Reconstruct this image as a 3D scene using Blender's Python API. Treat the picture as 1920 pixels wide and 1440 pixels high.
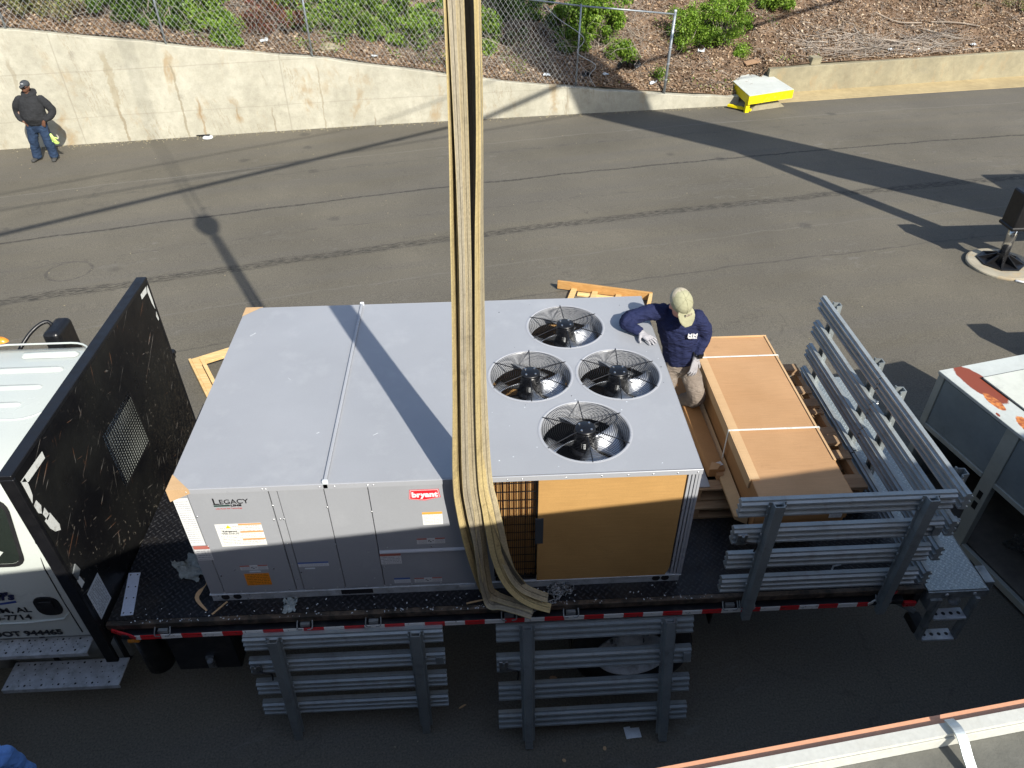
import bpy, bmesh, math, random
import numpy as np
from mathutils import Vector, Matrix, Euler
random.seed(7); RS = np.random.RandomState(11)
for o in list(bpy.data.objects): bpy.data.objects.remove(o, do_unlink=True)
S = bpy.context.scene
COL = S.collection
PI = math.pi; R = math.radians

# ------------------------------------------------------------ camera, sky, sun, exposure
cd = bpy.data.cameras.new('camera'); cam = bpy.data.objects.new('camera', cd); COL.objects.link(cam)
S.camera = cam
cd.sensor_width = 36; cd.lens = 1400.1 / 1920 * 36; cd.clip_end = 800; cd.clip_start = 0.05
def camrot(p, r, y):
    cp, sp, cy, sy, cr, sr = math.cos(p), math.sin(p), math.cos(y), math.sin(y), math.cos(r), math.sin(r)
    return (Matrix(((cy, -sy, 0), (sy, cy, 0), (0, 0, 1))) @ Matrix(((1, 0, 0), (0, cp, sp), (0, -sp, cp)))
            @ Matrix(((cr, 0, sr), (0, 1, 0), (-sr, 0, cr))))
cr_ = camrot(0.6575834, 0.00803306, -0.04391781)
m = Matrix((cr_.col[0], cr_.col[2], -cr_.col[1])).transposed().to_4x4()
m.translation = (2.1372, -3.6031, 6.078)
cam.matrix_world = m
S.render.resolution_x = 1024; S.render.resolution_y = 768
w = bpy.data.worlds.new('World'); S.world = w; w.use_nodes = True
wn = w.node_tree.nodes; wl = w.node_tree.links
bg = wn['Background']; sky = wn.new('ShaderNodeTexSky'); sky.sky_type = 'NISHITA'; sky.sun_disc = False
SUN_EL = 38.0; SUN_AZ = Vector((-0.4602, 0.8878))        # horizontal direction the light travels
sky.sun_elevation = R(SUN_EL); sky.sun_rotation = math.atan2(0.4602, -0.8878)
sky.air_density = 1.0; sky.dust_density = 1.2; sky.ozone_density = 1.0
wl.new(sky.outputs[0], bg.inputs[0]); bg.inputs[1].default_value = 0.125
sd = bpy.data.lights.new('sun', 'SUN'); sun = bpy.data.objects.new('sun', sd); COL.objects.link(sun)
sd.energy = 4.6; sd.angle = R(0.53); sd.color = (1.0, 0.955, 0.87)
dv = Vector((SUN_AZ.x * math.cos(R(SUN_EL)), SUN_AZ.y * math.cos(R(SUN_EL)), -math.sin(R(SUN_EL))))
sun.rotation_euler = dv.to_track_quat('-Z', 'Y').to_euler(); sun.location = (8, -16, 20)
S.view_settings.view_transform = 'Standard'; S.view_settings.look = 'None'
S.view_settings.gamma = 1; S.view_settings.use_curve_mapping = False
S.view_settings.exposure = 0.60

# ------------------------------------------------------------ helpers: materials
class N:
    def __init__(s, name):
        s.m = bpy.data.materials.new(name); s.m.use_nodes = True
        s.t = s.m.node_tree; s.n = s.t.nodes; s.l = s.t.links
        s.b = s.n['Principled BSDF']
    def put(s, sock, v):
        if v is None: return
        if isinstance(v, bpy.types.NodeSocket): s.l.new(v, sock)
        elif isinstance(v, (tuple, list)):
            sock.default_value = (tuple(v) + (1,))[:len(sock.default_value)] if len(v) == 3 and len(sock.default_value) == 4 else tuple(v)
        else: sock.default_value = v
    def new(s, typ, **kw):
        n = s.n.new(typ)
        for k, v in kw.items(): setattr(n, k, v)
        return n
    def co(s, kind='Object'):
        if kind == 'World': return s.new('ShaderNodeNewGeometry').outputs['Position']
        return s.new('ShaderNodeTexCoord').outputs[kind]
    def mth(s, op, a, b=None, c=None, clamp=False):
        n = s.new('ShaderNodeMath', operation=op, use_clamp=clamp)
        s.put(n.inputs[0], a); s.put(n.inputs[1], b); s.put(n.inputs[2], c); return n.outputs[0]
    def sep(s, v):
        n = s.new('ShaderNodeSeparateXYZ'); s.put(n.inputs[0], v); return n.outputs
    def comb(s, x=0.0, y=0.0, z=0.0):
        n = s.new('ShaderNodeCombineXYZ'); s.put(n.inputs[0], x); s.put(n.inputs[1], y); s.put(n.inputs[2], z); return n.outputs[0]
    def vsc(s, v, sc):
        n = s.new('ShaderNodeVectorMath', operation='MULTIPLY'); s.put(n.inputs[0], v); s.put(n.inputs[1], sc); return n.outputs[0]
    def noise(s, v, sc, det=3.0, rough=0.55, dist=0.0, out=0):
        n = s.new('ShaderNodeTexNoise'); s.put(n.inputs['Vector'], v); n.inputs['Scale'].default_value = sc
        n.inputs['Detail'].default_value = det; n.inputs['Roughness'].default_value = rough
        n.inputs['Distortion'].default_value = dist; return n.outputs[out]
    def vor(s, v, sc, feat='F1', out='Distance', rnd=1.0):
        n = s.new('ShaderNodeTexVoronoi', feature=feat); s.put(n.inputs['Vector'], v); n.inputs['Scale'].default_value = sc
        n.inputs['Randomness'].default_value = rnd; return n.outputs[out]
    def mr(s, v, a, b, c=0.0, d=1.0, smooth=False):
        n = s.new('ShaderNodeMapRange'); n.clamp = True
        if smooth: n.interpolation_type = 'SMOOTHSTEP'
        s.put(n.inputs[0], v); s.put(n.inputs[1], a); s.put(n.inputs[2], b); s.put(n.inputs[3], c); s.put(n.inputs[4], d); return n.outputs[0]
    def mix(s, f, a, b):
        n = s.new('ShaderNodeMix', data_type='RGBA'); s.put(n.inputs[0], f); s.put(n.inputs[6], a); s.put(n.inputs[7], b); return n.outputs[2]
    def ramp(s, f, stops, const=False):
        n = s.new('ShaderNodeValToRGB'); e = n.color_ramp.elements
        if const: n.color_ramp.interpolation = 'CONSTANT'
        e[0].position = stops[0][0]; e[0].color = tuple(stops[0][1]) + (1,)
        e[1].position = stops[1][0]; e[1].color = tuple(stops[1][1]) + (1,)
        for p, c in stops[2:]:
            x = e.new(p); x.color = tuple(c) + (1,)
        s.put(n.inputs[0], f); return n.outputs[0]
    def island(s): return s.new('ShaderNodeNewGeometry').outputs['Random Per Island']
    def bump(s, h, st=0.3, dist=0.01, nrm=None):
        n = s.new('ShaderNodeBump'); n.inputs['Strength'].default_value = st; n.inputs['Distance'].default_value = dist
        s.put(n.inputs['Height'], h); s.put(n.inputs['Normal'], nrm); return n.outputs[0]
    def out(s, col=None, rough=0.6, metal=0.0, nrm=None, spec=0.5, **kw):
        s.put(s.b.inputs['Base Color'], col); s.put(s.b.inputs['Roughness'], rough); s.put(s.b.inputs['Metallic'], metal)
        s.put(s.b.inputs['Normal'], nrm); s.put(s.b.inputs['Specular IOR Level'], spec)
        for k, v in kw.items(): s.put(s.b.inputs[k], v)
        return s.m

def surf(name, col, rough=0.5, metal=0.0, var=0.12, vs=4.0, dirt=None, dfac=0.5, ds=2.0, dth=(0.5, 0.7), bs=0, bst=0.2, bd=0.002, spec=0.5, co='Object', fine=0.06, rv=0.1):
    n = N(name); c = n.co(co)
    a = n.noise(c, vs, 4); f = n.noise(c, 90, 2)
    k = n.mth('MULTIPLY', n.mr(a, 0.3, 0.7, 1 - var, 1 + var), n.mr(f, 0.3, 0.7, 1 - fine, 1 + fine))
    g = n.comb(k, k, k); cc = n.vsc(tuple(col), g)
    if dirt: cc = n.mix(n.mth('MULTIPLY', n.mr(n.noise(c, ds, 6, 0.65), dth[0], dth[1]), dfac), cc, tuple(dirt))
    nr = n.bump(n.noise(c, bs, 4, 0.6), bst, bd) if bs else None
    r = n.mr(n.noise(c, vs * 2.3, 3), 0.3, 0.7, max(0.02, rough - rv), min(1, rough + rv))
    return n.out(cc, r, metal, nr, spec)

# ------------------------------------------------------------ helpers: meshes and objects
OFS = {}
def ofs(p): return OFS.get(p.name, Vector((0, 0, 0))) if p else Vector((0, 0, 0))
def tag(o, label=None, cat=None, group=None, kind=None):
    if label: o['label'] = label
    if cat: o['category'] = cat
    if group: o['group'] = group
    if kind: o['kind'] = kind
    return o
def thing(name, label, cat, loc=(0, 0, 0), group=None):
    o = bpy.data.objects.new(name, None); COL.objects.link(o); o.location = loc; o.empty_display_size = 0.2
    OFS[o.name] = Vector(loc); return tag(o, label, cat, group)
def link(name, me, mat, parent=None):
    o = bpy.data.objects.new(name, me); COL.objects.link(o)
    if mat and not me.materials: me.materials.append(mat)
    if parent:
        o.parent = parent; o.location = -ofs(parent)
        OFS[o.name] = Vector((0, 0, 0))
    return o
class MB:
    def __init__(s): s.v = []; s.f = []; s.uv = None
    def add(s, vs, fs, M=None):
        b = len(s.v)
        s.v += [tuple(M @ Vector(q)) for q in vs] if M else [tuple(q) for q in vs]
        s.f += [tuple(i + b for i in q) for q in fs]; return s
    def box(s, x0, x1, y0, y1, z0, z1, M=None):
        return s.add([(x0, y0, z0), (x1, y0, z0), (x1, y1, z0), (x0, y1, z0), (x0, y0, z1), (x1, y0, z1), (x1, y1, z1), (x0, y1, z1)],
                     [(3, 2, 1, 0), (4, 5, 6, 7), (0, 1, 5, 4), (1, 2, 6, 5), (2, 3, 7, 6), (3, 0, 4, 7)], M)
    def hexa(s, b, t):
        return s.add(list(b) + list(t), [(3, 2, 1, 0), (4, 5, 6, 7), (0, 1, 5, 4), (1, 2, 6, 5), (2, 3, 7, 6), (3, 0, 4, 7)])
    def bar(s, p0, p1, w, h, up=(0, 0, 1)):
        p0 = Vector(p0); p1 = Vector(p1); d = (p1 - p0).normalized(); up = Vector(up)
        a = d.cross(up); a = a.normalized() if a.length > 1e-4 else Vector((1, 0, 0)); u = a.cross(d)
        q = [(-1, -1), (1, -1), (1, 1), (-1, 1)]
        c = [p0 + a * (w / 2 * i) + u * (h / 2 * j) for i, j in q]; e = [p1 + a * (w / 2 * i) + u * (h / 2 * j) for i, j in q]
        return s.hexa(c, e)
    def prism(s, poly, fn, a, b):            # poly 2-D points, fn(u, v, t) -> 3-D, from t=a to t=b
        n = len(poly)
        return s.add([fn(u, v, a) for u, v in poly] + [fn(u, v, b) for u, v in poly],
                     [tuple(range(n))[::-1], tuple(range(n, 2 * n))] + [(i, (i + 1) % n, n + (i + 1) % n, n + i) for i in range(n)])
    def tube(s, pts, r, n=8, caps=True):
        pts = [Vector(p) for p in pts]; rr = r if isinstance(r, (list, tuple)) else [r] * len(pts)
        b = len(s.v); prev = None
        for i, p in enumerate(pts):
            d = (pts[min(i + 1, len(pts) - 1)] - pts[max(i - 1, 0)]).normalized()
            if prev is None: a = d.orthogonal().normalized()
            else:
                a = prev - d * prev.dot(d); a = a.normalized() if a.length > 1e-5 else d.orthogonal().normalized()
            prev = a; c = d.cross(a)
            for k in range(n):
                t = 2 * PI * k / n; s.v.append(tuple(p + (a * math.cos(t) + c * math.sin(t)) * rr[i]))
        for i in range(len(pts) - 1):
            for k in range(n):
                s.f.append((b + i * n + k, b + i * n + (k + 1) % n, b + (i + 1) * n + (k + 1) % n, b + (i + 1) * n + k))
        if caps:
            s.f.append(tuple(b + k for k in range(n))[::-1]); s.f.append(tuple(b + (len(pts) - 1) * n + k for k in range(n)))
        return s
    def lathe(s, prof, c, n=32, axis='Z', M=None):   # prof [(r, h)], open or closed list
        c = Vector(c); b = len(s.v); vs = []
        for r, h in prof:
            for k in range(n):
                t = 2 * PI * k / n
                p = {'Z': (r * math.cos(t), r * math.sin(t), h), 'Y': (r * math.cos(t), h, r * math.sin(t)), 'X': (h, r * math.cos(t), r * math.sin(t))}[axis]
                q = Vector(p); q = (M @ q) if M else q; vs.append(tuple(q + c))
        s.v += vs
        for i in range(len(prof) - 1):
            for k in range(n): s.f.append((b + i * n + k, b + i * n + (k + 1) % n, b + (i + 1) * n + (k + 1) % n, b + (i + 1) * n + k))
        return s
    def ring(s, c, r, t, n=40, M=None, k=5):
        b = len(s.v); c = Vector(c)
        for i in range(n):
            a = 2 * PI * i / n
            for j in range(k):
                u = 2 * PI * j / k; q = Vector(((r + t * math.cos(u)) * math.cos(a), (r + t * math.cos(u)) * math.sin(a), t * math.sin(u)))
                if M: q = M @ q
                s.v.append(tuple(q + c))
        for i in range(n):
            for j in range(k):
                s.f.append((b + i * k + j, b + ((i + 1) % n) * k + j, b + ((i + 1) % n) * k + (j + 1) % k, b + i * k + (j + 1) % k))
        return s
    def build(s, name, mat, parent=None, smooth=False, bevel=0, seg=1, label=None, kind=None, fixn=True):
        me = bpy.data.meshes.new(name); me.from_pydata(s.v, [], s.f)
        if fixn:
            bm = bmesh.new(); bm.from_mesh(me); bmesh.ops.recalc_face_normals(bm, faces=bm.faces); bm.to_mesh(me); bm.free()
        if smooth: me.polygons.foreach_set('use_smooth', [True] * len(me.polygons))
        o = link(name, me, mat, parent)
        if bevel:
            md = o.modifiers.new('b', 'BEVEL'); md.width = bevel; md.segments = seg; md.limit_method = 'ANGLE'; md.angle_limit = R(40)
        if smooth == 'auto':
            pass
        tag(o, label=label, kind=kind); return o
def B(x0, x1, y0, y1, z0, z1): return MB().box(x0, x1, y0, y1, z0, z1)
def copy_tree(o, parent=None):
    c = o.copy(); COL.objects.link(c); c.parent = parent
    OFS[c.name] = OFS.get(o.name, Vector((0, 0, 0)))
    for ch in list(o.children): copy_tree(ch, c)
    return c
def spline(pts, k=6):
    pts = [Vector(p) for p in pts]; out = []
    for i in range(len(pts) - 1):
        p0 = pts[max(i - 1, 0)]; p1 = pts[i]; p2 = pts[i + 1]; p3 = pts[min(i + 2, len(pts) - 1)]
        for j in range(k):
            t = j / k
            out.append(0.5 * ((2 * p1) + (p2 - p0) * t + (2 * p0 - 5 * p1 + 4 * p2 - p3) * t * t + (3 * p1 - p0 - 3 * p2 + p3) * t ** 3))
    out.append(pts[-1]); return out
def quadmesh(name, quads, mat, parent=None, uvs=None):    # flat quads with a 0..1 uv each
    me = bpy.data.meshes.new(name); vs = []; fs = []
    for q in quads: fs.append(tuple(range(len(vs), len(vs) + 4))); vs += [tuple(p) for p in q]
    me.from_pydata(vs, [], fs); uv = me.uv_layers.new(name='UVMap')
    for i in range(len(fs)):
        for k, c in enumerate([(0, 0), (1, 0), (1, 1), (0, 1)]): uv.data[i * 4 + k].uv = c
    return link(name, me, mat, parent)
def plate(name, p, ux, uy, nrm, w, h, mat, parent, t=0.0008):
    """thin sheet with uv, centre p, half extents along ux and uy"""
    p = Vector(p); ux = Vector(ux).normalized() * w / 2; uy = Vector(uy).normalized() * h / 2; n = Vector(nrm).normalized() * t
    a = [p - ux - uy + n, p + ux - uy + n, p + ux + uy + n, p - ux + uy + n]; b = [q - n * 1.6 for q in a]
    me = bpy.data.meshes.new(name)
    me.from_pydata([tuple(q) for q in a + b], [], [(0, 1, 2, 3), (7, 6, 5, 4), (0, 4, 5, 1), (1, 5, 6, 2), (2, 6, 7, 3), (3, 7, 4, 0)])
    uv = me.uv_layers.new(name='UVMap')
    cs = {0: (0, 0), 1: (1, 0), 2: (1, 1), 3: (0, 1), 4: (0, 0), 5: (1, 0), 6: (1, 1), 7: (0, 1)}
    for lp in me.loops: uv.data[lp.index].uv = cs[lp.vertex_index]
    return link(name, me, mat, parent)
def text(s, name, mat, parent, origin, ux, uy, size, bold=0.0, shear=0.0, ext=0.0006, spacing=1.0, align='LEFT', sx=1.0):
    cu = bpy.data.curves.new('t', 'FONT'); cu.body = s; cu.size = size; cu.extrude = ext; cu.offset = bold; cu.shear = shear
    cu.space_character = spacing; cu.align_x = align; cu.resolution_u = 3
    ob = bpy.data.objects.new('t', cu); COL.objects.link(ob)
    dg = bpy.context.evaluated_depsgraph_get(); me = bpy.data.meshes.new_from_object(ob.evaluated_get(dg)); bpy.data.objects.remove(ob)
    ux = Vector(ux).normalized(); uy = Vector(uy).normalized(); uz = ux.cross(uy)
    M = Matrix((ux * sx, uy, uz)).transposed().to_4x4(); M.translation = Vector(origin); me.transform(M); me.name = name
    me.materials.clear(); return link(name, me, mat, parent)
def ribbon(pts, wd, wid, t, k=5):
    """flat strap through pts; wd width direction per point, wid width per point; uv.x across, uv.y metres along"""
    P = spline(pts, k); Wd = spline(wd, k); Wi = [v.x for v in spline([(q, 0, 0) for q in wid], k)]
    vs = []; L = [0]
    for i in range(1, len(P)): L.append(L[-1] + (P[i] - P[i - 1]).length)
    for i, p in enumerate(P):
        d = (P[min(i + 1, len(P) - 1)] - P[max(i - 1, 0)]).normalized()
        a = Wd[i] - d * Wd[i].dot(d); a.normalize(); n = a.cross(d)
        for u, q in ((-.5, -.5), (.5, -.5), (.5, .5), (-.5, .5)): vs.append(p + a * (u * Wi[i]) + n * (q * t))
    fs = []; uvs = []
    for i in range(len(P) - 1):
        for j, (ua, ub) in enumerate(((0, 1), (1, 1), (1, 0), (0, 0))):
            fs.append((i * 4 + j, i * 4 + (j + 1) % 4, (i + 1) * 4 + (j + 1) % 4, (i + 1) * 4 + j))
            uvs += [(ua, L[i]), (ub, L[i]), (ub, L[i + 1]), (ua, L[i + 1])]
    e = (len(P) - 1) * 4
    fs += [(3, 2, 1, 0), (e, e + 1, e + 2, e + 3)]; uvs += [(0, 0)] * 8
    return vs, fs, uvs
def uvmesh(name, vs, fs, uvs, mat, parent, smooth=True):
    me = bpy.data.meshes.new(name); me.from_pydata([tuple(v) for v in vs], [], fs); uv = me.uv_layers.new(name='UVMap')
    for i, c in enumerate(uvs): uv.data[i].uv = c
    return link(name, me, mat, parent)
def npmesh(name, V, F, mat, parent=None, smooth=False):   # numpy quads
    me = bpy.data.meshes.new(name); nv = len(V); nf, k = F.shape
    me.vertices.add(nv); me.vertices.foreach_set('co', np.asarray(V, np.float32).ravel())
    me.loops.add(nf * k); me.loops.foreach_set('vertex_index', np.asarray(F, np.int32).ravel())
    me.polygons.add(nf); me.polygons.foreach_set('loop_start', np.arange(0, nf * k, k, dtype=np.int32))
    me.update(calc_edges=True)
    if smooth: me.polygons.foreach_set('use_smooth', [True] * nf)
    return link(name, me, mat, parent)

# ------------------------------------------------------------ body shapes: many soft solids fused into one skin
def soft(name, prims, mat, parent=None, vox=0.012, sm=6, disp=None, label=None, dec=0):
    mb = MB()
    for q in prims:
        if q[0] == 'e':                      # ellipsoid: centre, radii, euler
            _, c, r, rot = (q + ((0, 0, 0),))[:4]
            M = Matrix.Translation(c) @ Euler(rot).to_matrix().to_4x4() @ Matrix.Diagonal((r[0], r[1], r[2], 1))
            n = 16; prof = [(math.sin(PI * i / 10), -math.cos(PI * i / 10)) for i in range(11)]; prof[0] = (1e-3, -1); prof[-1] = (1e-3, 1)
            vs = []; fs = []
            for a, h in prof:
                for k in range(n): vs.append((a * math.cos(2 * PI * k / n), a * math.sin(2 * PI * k / n), h))
            for i in range(10):
                for k in range(n): fs.append((i * n + k, i * n + (k + 1) % n, (i + 1) * n + (k + 1) % n, (i + 1) * n + k))
            fs += [tuple(range(n))[::-1], tuple(range(10 * n, 11 * n))]
            mb.add(vs, fs, M)
        elif q[0] == 'l':                    # limb through points [(p, rx, ry)], second axis hint = ry direction
            _, pts, hint = q
            P = spline([p for p, a, b in pts], 4); A = spline([(a, b, 0) for p, a, b in pts], 4); n = 14
            b0 = len(mb.v); e0 = (P[1] - P[0]).normalized(); e1 = (P[-1] - P[-2]).normalized()
            P = [P[0] - e0 * A[0].x * .55] + P + [P[-1] + e1 * A[-1].x * .55]; A = [A[0] * .55] + A + [A[-1] * .55]
            for i, p in enumerate(P):
                d = (P[min(i + 1, len(P) - 1)] - P[max(i - 1, 0)]).normalized(); h = Vector(hint)
                y = h - d * h.dot(d); y = y.normalized() if y.length > 1e-4 else d.orthogonal().normalized(); x = y.cross(d)
                for k in range(n):
                    t = 2 * PI * k / n; mb.v.append(tuple(p + x * (math.cos(t) * A[i].x) + y * (math.sin(t) * A[i].y)))
            for i in range(len(P) - 1):
                for k in range(n): mb.f.append((b0 + i * n + k, b0 + i * n + (k + 1) % n, b0 + (i + 1) * n + (k + 1) % n, b0 + (i + 1) * n + k))
            mb.f += [tuple(b0 + k for k in range(n))[::-1], tuple(b0 + (len(P) - 1) * n + k for k in range(n))]
    me = bpy.data.meshes.new(name); me.from_pydata(mb.v, [], mb.f)
    bm = bmesh.new(); bm.from_mesh(me); bmesh.ops.recalc_face_normals(bm, faces=bm.faces); bm.to_mesh(me); bm.free()
    o = bpy.data.objects.new('tmp', me); COL.objects.link(o)
    md = o.modifiers.new('r', 'REMESH'); md.mode = 'VOXEL'; md.voxel_size = vox; md.use_smooth_shade = True
    if sm: md = o.modifiers.new('s', 'SMOOTH'); md.iterations = sm; md.factor = 0.5
    if disp:
        for (sc, st, typ) in disp:
            tx = bpy.data.textures.new('d', typ); tx.noise_scale = sc
            md = o.modifiers.new('d', 'DISPLACE'); md.texture = tx; md.strength = st; md.mid_level = 0.5; md.texture_coords = 'LOCAL'
    dg = bpy.context.evaluated_depsgraph_get(); m2 = bpy.data.meshes.new_from_object(o.evaluated_get(dg)); bpy.data.objects.remove(o)
    m2.name = name; m2.materials.clear(); m2.polygons.foreach_set('use_smooth', [True] * len(m2.polygons))
    ob = link(name, m2, mat, parent); tag(ob, label=label); return ob

# ------------------------------------------------------------ lie of the land
WL = [(-60, 7.0), (-9.34, 14.63), (-1.35, 15.82), (3.64, 16.37), (9.3, 16.95), (9.9, 17.6), (10.4, 17.87), (18.4, 19.16), (70, 27.0)]
WT = [(-60, 4.6), (-20, 3.9), (-8.32, 2.27), (-6.33, 1.98), (-4.11, 1.63), (-1.86, 1.32), (1.38, .75), (2.39, .57), (3.63, .41), (4.69, .26), (7.1, -.02), (9.0, -.2), (10.0, -.1), (10.37, .26), (18.4, .24), (70, .3)]
def lerp(T, x):
    if x <= T[0][0]: return T[0][1]
    for (a, b), (c, d) in zip(T, T[1:]):
        if x <= c: return b + (d - b) * (x - a) / (c - a)
    return T[-1][1]
def gz(y): return -0.03 * max(0, y - 2.6)
def hill(x, y):
    d = max(0, y - lerp(WL, x))
    n = .10 * math.sin(x * .9 + y * .5) + .07 * math.sin(x * 2.1 - y * 1.7 + 1) + .04 * math.sin(x * 4.3 + y * 3.9)
    return lerp(WT, x) - .04 + min(.46 * d, 5.5 + .1 * d) + n * min(1, d / .8)
# ------------------------------------------------------------ materials
def m_asphalt():
    n = N('asphalt'); p = n.co('World'); s = n.sep(p)
    u = n.mth('ADD', n.mth('MULTIPLY', s[0], .981), n.mth('MULTIPLY', s[1], .196))
    v = n.mth('SUBTRACT', n.mth('MULTIPLY', s[1], .981), n.mth('MULTIPLY', s[0], .196))
    du = n.mth('SUBTRACT', u, 8.0); v = n.mth('ADD', v, n.mth('MULTIPLY', n.mth('MULTIPLY', du, du), .004))
    wob = n.mth('MULTIPLY', n.mth('SUBTRACT', n.noise(p, 1.1, 3), .5), .22); vw = n.mth('ADD', v, wob)
    base = n.mix(n.mr(n.noise(p, .35, 4), .35, .65), (.110, .099, .076), (.148, .133, .102))
    lane = n.noise(n.comb(n.mth('MULTIPLY', u, .12), n.mth('MULTIPLY', v, 1.4), 0.0), 1.0, 4, .6)
    base = n.mix(n.mth('MULTIPLY', n.mr(lane, .4, .65), .6), base, (.118, .109, .093))
    fine = n.noise(p, 60, 3, .7); base = n.vsc(base, n.comb(*[n.mr(fine, .3, .7, .62, 1.38)] * 3))
    sp = n.mr(n.vor(p, 55), .0, .16, 1, 0); sel = n.mr(n.noise(p, 23, 2), .52, .62)
    base = n.mix(n.mth('MULTIPLY', n.mth('MULTIPLY', sp, sel), .45), base, (.36, .33, .28))
    def band(c, wdt, brk, lo, hi, col, fac, b):
        dd = n.mth('ABSOLUTE', n.mth('SUBTRACT', vw, c)); m = n.mr(dd, wdt * .45, wdt, 1, 0, True)
        bn = n.noise(n.comb(n.mth('MULTIPLY', u, brk), n.mth('MULTIPLY', v, brk * 6), 0.0), 1.0, 4, .7)
        return n.mix(n.mth('MULTIPLY', n.mth('MULTIPLY', m, n.mr(bn, lo, hi)), fac), b, col)
    base = band(8.55, .17, 6, .44, .56, (.022, .021, .020), .75, base)
    base = band(11.05, .05, 9, .40, .52, (.022, .021, .020), .8, base)
    base = band(9.75, .08, 3, .52, .64, (.05, .048, .045), .5, base)
    base = band(12.9, .10, 3, .50, .64, (.05, .048, .045), .5, base)
    base = band(7.25, .03, 4, .38, .55, (.17, .16, .14), .45, base)
    base = band(6.1, .03, 4, .38, .55, (.03, .03, .028), .45, base)
    base = band(13.55, .03, 2, .3, .5, (.19, .18, .155), .5, base)
    wp = n.new('ShaderNodeVectorMath', operation='ADD'); n.put(wp.inputs[0], p); n.put(wp.inputs[1], n.vsc(n.noise(p, 1.7, 4, .6, 0, 1), (.5, .5, .5)))
    ck = n.mr(n.vor(wp.outputs[0], .55, 'DISTANCE_TO_EDGE'), .0, .010, 1, 0); cg = n.mr(n.noise(p, .3, 2), .50, .58)
    base = n.mix(n.mth('MULTIPLY', n.mth('MULTIPLY', ck, cg), n.mr(n.noise(p, 9, 3), .35, .6, 0, .3)), base, (.04, .037, .033))
    oil = n.mr(n.mth('ADD', n.vor(p, .62), n.mth('MULTIPLY', n.noise(p, 11, 5), .10)), .10, .15, 1, 0); base = n.mix(n.mth('MULTIPLY', oil, .45), base, (.045, .043, .04))
    # pale scuffed patches where tyres turned
    sc = n.noise(n.comb(n.mth('MULTIPLY', u, 2.2), n.mth('MULTIPLY', v, 5), 0.0), 1.0, 6, .75, 1.2)
    reg = n.mr(n.noise(p, .42, 2), .55, .66)
    base = n.mix(n.mth('MULTIPLY', n.mth('MULTIPLY', n.mr(sc, .55, .66), reg), .5), base, (.20, .19, .17))
    # round patched manhole
    q = n.sep(n.vsc(p, (1, 1, 0))); dx = n.mth('ADD', q[0], 4.93); dy = n.mth('SUBTRACT', q[1], 8.07)
    rr = n.mth('SQRT', n.mth('ADD', n.mth('MULTIPLY', dx, dx), n.mth('MULTIPLY', dy, dy)))
    ringm = n.mr(n.mth('ABSOLUTE', n.mth('SUBTRACT', n.mth('ADD', rr, n.mth('MULTIPLY', n.noise(p, 6), .08)), .40)), .0, .035, 1, 0)
    base = n.mix(n.mth('MULTIPLY', ringm, n.mr(n.noise(p, 14), .4, .6, .2, .7)), base, (.05, .048, .045))
    # gravelly dust near the truck
    gx = n.mth('SUBTRACT', s[0], 1.1); gy = n.mth('ADD', s[1], .1)
    gr = n.mr(n.mth('ADD', n.mth('ABSOLUTE', gx), n.mth('MULTIPLY', n.mth('ABSOLUTE', gy), 1.6)), .3, 1.5, 1, 0)
    gn = n.mr(n.vor(p, 38), .05, .25, 1, 0)
    base = n.mix(n.mth('MULTIPLY', n.mth('MULTIPLY', gr, gn), n.mr(n.noise(p, 3.1), .42, .62, 0, .7)), base, (.26, .23, .19))
    b1 = n.bump(n.noise(p, 75, 4, .75), .45, .006); b2 = n.bump(n.vor(p, 48), .25, .004, b1)
    return n.out(base, n.mr(fine, .3, .7, .78, .95), 0, b2, .3)
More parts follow.
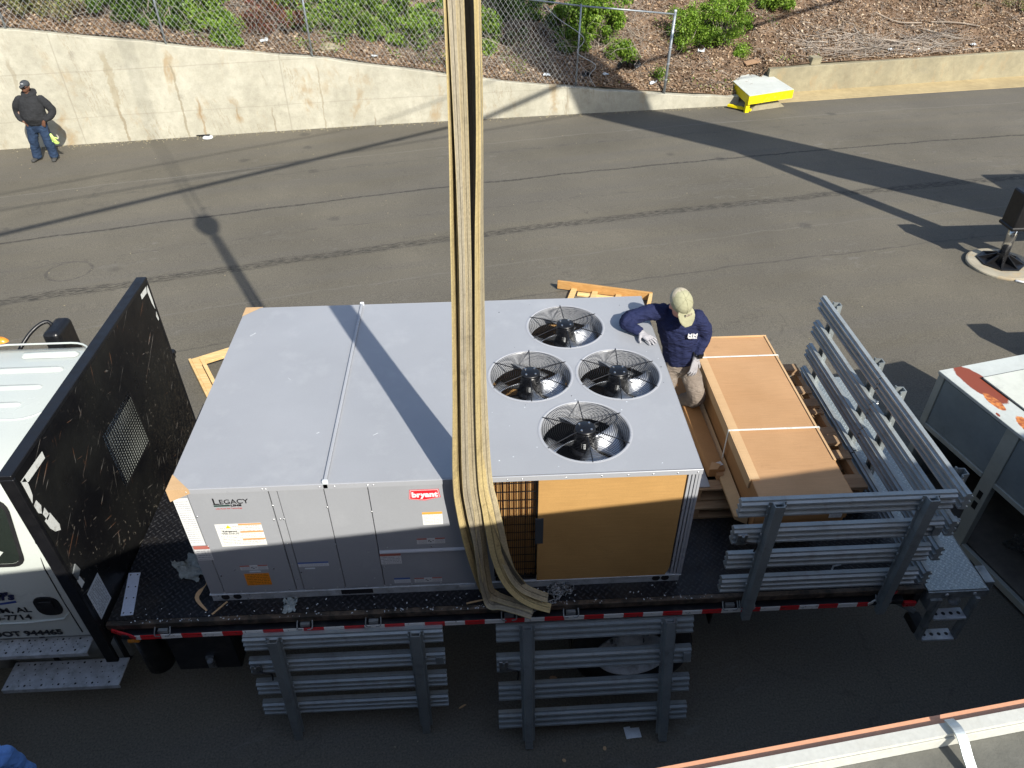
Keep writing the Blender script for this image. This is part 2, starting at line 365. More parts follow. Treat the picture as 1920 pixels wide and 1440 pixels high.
def m_concrete(name, a, b, joint=None, streak=True, co='World', rust=(.33, .24, .13)):
    n = N(name); p = n.co(co); s = n.sep(p)
    c = n.mix(n.mr(n.noise(p, .8, 5, .6), .35, .65), a, b)
    c = n.vsc(c, n.comb(*[n.mr(n.noise(p, 5, 6, .7), .3, .7, .86, 1.12)] * 3))
    c = n.vsc(c, n.comb(*[n.mr(n.noise(p, 45, 3, .7), .3, .7, .93, 1.07)] * 3))
    if streak:
        sx = n.comb(n.mth('ADD', n.mth('MULTIPLY', s[0], 1.25), n.mth('MULTIPLY', n.noise(p, 1.6, 4), .5)), n.mth('MULTIPLY', s[2], .42), 0.0)
        st = n.mth('MULTIPLY', n.mr(n.noise(sx, 1.0, 5, .7, .4), .56, .66), n.mr(n.noise(p, 3, 4), .38, .6))
        c = n.mix(n.mth('MULTIPLY', st, .75), c, rust)
        th = n.comb(n.mth('ADD', n.mth('MULTIPLY', s[0], 2.1), n.mth('MULTIPLY', s[2], .35)), n.mth('MULTIPLY', s[2], .25), 3.0)
        t2 = n.mth('MULTIPLY', n.mr(n.mth('ABSOLUTE', n.mth('SUBTRACT', n.noise(th, 1.0, 6, .75, .3), .5)), .0, .012, 1, 0), n.mr(n.noise(p, .9, 3), .48, .62))
        c = n.mix(n.mth('MULTIPLY', t2, .65), c, (.24, .19, .12))
        bl = n.mr(n.noise(p, 2.6, 7, .8), .60, .68); c = n.mix(n.mth('MULTIPLY', bl, .4), c, (.2, .185, .15))
        ds = n.mr(n.mth('ADD', n.vor(p, 3.5), n.mth('MULTIPLY', n.noise(p, 9), .12)), .09, .14, 1, 0)
        c = n.mix(n.mth('MULTIPLY', n.mth('MULTIPLY', ds, n.mr(n.noise(p, .7), .5, .62)), .45), c, (.19, .16, .11))
    if joint:
        for (sx0, wd0, za, zb, cc_, ff) in STAINS:
            wob_ = n.mth('MULTIPLY', n.mth('SUBTRACT', n.noise(n.comb(0.0, 0.0, n.mth('ADD', s[2], sx0 * 3)), 2.2, 4), .5), .22)
            dx_ = n.mth('ABSOLUTE', n.mth('ADD', n.mth('SUBTRACT', s[0], sx0), wob_)); br = n.mr(n.noise(p, 7, 5, .75), .3, .7, .25, 1.9)
            msk = n.mr(n.mth('DIVIDE', dx_, n.mth('MULTIPLY', br, wd0)), .5, 1.0, 1, 0, True)
            msk = n.mth('MULTIPLY', msk, n.mth('MULTIPLY', n.mr(s[2], za, za + .15), n.mr(s[2], zb, zb - .15)))
            c = n.mix(n.mth('MULTIPLY', msk, ff * .62), c, cc_)
    nr = n.bump(n.noise(p, 12, 7, .75), .35, .012)
    if joint:
        jn = None
        for jx in joint:
            d = n.mth('ABSOLUTE', n.mth('SUBTRACT', n.mth('ADD', s[0], n.mth('MULTIPLY', n.noise(p, 2), .03)), jx)); k = n.mr(d, .0, .022, 1, 0)
            jn = k if jn is None else n.mth('MAXIMUM', jn, k)
        hz = n.mr(n.mth('ABSOLUTE', n.mth('SUBTRACT', n.mth('ADD', s[2], n.mth('MULTIPLY', n.noise(p, 1.2), .05)), .28)), .0, .016, .7, 0)
        hz2 = n.mr(n.mth('ABSOLUTE', n.mth('SUBTRACT', n.mth('ADD', s[2], n.mth('MULTIPLY', n.noise(p, 1.2), .05)), 1.32)), .0, .018, .8, 0)
        jn = n.mth('MAXIMUM', jn, n.mth('MAXIMUM', hz, hz2))
        c = n.mix(n.mth('MULTIPLY', jn, .45), c, (.2, .18, .14)); nr = n.bump(jn, -.5, .01, nr)
    return n.out(c, .88, 0, nr, .25)
def m_plate(name, base, hi, rough, metal, sc=26, worn=0.5, edge=(.05, .04, .03), bst=.7):
    """diamond tread plate: raised lozenges, alternate cells turned a quarter"""
    n = N(name); p = n.co('World'); s = n.sep(p)
    u = n.mth('MULTIPLY', n.mth('ADD', s[0], s[1]), sc * .7071); v = n.mth('MULTIPLY', n.mth('SUBTRACT', s[0], s[1]), sc * .7071)
    fu = n.mth('SUBTRACT', n.mth('FRACT', n.mth('ADD', u, 1000)), .5); fv = n.mth('SUBTRACT', n.mth('FRACT', n.mth('ADD', v, 1000)), .5)
    par = n.mth('MODULO', n.mth('ADD', n.mth('FLOOR', n.mth('ADD', u, 1000)), n.mth('FLOOR', n.mth('ADD', v, 1000))), 2.0)
    par = n.mth('GREATER_THAN', par, .5)
    def loz(a, b): return n.mth('ADD', n.mth('POWER', n.mth('ABSOLUTE', n.mth('DIVIDE', a, .52)), 2.0), n.mth('POWER', n.mth('ABSOLUTE', n.mth('DIVIDE', b, .19)), 2.0))
    dA = loz(fu, fv); dB = loz(fv, fu)
    d = n.mth('ADD', n.mth('MULTIPLY', dA, par), n.mth('MULTIPLY', dB, n.mth('SUBTRACT', 1.0, par)))
    h = n.mr(d, .35, 1.15, 1, 0, True)
    wn_ = n.mr(n.noise(p, 1.5, 5, .65), .42, .6)
    c = n.mix(n.mth('MULTIPLY', h, n.mr(n.noise(p, 7, 4), .35, .65, .25, 1)), base, hi)
    du = n.mr(n.noise(p, 1.1, 6, .7, .6), .5, .64); c = n.mix(n.mth('MULTIPLY', du, worn), c, edge)
    c = n.vsc(c, n.comb(*[n.mr(n.noise(p, 110, 2), .3, .7, .75, 1.25)] * 3))
    hh = n.mth('MULTIPLY', h, n.mr(n.noise(p, 2.2, 4), .36, .56, .35, 1))
    nr = n.bump(hh, bst, .004, n.bump(n.noise(p, 150, 3), .15, .001))
    return n.out(c, n.mr(n.noise(p, 6, 4), .3, .7, rough - .1, rough + .15), metal, nr, .5)
def m_headboard():
    n = N('scratched_black_steel'); p = n.co('World'); s = n.sep(p)
    c = n.mix(n.mr(n.noise(p, 1.3, 4), .4, .6), (.006, .006, .007), (.014, .014, .013))
    low = n.mr(s[2], 2.9, 1.5, .05, 1.0)
    def scr(ang, sc, th, m2, off):
        th += .008; m2 += .01
        y = n.mth('ADD', n.mth('MULTIPLY', s[1], math.cos(ang)), n.mth('MULTIPLY', s[2], math.sin(ang)))
        z = n.mth('SUBTRACT', n.mth('MULTIPLY', s[2], math.cos(ang)), n.mth('MULTIPLY', s[1], math.sin(ang)))
        q = n.noise(n.comb(n.mth('MULTIPLY', y, sc), n.mth('MULTIPLY', z, sc * 16), off), 1.0, 2, .5, .5)
        k = n.mr(q, th, th + .03); return n.mth('MULTIPLY', k, n.mr(n.noise(p, 3.2, 3), m2, m2 + .12))
    a = n.mth('MAXIMUM', scr(.5, 2.4, .67, .42, 0.0), n.mth('MAXIMUM', scr(1.2, 3.2, .68, .45, 4.0), scr(-.35, 3.4, .69, .47, 9.0)))
    c = n.mix(n.mth('MULTIPLY', a, .6), c, n.mix(n.mr(n.noise(p, 5), .5, .6), (.30, .28, .25), (.22, .10, .05)))
    ch = n.mth('MULTIPLY', n.mr(n.noise(p, 26, 4, .6), .63, .68), n.mth('MULTIPLY', low, n.mr(n.noise(p, 2.0, 3), .4, .6)))
    c = n.mix(n.mth('MULTIPLY', ch, .7), c, (.28, .25, .2))
    side = n.mth('MULTIPLY', n.mr(s[1], 1.0, 2.2), n.mr(s[2], 2.5, 1.4))
    g = n.mth('MULTIPLY', n.mr(n.noise(p, 30, 6, .8, 1.5), .5, .62), side); c = n.mix(n.mth('MULTIPLY', g, .3), c, (.25, .2, .13))
    return n.out(c, n.mr(n.noise(p, 4, 4), .3, .7, .25, .5), 0, n.bump(n.noise(p, 9, 5), .1, .003), .22)
def m_print(name, base, ink, head=None, hy=.82, rows=9, cols=26, split=None, head2=None, icon=False, cover=.55, frame=None):
    """printed sticker: heading band and rows of small print on uv"""
    n = N(name); q = n.sep(n.co('UV')); U, V = q[0], q[1]
    row = n.mth('FRACT', n.mth('MULTIPLY', V, rows)); rm = n.mth('MULTIPLY', n.mr(row, .28, .34), n.mr(row, .72, .66))
    ch = n.noise(n.comb(n.mth('MULTIPLY', U, cols), n.mth('FLOOR', n.mth('MULTIPLY', V, rows)), 1.0), 1.0, 1)
    li = n.noise(n.comb(n.mth('MULTIPLY', U, cols * .22), n.mth('FLOOR', n.mth('MULTIPLY', V, rows)), 7.0), 1.0, 1)
    m = n.mth('MULTIPLY', n.mth('MULTIPLY', rm, n.mr(ch, .42, .5)), n.mr(li, .5 - cover * .25, .55 - cover * .25))
    m = n.mth('MULTIPLY', m, n.mth('MULTIPLY', n.mr(U, .04, .05), n.mr(U, .96, .95)))
    m = n.mth('MULTIPLY', m, n.mth('MULTIPLY', n.mr(V, .05, .07), n.mr(V, .97, .95)))
    c = n.mix(n.mth('MULTIPLY', m, .75), base, ink)
    if head: c = n.mix(n.mr(V, hy, hy + .005), c, head)
    if split:
        k = n.mr(U, split, split + .004); bands = n.mth('FRACT', n.mth('MULTIPLY', V, 3.0)); hb = n.mth('MULTIPLY', k, n.mr(bands, .78, .8))
        c = n.mix(hb, c, head2)
    if icon:
        dx = n.mth('MULTIPLY', n.mth('SUBTRACT', U, .5), 4.2); dy = n.mth('SUBTRACT', V, .5)
        wbox = n.mth('MULTIPLY', n.mr(n.mth('ABSOLUTE', dx), .62, .6), 1.0); c = n.mix(wbox, c, base)
        bl = n.mr(n.noise(n.comb(n.mth('MULTIPLY', U, 14), n.mth('MULTIPLY', V, 4), 2.0), 1.0, 2), .5, .54)
        c = n.mix(n.mth('MULTIPLY', bl, n.mr(n.mth('ADD', n.mth('MULTIPLY', dx, dx), n.mth('MULTIPLY', n.mth('MULTIPLY', dy, dy), 4)), .2, .18)), c, (.01, .01, .01))
    return n.out(c, .4, 0, None, .4)
def m_card(name, a, b, flute=(0, 1, 0), sc=140):
    n = N(name); p = n.co('World')
    c = n.mix(n.mr(n.noise(p, 1.6, 4), .35, .65), a, b); s = n.sep(p)
    fl = n.mth('ADD', n.mth('ADD', n.mth('MULTIPLY', s[0], flute[0]), n.mth('MULTIPLY', s[1], flute[1])), n.mth('MULTIPLY', s[2], flute[2]))
    ln = n.noise(n.comb(n.mth('MULTIPLY', fl, sc), n.mth('MULTIPLY', n.mth('ADD', s[0], n.mth('ADD', s[1], s[2])), 4), 0.0), 1.0, 3)
    c = n.vsc(c, n.comb(*[n.mr(ln, .3, .7, .93, 1.06)] * 3)); c = n.vsc(c, n.comb(*[n.mr(n.noise(p, 170, 3), .3, .7, .94, 1.06)] * 3))
    sm = n.mr(n.noise(p, 3.2, 7, .75, 1), .6, .7); c = n.mix(n.mth('MULTIPLY', sm, .25), c, tuple(x * .6 for x in a))
    return n.out(c, .75, 0, n.bump(ln, .12, .002, n.bump(n.noise(p, 2.5, 3), .25, .02)), .3)
def m_wood(name, a, b, ax=0):
    n = N(name); p = n.co('Object'); k = [9, 9, 9]; k[ax] = .8
    g = n.noise(n.vsc(p, tuple(k)), 2.2, 6, .6, 1.4); isl = n.new('ShaderNodeObjectInfo').outputs['Random']
    c = n.mix(n.mr(g, .3, .7), a, b); c = n.vsc(c, n.comb(*[n.mr(isl, 0, 1, .8, 1.15)] * 3))
    kn = n.mr(n.vor(n.vsc(p, tuple(x * .35 for x in k)), 1.5), .05, .12, 1, 0); c = n.mix(n.mth('MULTIPLY', kn, .6), c, tuple(x * .4 for x in b))
    return n.out(c, .78, 0, n.bump(g, .25, .002), .25)
def m_fabric(name, col, rough=.9, wr=1.0, sc=14, fuzz=.15, co='Object', dust=None):
    n = N(name); p = n.co(co)
    c = n.vsc(tuple(col), n.comb(*[n.mr(n.noise(p, 6, 4), .3, .7, .82, 1.15)] * 3))
    if dust: c = n.mix(n.mth('MULTIPLY', n.mr(n.noise(p, 7, 6, .7), .55, .68), .55), c, dust)
    w_ = n.noise(n.vsc(p, (1, 1, 2.6)), sc, 3, .5, 1.3)
    nr = n.bump(w_, .55 * wr, .03, n.bump(n.noise(p, 350, 2), fuzz, .001))
    return n.out(c, rough, 0, nr, .2)
def m_web(name, col, dirt, seam=True):
    n = N(name); q = n.sep(n.co('UV')); p = n.co('World')
    c = n.mix(n.mr(n.noise(n.comb(n.mth('MULTIPLY', q[0], 2.0), n.mth('MULTIPLY', q[1], 3.0), 0.0), 1.5, 6, .7), .35, .68), col, dirt)
    c = n.mix(n.mth('MULTIPLY', n.mr(n.noise(p, 9, 5, .7), .55, .7), .5), c, tuple(x * .5 for x in dirt))
    ed = n.mth('MAXIMUM', n.mr(q[0], .06, .09, 1, 0), n.mr(q[0], .91, .94, 0, 1)); c = n.mix(n.mth('MULTIPLY', ed, .4), c, (.55, .44, .20))
    wv = n.mth('SINE', n.mth('MULTIPLY', q[1], 1400.0)); wu = n.mth('SINE', n.mth('MULTIPLY', q[0], 120.0)); h = n.mth('MULTIPLY', wv, wu)
    ds = n.mth('FRACT', n.mth('MULTIPLY', q[1], 42.0)); c = n.vsc(c, n.comb(*[n.mr(n.noise(n.comb(n.mth('MULTIPLY', q[0], 5), n.mth('MULTIPLY', q[1], 60), 0.0), 1.0, 2), .3, .7, .85, 1.12)] * 3))
    nr = n.bump(h, .25, .002)
    if seam:
        sm_ = n.mr(n.mth('ABSOLUTE', n.mth('SUBTRACT', q[0], .52)), .01, .05, 0, 1); nr = n.bump(sm_, .9, .006, nr); c = n.vsc(c, n.comb(*[n.mr(sm_, 0, 1, .72, 1)] * 3))
    return n.out(c, .85, 0, nr, .2)
def m_leaf(name, cols, rough=.55, trans=.25):
    n = N(name); i = n.island(); st = [(k / max(1, len(cols) - 1), c) for k, c in enumerate(cols)]
    c = n.ramp(i, st); c = n.vsc(c, n.comb(*[n.mr(n.noise(n.co('World'), 1.3, 3), .3, .7, .75, 1.25)] * 3))
    n.out(c, rough, 0, None, .35)
    if trans:
        t = n.new('ShaderNodeBsdfTranslucent'); n.put(t.inputs[0], c); mx = n.new('ShaderNodeMixShader'); mx.inputs[0].default_value = trans
        n.l.new(n.b.outputs[0], mx.inputs[1]); n.l.new(t.outputs[0], mx.inputs[2]); n.l.new(mx.outputs[0], n.n['Material Output'].inputs[0])
    return n.m
STAINS = [(-6.42, .10, .35, 1.75, (.27, .22, .13), .75), (-6.42, .035, -.5, .6, (.20, .15, .08), .9), (-5.02, .028, -.5, 1.45, (.21, .17, .10), .9), (-4.63, .03, -.5, .6, (.25, .16, .07), .9), (-4.63, .10, -.05, .40, (.30, .19, .08), .6), (-3.76, .022, -.15, .36, (.25, .17, .08), .9), (-3.76, .09, -.15, .15, (.32, .21, .09), .7),
 (-2.95, .022, -.5, .25, (.2, .16, .1), .9), (-1.72, .02, -.5, 1.2, (.24, .20, .13), .8), (-8.42, .05, .9, 1.7, (.25, .21, .14), .7), (-.48, .02, -.5, -.1, (.2, .15, .1), .9), (3.14, .05, -.35, .05, (.27, .22, .15), .5), (4.56, .06, -.4, .2, (.28, .22, .14), .5), (-7.1, .12, .9, 1.2, (.3, .25, .15), .5), (-5.8, .4, .86, .95, (.30, .25, .16), .6)]
M = {}
M['asphalt'] = m_asphalt()
M['wall'] = m_concrete('cast_concrete', (.365, .345, .27), (.46, .437, .35), joint=(-12.2, -2.55, 4.55, -7.4))
M['curb'] = m_concrete('curb_concrete', (.24, .215, .145), (.33, .295, .195))
M['gutter'] = m_concrete('sandy_gutter', (.36, .285, .155), (.44, .35, .19), streak=False)
M['ledge'] = m_concrete('mossy_ledge', (.10, .10, .085), (.21, .20, .175), co='World', rust=(.08, .06, .04))
M['soil'] = surf('soil', (.13, .085, .055), .95, 0, .35, 3, (.22, .15, .10), .8, 1.2, (.4, .6), bs=20, bst=.9, bd=.05, spec=.1, co='World')
M['deck'] = m_plate('black_tread_plate', (.010, .010, .012), (.045, .046, .05), .42, .25, 24, .55, (.045, .038, .030), .8)
M['galvplate'] = m_plate('galvanised_tread_plate', (.30, .34, .34), (.46, .50, .50), .42, .45, 30, .25, (.2, .22, .21), .6)
M['blacksteel'] = surf('black_steel', (.007, .008, .011), .4, .0, .3, 5, (.05, .045, .04), .4, 6, (.55, .65), bs=30, bst=.2)
M['edge'] = surf('worn_deck_edge', (.05, .042, .034), .5, .4, .3, 6, (.16, .12, .085), .8, 9, (.45, .6), bs=30)
M['headboard'] = m_headboard()
M['rack'] = surf('grey_rack_paint', (.33, .36, .36), .38, .3, .14, 3, (.20, .19, .165), .4, 9, (.53, .66), bs=20, bst=.12, rv=.08)
M['rackpost'] = surf('dark_rack_paint', (.25, .275, .275), .42, .3, .16, 3, (.13, .13, .12), .4, 8, (.54, .66), bs=20, bst=.15)
M['galv'] = surf('galvanised_steel', (.52, .55, .57), .42, .3, .18, 9, (.22, .24, .23), .5, 14, (.5, .65), bs=0)
M['ladder'] = surf('weathered_galvanised', (.25, .27, .27), .5, .4, .25, 6, (.08, .08, .075), .6, 9, (.5, .65))
M['unit'] = surf('grey_unit_paint', (.318, .328, .345), .38, .0, .05, 1.2, (.42, .43, .44), .30, 3.4, (.55, .72), bs=2.2, bst=.10, bd=.02, fine=.02, rv=.08)
M['unitlip'] = surf('grey_unit_trim', (.36, .37, .39), .34, .0, .03, 3, fine=.02)
M['unitdark'] = surf('unit_inside', (.012, .012, .014), .7)
M['coil'] = surf('coil_fins', (.50, .29, .11), .6, .0, .1, 3)
M['screw'] = surf('zinc_screw', (.55, .56, .57), .3, .9)
M['alu'] = surf('fan_blade_aluminium', (.56, .58, .61), .38, .85, .08, 6, (.3, .31, .32), .3, 8)
M['wire'] = surf('black_wire', (.006, .006, .007), .3)
M['motor'] = surf('black_motor', (.007, .007, .008), .32)
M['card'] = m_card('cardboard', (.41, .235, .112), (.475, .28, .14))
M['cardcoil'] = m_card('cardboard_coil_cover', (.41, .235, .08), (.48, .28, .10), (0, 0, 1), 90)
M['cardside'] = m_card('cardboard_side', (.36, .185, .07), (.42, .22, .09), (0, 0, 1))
M['cardpale'] = m_card('pale_cardboard_edge', (.50, .325, .17), (.58, .39, .21))
M['pallet'] = m_wood('pallet_wood', (.36, .25, .15), (.24, .15, .085), 0)
M['pallety'] = m_wood('pallet_wood_y', (.38, .26, .15), (.26, .165, .09), 1)
M['pine'] = m_wood('fresh_pine', (.72, .53, .26), (.58, .35, .13), 0)
M['pineo'] = m_wood('orange_pine', (.66, .38, .14), (.52, .27, .085), 0)
M['cabwhite'] = surf('white_cab_paint', (.50, .535, .50), .25, 0, .03, 1.5, (.52, .56, .50), .35, 2.2, (.48, .7), bs=0, fine=.02, rv=.06)
M['glass'] = surf('dark_cab_glass', (.018, .024, .02), .06, 0, .2, 3, spec=.8, rv=.02)
M['rubber'] = surf('black_rubber', (.010, .010, .011), .6, 0, .2, 6)
M['tyre'] = surf('tyre_rubber', (.016, .016, .017), .75, 0, .25, 8, (.05, .045, .04), .4, 5, (.5, .65), bs=60, bst=.4, bd=.003)
M['rim'] = surf('white_wheel_paint', (.80, .82, .82), .4, 0, .1, 5, (.25, .22, .18), .5, 6, (.5, .65))
M['tank'] = surf('fuel_tank_metal', (.34, .35, .33), .4, .6, .15, 3, (.2, .19, .16), .5, 4, (.45, .65))
M['navy_ink'] = surf('navy_lettering', (.012, .015, .06), .4); M['black_ink'] = surf('black_lettering', (.012, .012, .014), .4)
M['blue_ink'] = surf('blue_swoosh', (.02, .05, .22), .4); M['green_ink'] = surf('green_ink', (.01, .05, .035), .4)
M['red_ink'] = surf('red_ink', (.45, .05, .04), .4); M['badge_red'] = surf('badge_red', (.68, .02, .03), .35); M['white_ink'] = surf('white_ink', (.8, .8, .8), .4)
M['whitetape'] = surf('torn_white_tape', (.72, .72, .66), .5, 0, .08, 5, (.35, .33, .28), .5, 14, (.55, .62))
M['red_lamp'] = surf('red_reflector', (.5, .02, .025), .3); M['amber'] = surf('amber_marker', (.75, .28, .03), .3)
M['chain'] = surf('chain_steel', (.30, .31, .31), .35, .85, .3, 30)
M['shackle'] = surf('grey_shackle', (.42, .43, .42), .4, .5, .2, 20)
M['web1'] = m_web('tan_sling', (.43, .365, .235), (.30, .25, .165)); M['web2'] = m_web('yellow_sling', (.52, .41, .19), (.36, .28, .15))
M['web3'] = m_web('dirty_sling', (.37, .325, .235), (.25, .215, .155)); M['web_shade'] = m_web('shade_toned_sling', (.16, .14, .11), (.10, .09, .07))  # darkest sling: shade between the straps is painted into its colour
M['film'] = surf('crumpled_plastic_film', (.27, .31, .30), .2, 0, .3, 20, (.25, .28, .27), .6, 14, bs=40, bst=.8, bd=.01)
M['whiteplate'] = surf('white_metal_plate', (.50, .56, .66), .35, 0, .05, 6)
M['bag'] = surf('black_plastic_bag', (.010, .011, .013), .28, 0, .2, 20, bs=30, bst=.8, bd=.02)
M['litter'] = surf('white_litter', (.62, .66, .68), .5, 0, .2, 8)
M['fence'] = surf('galvanised_fence', (.46, .48, .48), .5, .3, .15, 9)
M['post'] = surf('fence_post', (.30, .33, .35), .45, .5, .15, 5, (.2, .2, .2), .4, 8)
M['log'] = m_wood('weathered_log', (.42, .27, .16), (.25, .15, .09), 0)
M['twig'] = m_leaf('twigs', [(.20, .155, .12), (.38, .32, .26), (.30, .245, .19), (.52, .47, .40)], .8, 0)
M['deadleaf'] = m_leaf('dead_leaves', [(.14, .095, .06), (.30, .20, .12), (.44, .31, .19), (.24, .16, .10), (.60, .49, .36), (.37, .25, .15), (.19, .14, .10)], .7, .1)
M['leaf'] = m_leaf('green_leaves', [(.08, .16, .018), (.16, .28, .026), (.25, .38, .045), (.11, .20, .02), (.31, .42, .07)], .45, .3)
M['leafdark'] = m_leaf('dark_leaves', [(.03, .07, .014), (.07, .14, .02), (.16, .27, .035), (.05, .10, .016), (.22, .33, .05)], .4, .25)
M['leafolive'] = m_leaf('olive_leaves', [(.17, .13, .07), (.26, .21, .11), (.16, .20, .04), (.32, .26, .16), (.22, .30, .05)], .6, .2)
M['leafred'] = m_leaf('reddish_leaves', [(.18, .05, .035), (.26, .09, .06), (.15, .12, .04), (.22, .06, .05)], .6, .2)
M['yellow'] = surf('yellow_paint', (.78, .62, .0), .5, 0, .06, 4, (.4, .32, .1), .4, 9, (.58, .68))
M['lid'] = surf('pale_painted_concrete', (.56, .58, .53), .6, 0, .06, 3, (.45, .46, .40), .4, 4, (.5, .7), bs=20, bst=.2)
M['parwhite'] = surf('white_metal_flashing', (.50, .50, .45), .45, 0, .04, 3, (.42, .40, .33), .3, 8, (.5, .7)); M['parorange'] = surf('terracotta_edging', (.62, .30, .17), .55, 0, .05, 5)
M['brick'] = surf('dark_building_wall', (.10, .075, .06), .85, 0, .2, 2)
M['bracket'] = surf('bracket_metal', (.42, .46, .46), .4, .6, .15, 20)
M['crane'] = surf('crane_paint', (.45, .33, .05), .45, 0, .1, 1); M['black'] = surf('black_paint', (.007, .007, .008), .42, 0, .2, 6)
M['chrome'] = surf('piston_chrome', (.5, .5, .5), .18, .95); M['pad'] = surf('sandy_outrigger_pad', (.32, .29, .22), .85, 0, .2, 4, (.45, .30, .13), .6, 3, (.5, .65), bs=30, bst=.4, bd=.004, co='World')
M['cable'] = surf('cable_black', (.02, .02, .02), .6)
def m_rust(name, base, th=.62, pts=None):
    n = N(name); p = n.co('World'); c = n.vsc(base, n.comb(*[n.mr(n.noise(p, 3, 5, .7), .3, .7, .86, 1.12)] * 3))
    dk = n.mr(n.noise(p, 5, 7, .8), .58, .68); c = n.mix(n.mth('MULTIPLY', dk, .35), c, tuple(x * .5 for x in base))
    if pts:
        for (cx, cy, rx, ry, ang, solid) in pts:
            s = n.sep(p); dx = n.mth('SUBTRACT', s[0], cx); dy = n.mth('SUBTRACT', s[1], cy); ca, sa = math.cos(ang), math.sin(ang)
            a = n.mth('DIVIDE', n.mth('ADD', n.mth('MULTIPLY', dx, ca), n.mth('MULTIPLY', dy, sa)), rx); b = n.mth('DIVIDE', n.mth('SUBTRACT', n.mth('MULTIPLY', dy, ca), n.mth('MULTIPLY', dx, sa)), ry)
            d = n.mth('ADD', n.mth('MULTIPLY', a, a), n.mth('MULTIPLY', b, b)); d = n.mth('ADD', d, n.mth('MULTIPLY', n.mth('SUBTRACT', n.noise(p, 9, 6, .75), .5), 1.6 if solid < .5 else .6))
            c = n.mix(n.mr(d, .9, 1.05, 1, 0), c, (.23, .055, .028) if solid > .5 else n.mix(n.mr(n.noise(p, 25, 5), .4, .6), (.60, .22, .06), (.30, .08, .03)))
    return n.out(c, .45, 0, n.bump(n.noise(p, 8, 5), .15, .006), .4)
M['oldtop'] = m_rust('old_unit_top', (.50, .53, .50), pts=[(6.95, 1.93, .13, .32, .28, 1), (6.93, 1.66, .05, .14, .2, 0), (7.05, 1.22, .07, .22, .1, 0), (6.86, 1.47, .015, .03, 0, 1)])
M['oldlid'] = m_rust('old_unit_lid', (.58, .60, .53)); M['oldpanel'] = m_rust('old_unit_panel', (.22, .26, .27))
M['oldframe'] = m_rust('old_unit_frame', (.36, .38, .34)); M['oldin'] = surf('old_unit_inside', (.12, .15, .17), .6, 0, .3, 3, (.06, .045, .03), .7, 4, (.45, .6))
M['oldfloor'] = surf('old_unit_floor', (.16, .14, .115), .8, 0, .3, 4, bs=20, bst=.4, bd=.006); M['foil'] = surf('torn_foil', (.35, .36, .36), .3, .8, .3, 12, bs=25, bst=.9, bd=.02)
M['skin1'] = surf('brown_skin', (.16, .075, .045), .5, 0, .1, 20); M['skin2'] = surf('sunburnt_skin', (.52, .25, .18), .5, 0, .08, 25)
M['hoodie'] = m_fabric('charcoal_hoodie', (.028, .029, .031), .95, .9, 9); M['jeans'] = m_fabric('blue_jeans', (.024, .042, .080), .9, .9, 12, dust=(.05, .09, .15))
M['boot'] = m_fabric('dark_boot', (.06, .06, .058), .7, .4, 20); M['hivis'] = m_fabric('hi_vis_glove', (.62, .85, .22), .8, .6, 30)
M['cap1'] = m_fabric('grey_cap', (.05, .055, .06), .9, .3, 20); M['shade'] = surf('sunglasses', (.01, .008, .008), .08)
M['navy'] = m_fabric('navy_shirt', (.016, .021, .062), .85, 1.3, 10); M['khaki'] = m_fabric('dusty_trousers', (.20, .165, .135), .9, 1.1, 11, dust=(.36, .33, .29))
M['capk'] = m_fabric('khaki_cap', (.34, .33, .21), .9, .3, 20); M['capm'] = m_fabric('mesh_cap_back', (.44, .39, .29), .9, .2, 20, fuzz=.6)
M['glove'] = m_fabric('grey_glove', (.36, .35, .36), .9, .4, 40); M['blueshirt'] = m_fabric('light_blue_shirt', (.16, .33, .72), .85, 1.0, 10)
M['lab_white'] = m_print('white_label', (.74, .75, .73), (.25, .25, .28), None, rows=22, cols=30, cover=.8)
M['lab_warn'] = m_print('refrigerant_label', (.80, .80, .74), (.22, .22, .22), None, rows=14, cols=44, split=.5, head2=(.78, .33, .12), cover=.45)
M['lab_or'] = m_print('orange_tag', (.80, .27, .02), (.14, .04, .01), None, rows=7, cols=18, cover=.9)
M['lab_hdr'] = m_print('orange_header_label', (.78, .78, .74), (.3, .3, .3), (.80, .38, .06), .84, 9, 24)
M['lab_red'] = m_print('red_header_label', (.60, .60, .60), (.22, .22, .24), (.42, .14, .11), .78, 6, 40, icon=True)
M['lab_redn'] = m_print('red_header_plain_label', (.60, .60, .60), (.15, .15, .18), (.42, .14, .11), .78, 7, 22)
M['lab_blue'] = m_print('blue_header_label', (.62, .64, .66), (.25, .25, .28), (.06, .12, .35), .72, 6, 30)
M['lab_board'] = m_print('weathered_board_label', (.62, .66, .68), (.06, .06, .07), None, rows=16, cols=9, cover=1.0)
M['lab_small'] = m_print('shipping_label', (.72, .72, .70), (.1, .1, .1), None, rows=8, cols=12, cover=.8)
def m_tape():
    n = N('conspicuity_tape'); p = n.co('World'); s = n.sep(p)
    k = n.mth('GREATER_THAN', n.mth('FRACT', n.mth('ADD', n.mth('MULTIPLY', s[0], 1 / .302), 20.16)), .5)
    c = n.mix(k, (.78, .78, .74), (.62, .015, .02)); gr = n.mr(n.noise(p, 28, 5, .7), .60, .66); c = n.mix(n.mth('MULTIPLY', gr, .8), c, (.03, .03, .03))
    ln = n.mr(n.mth('ABSOLUTE', n.mth('SUBTRACT', s[2], 1.193)), .0, .003, 1, 0); c = n.mix(n.mth('MULTIPLY', ln, .5), c, (.15, .15, .15))
    return n.out(c, .35, 0, None, .5)
M['tape'] = m_tape()
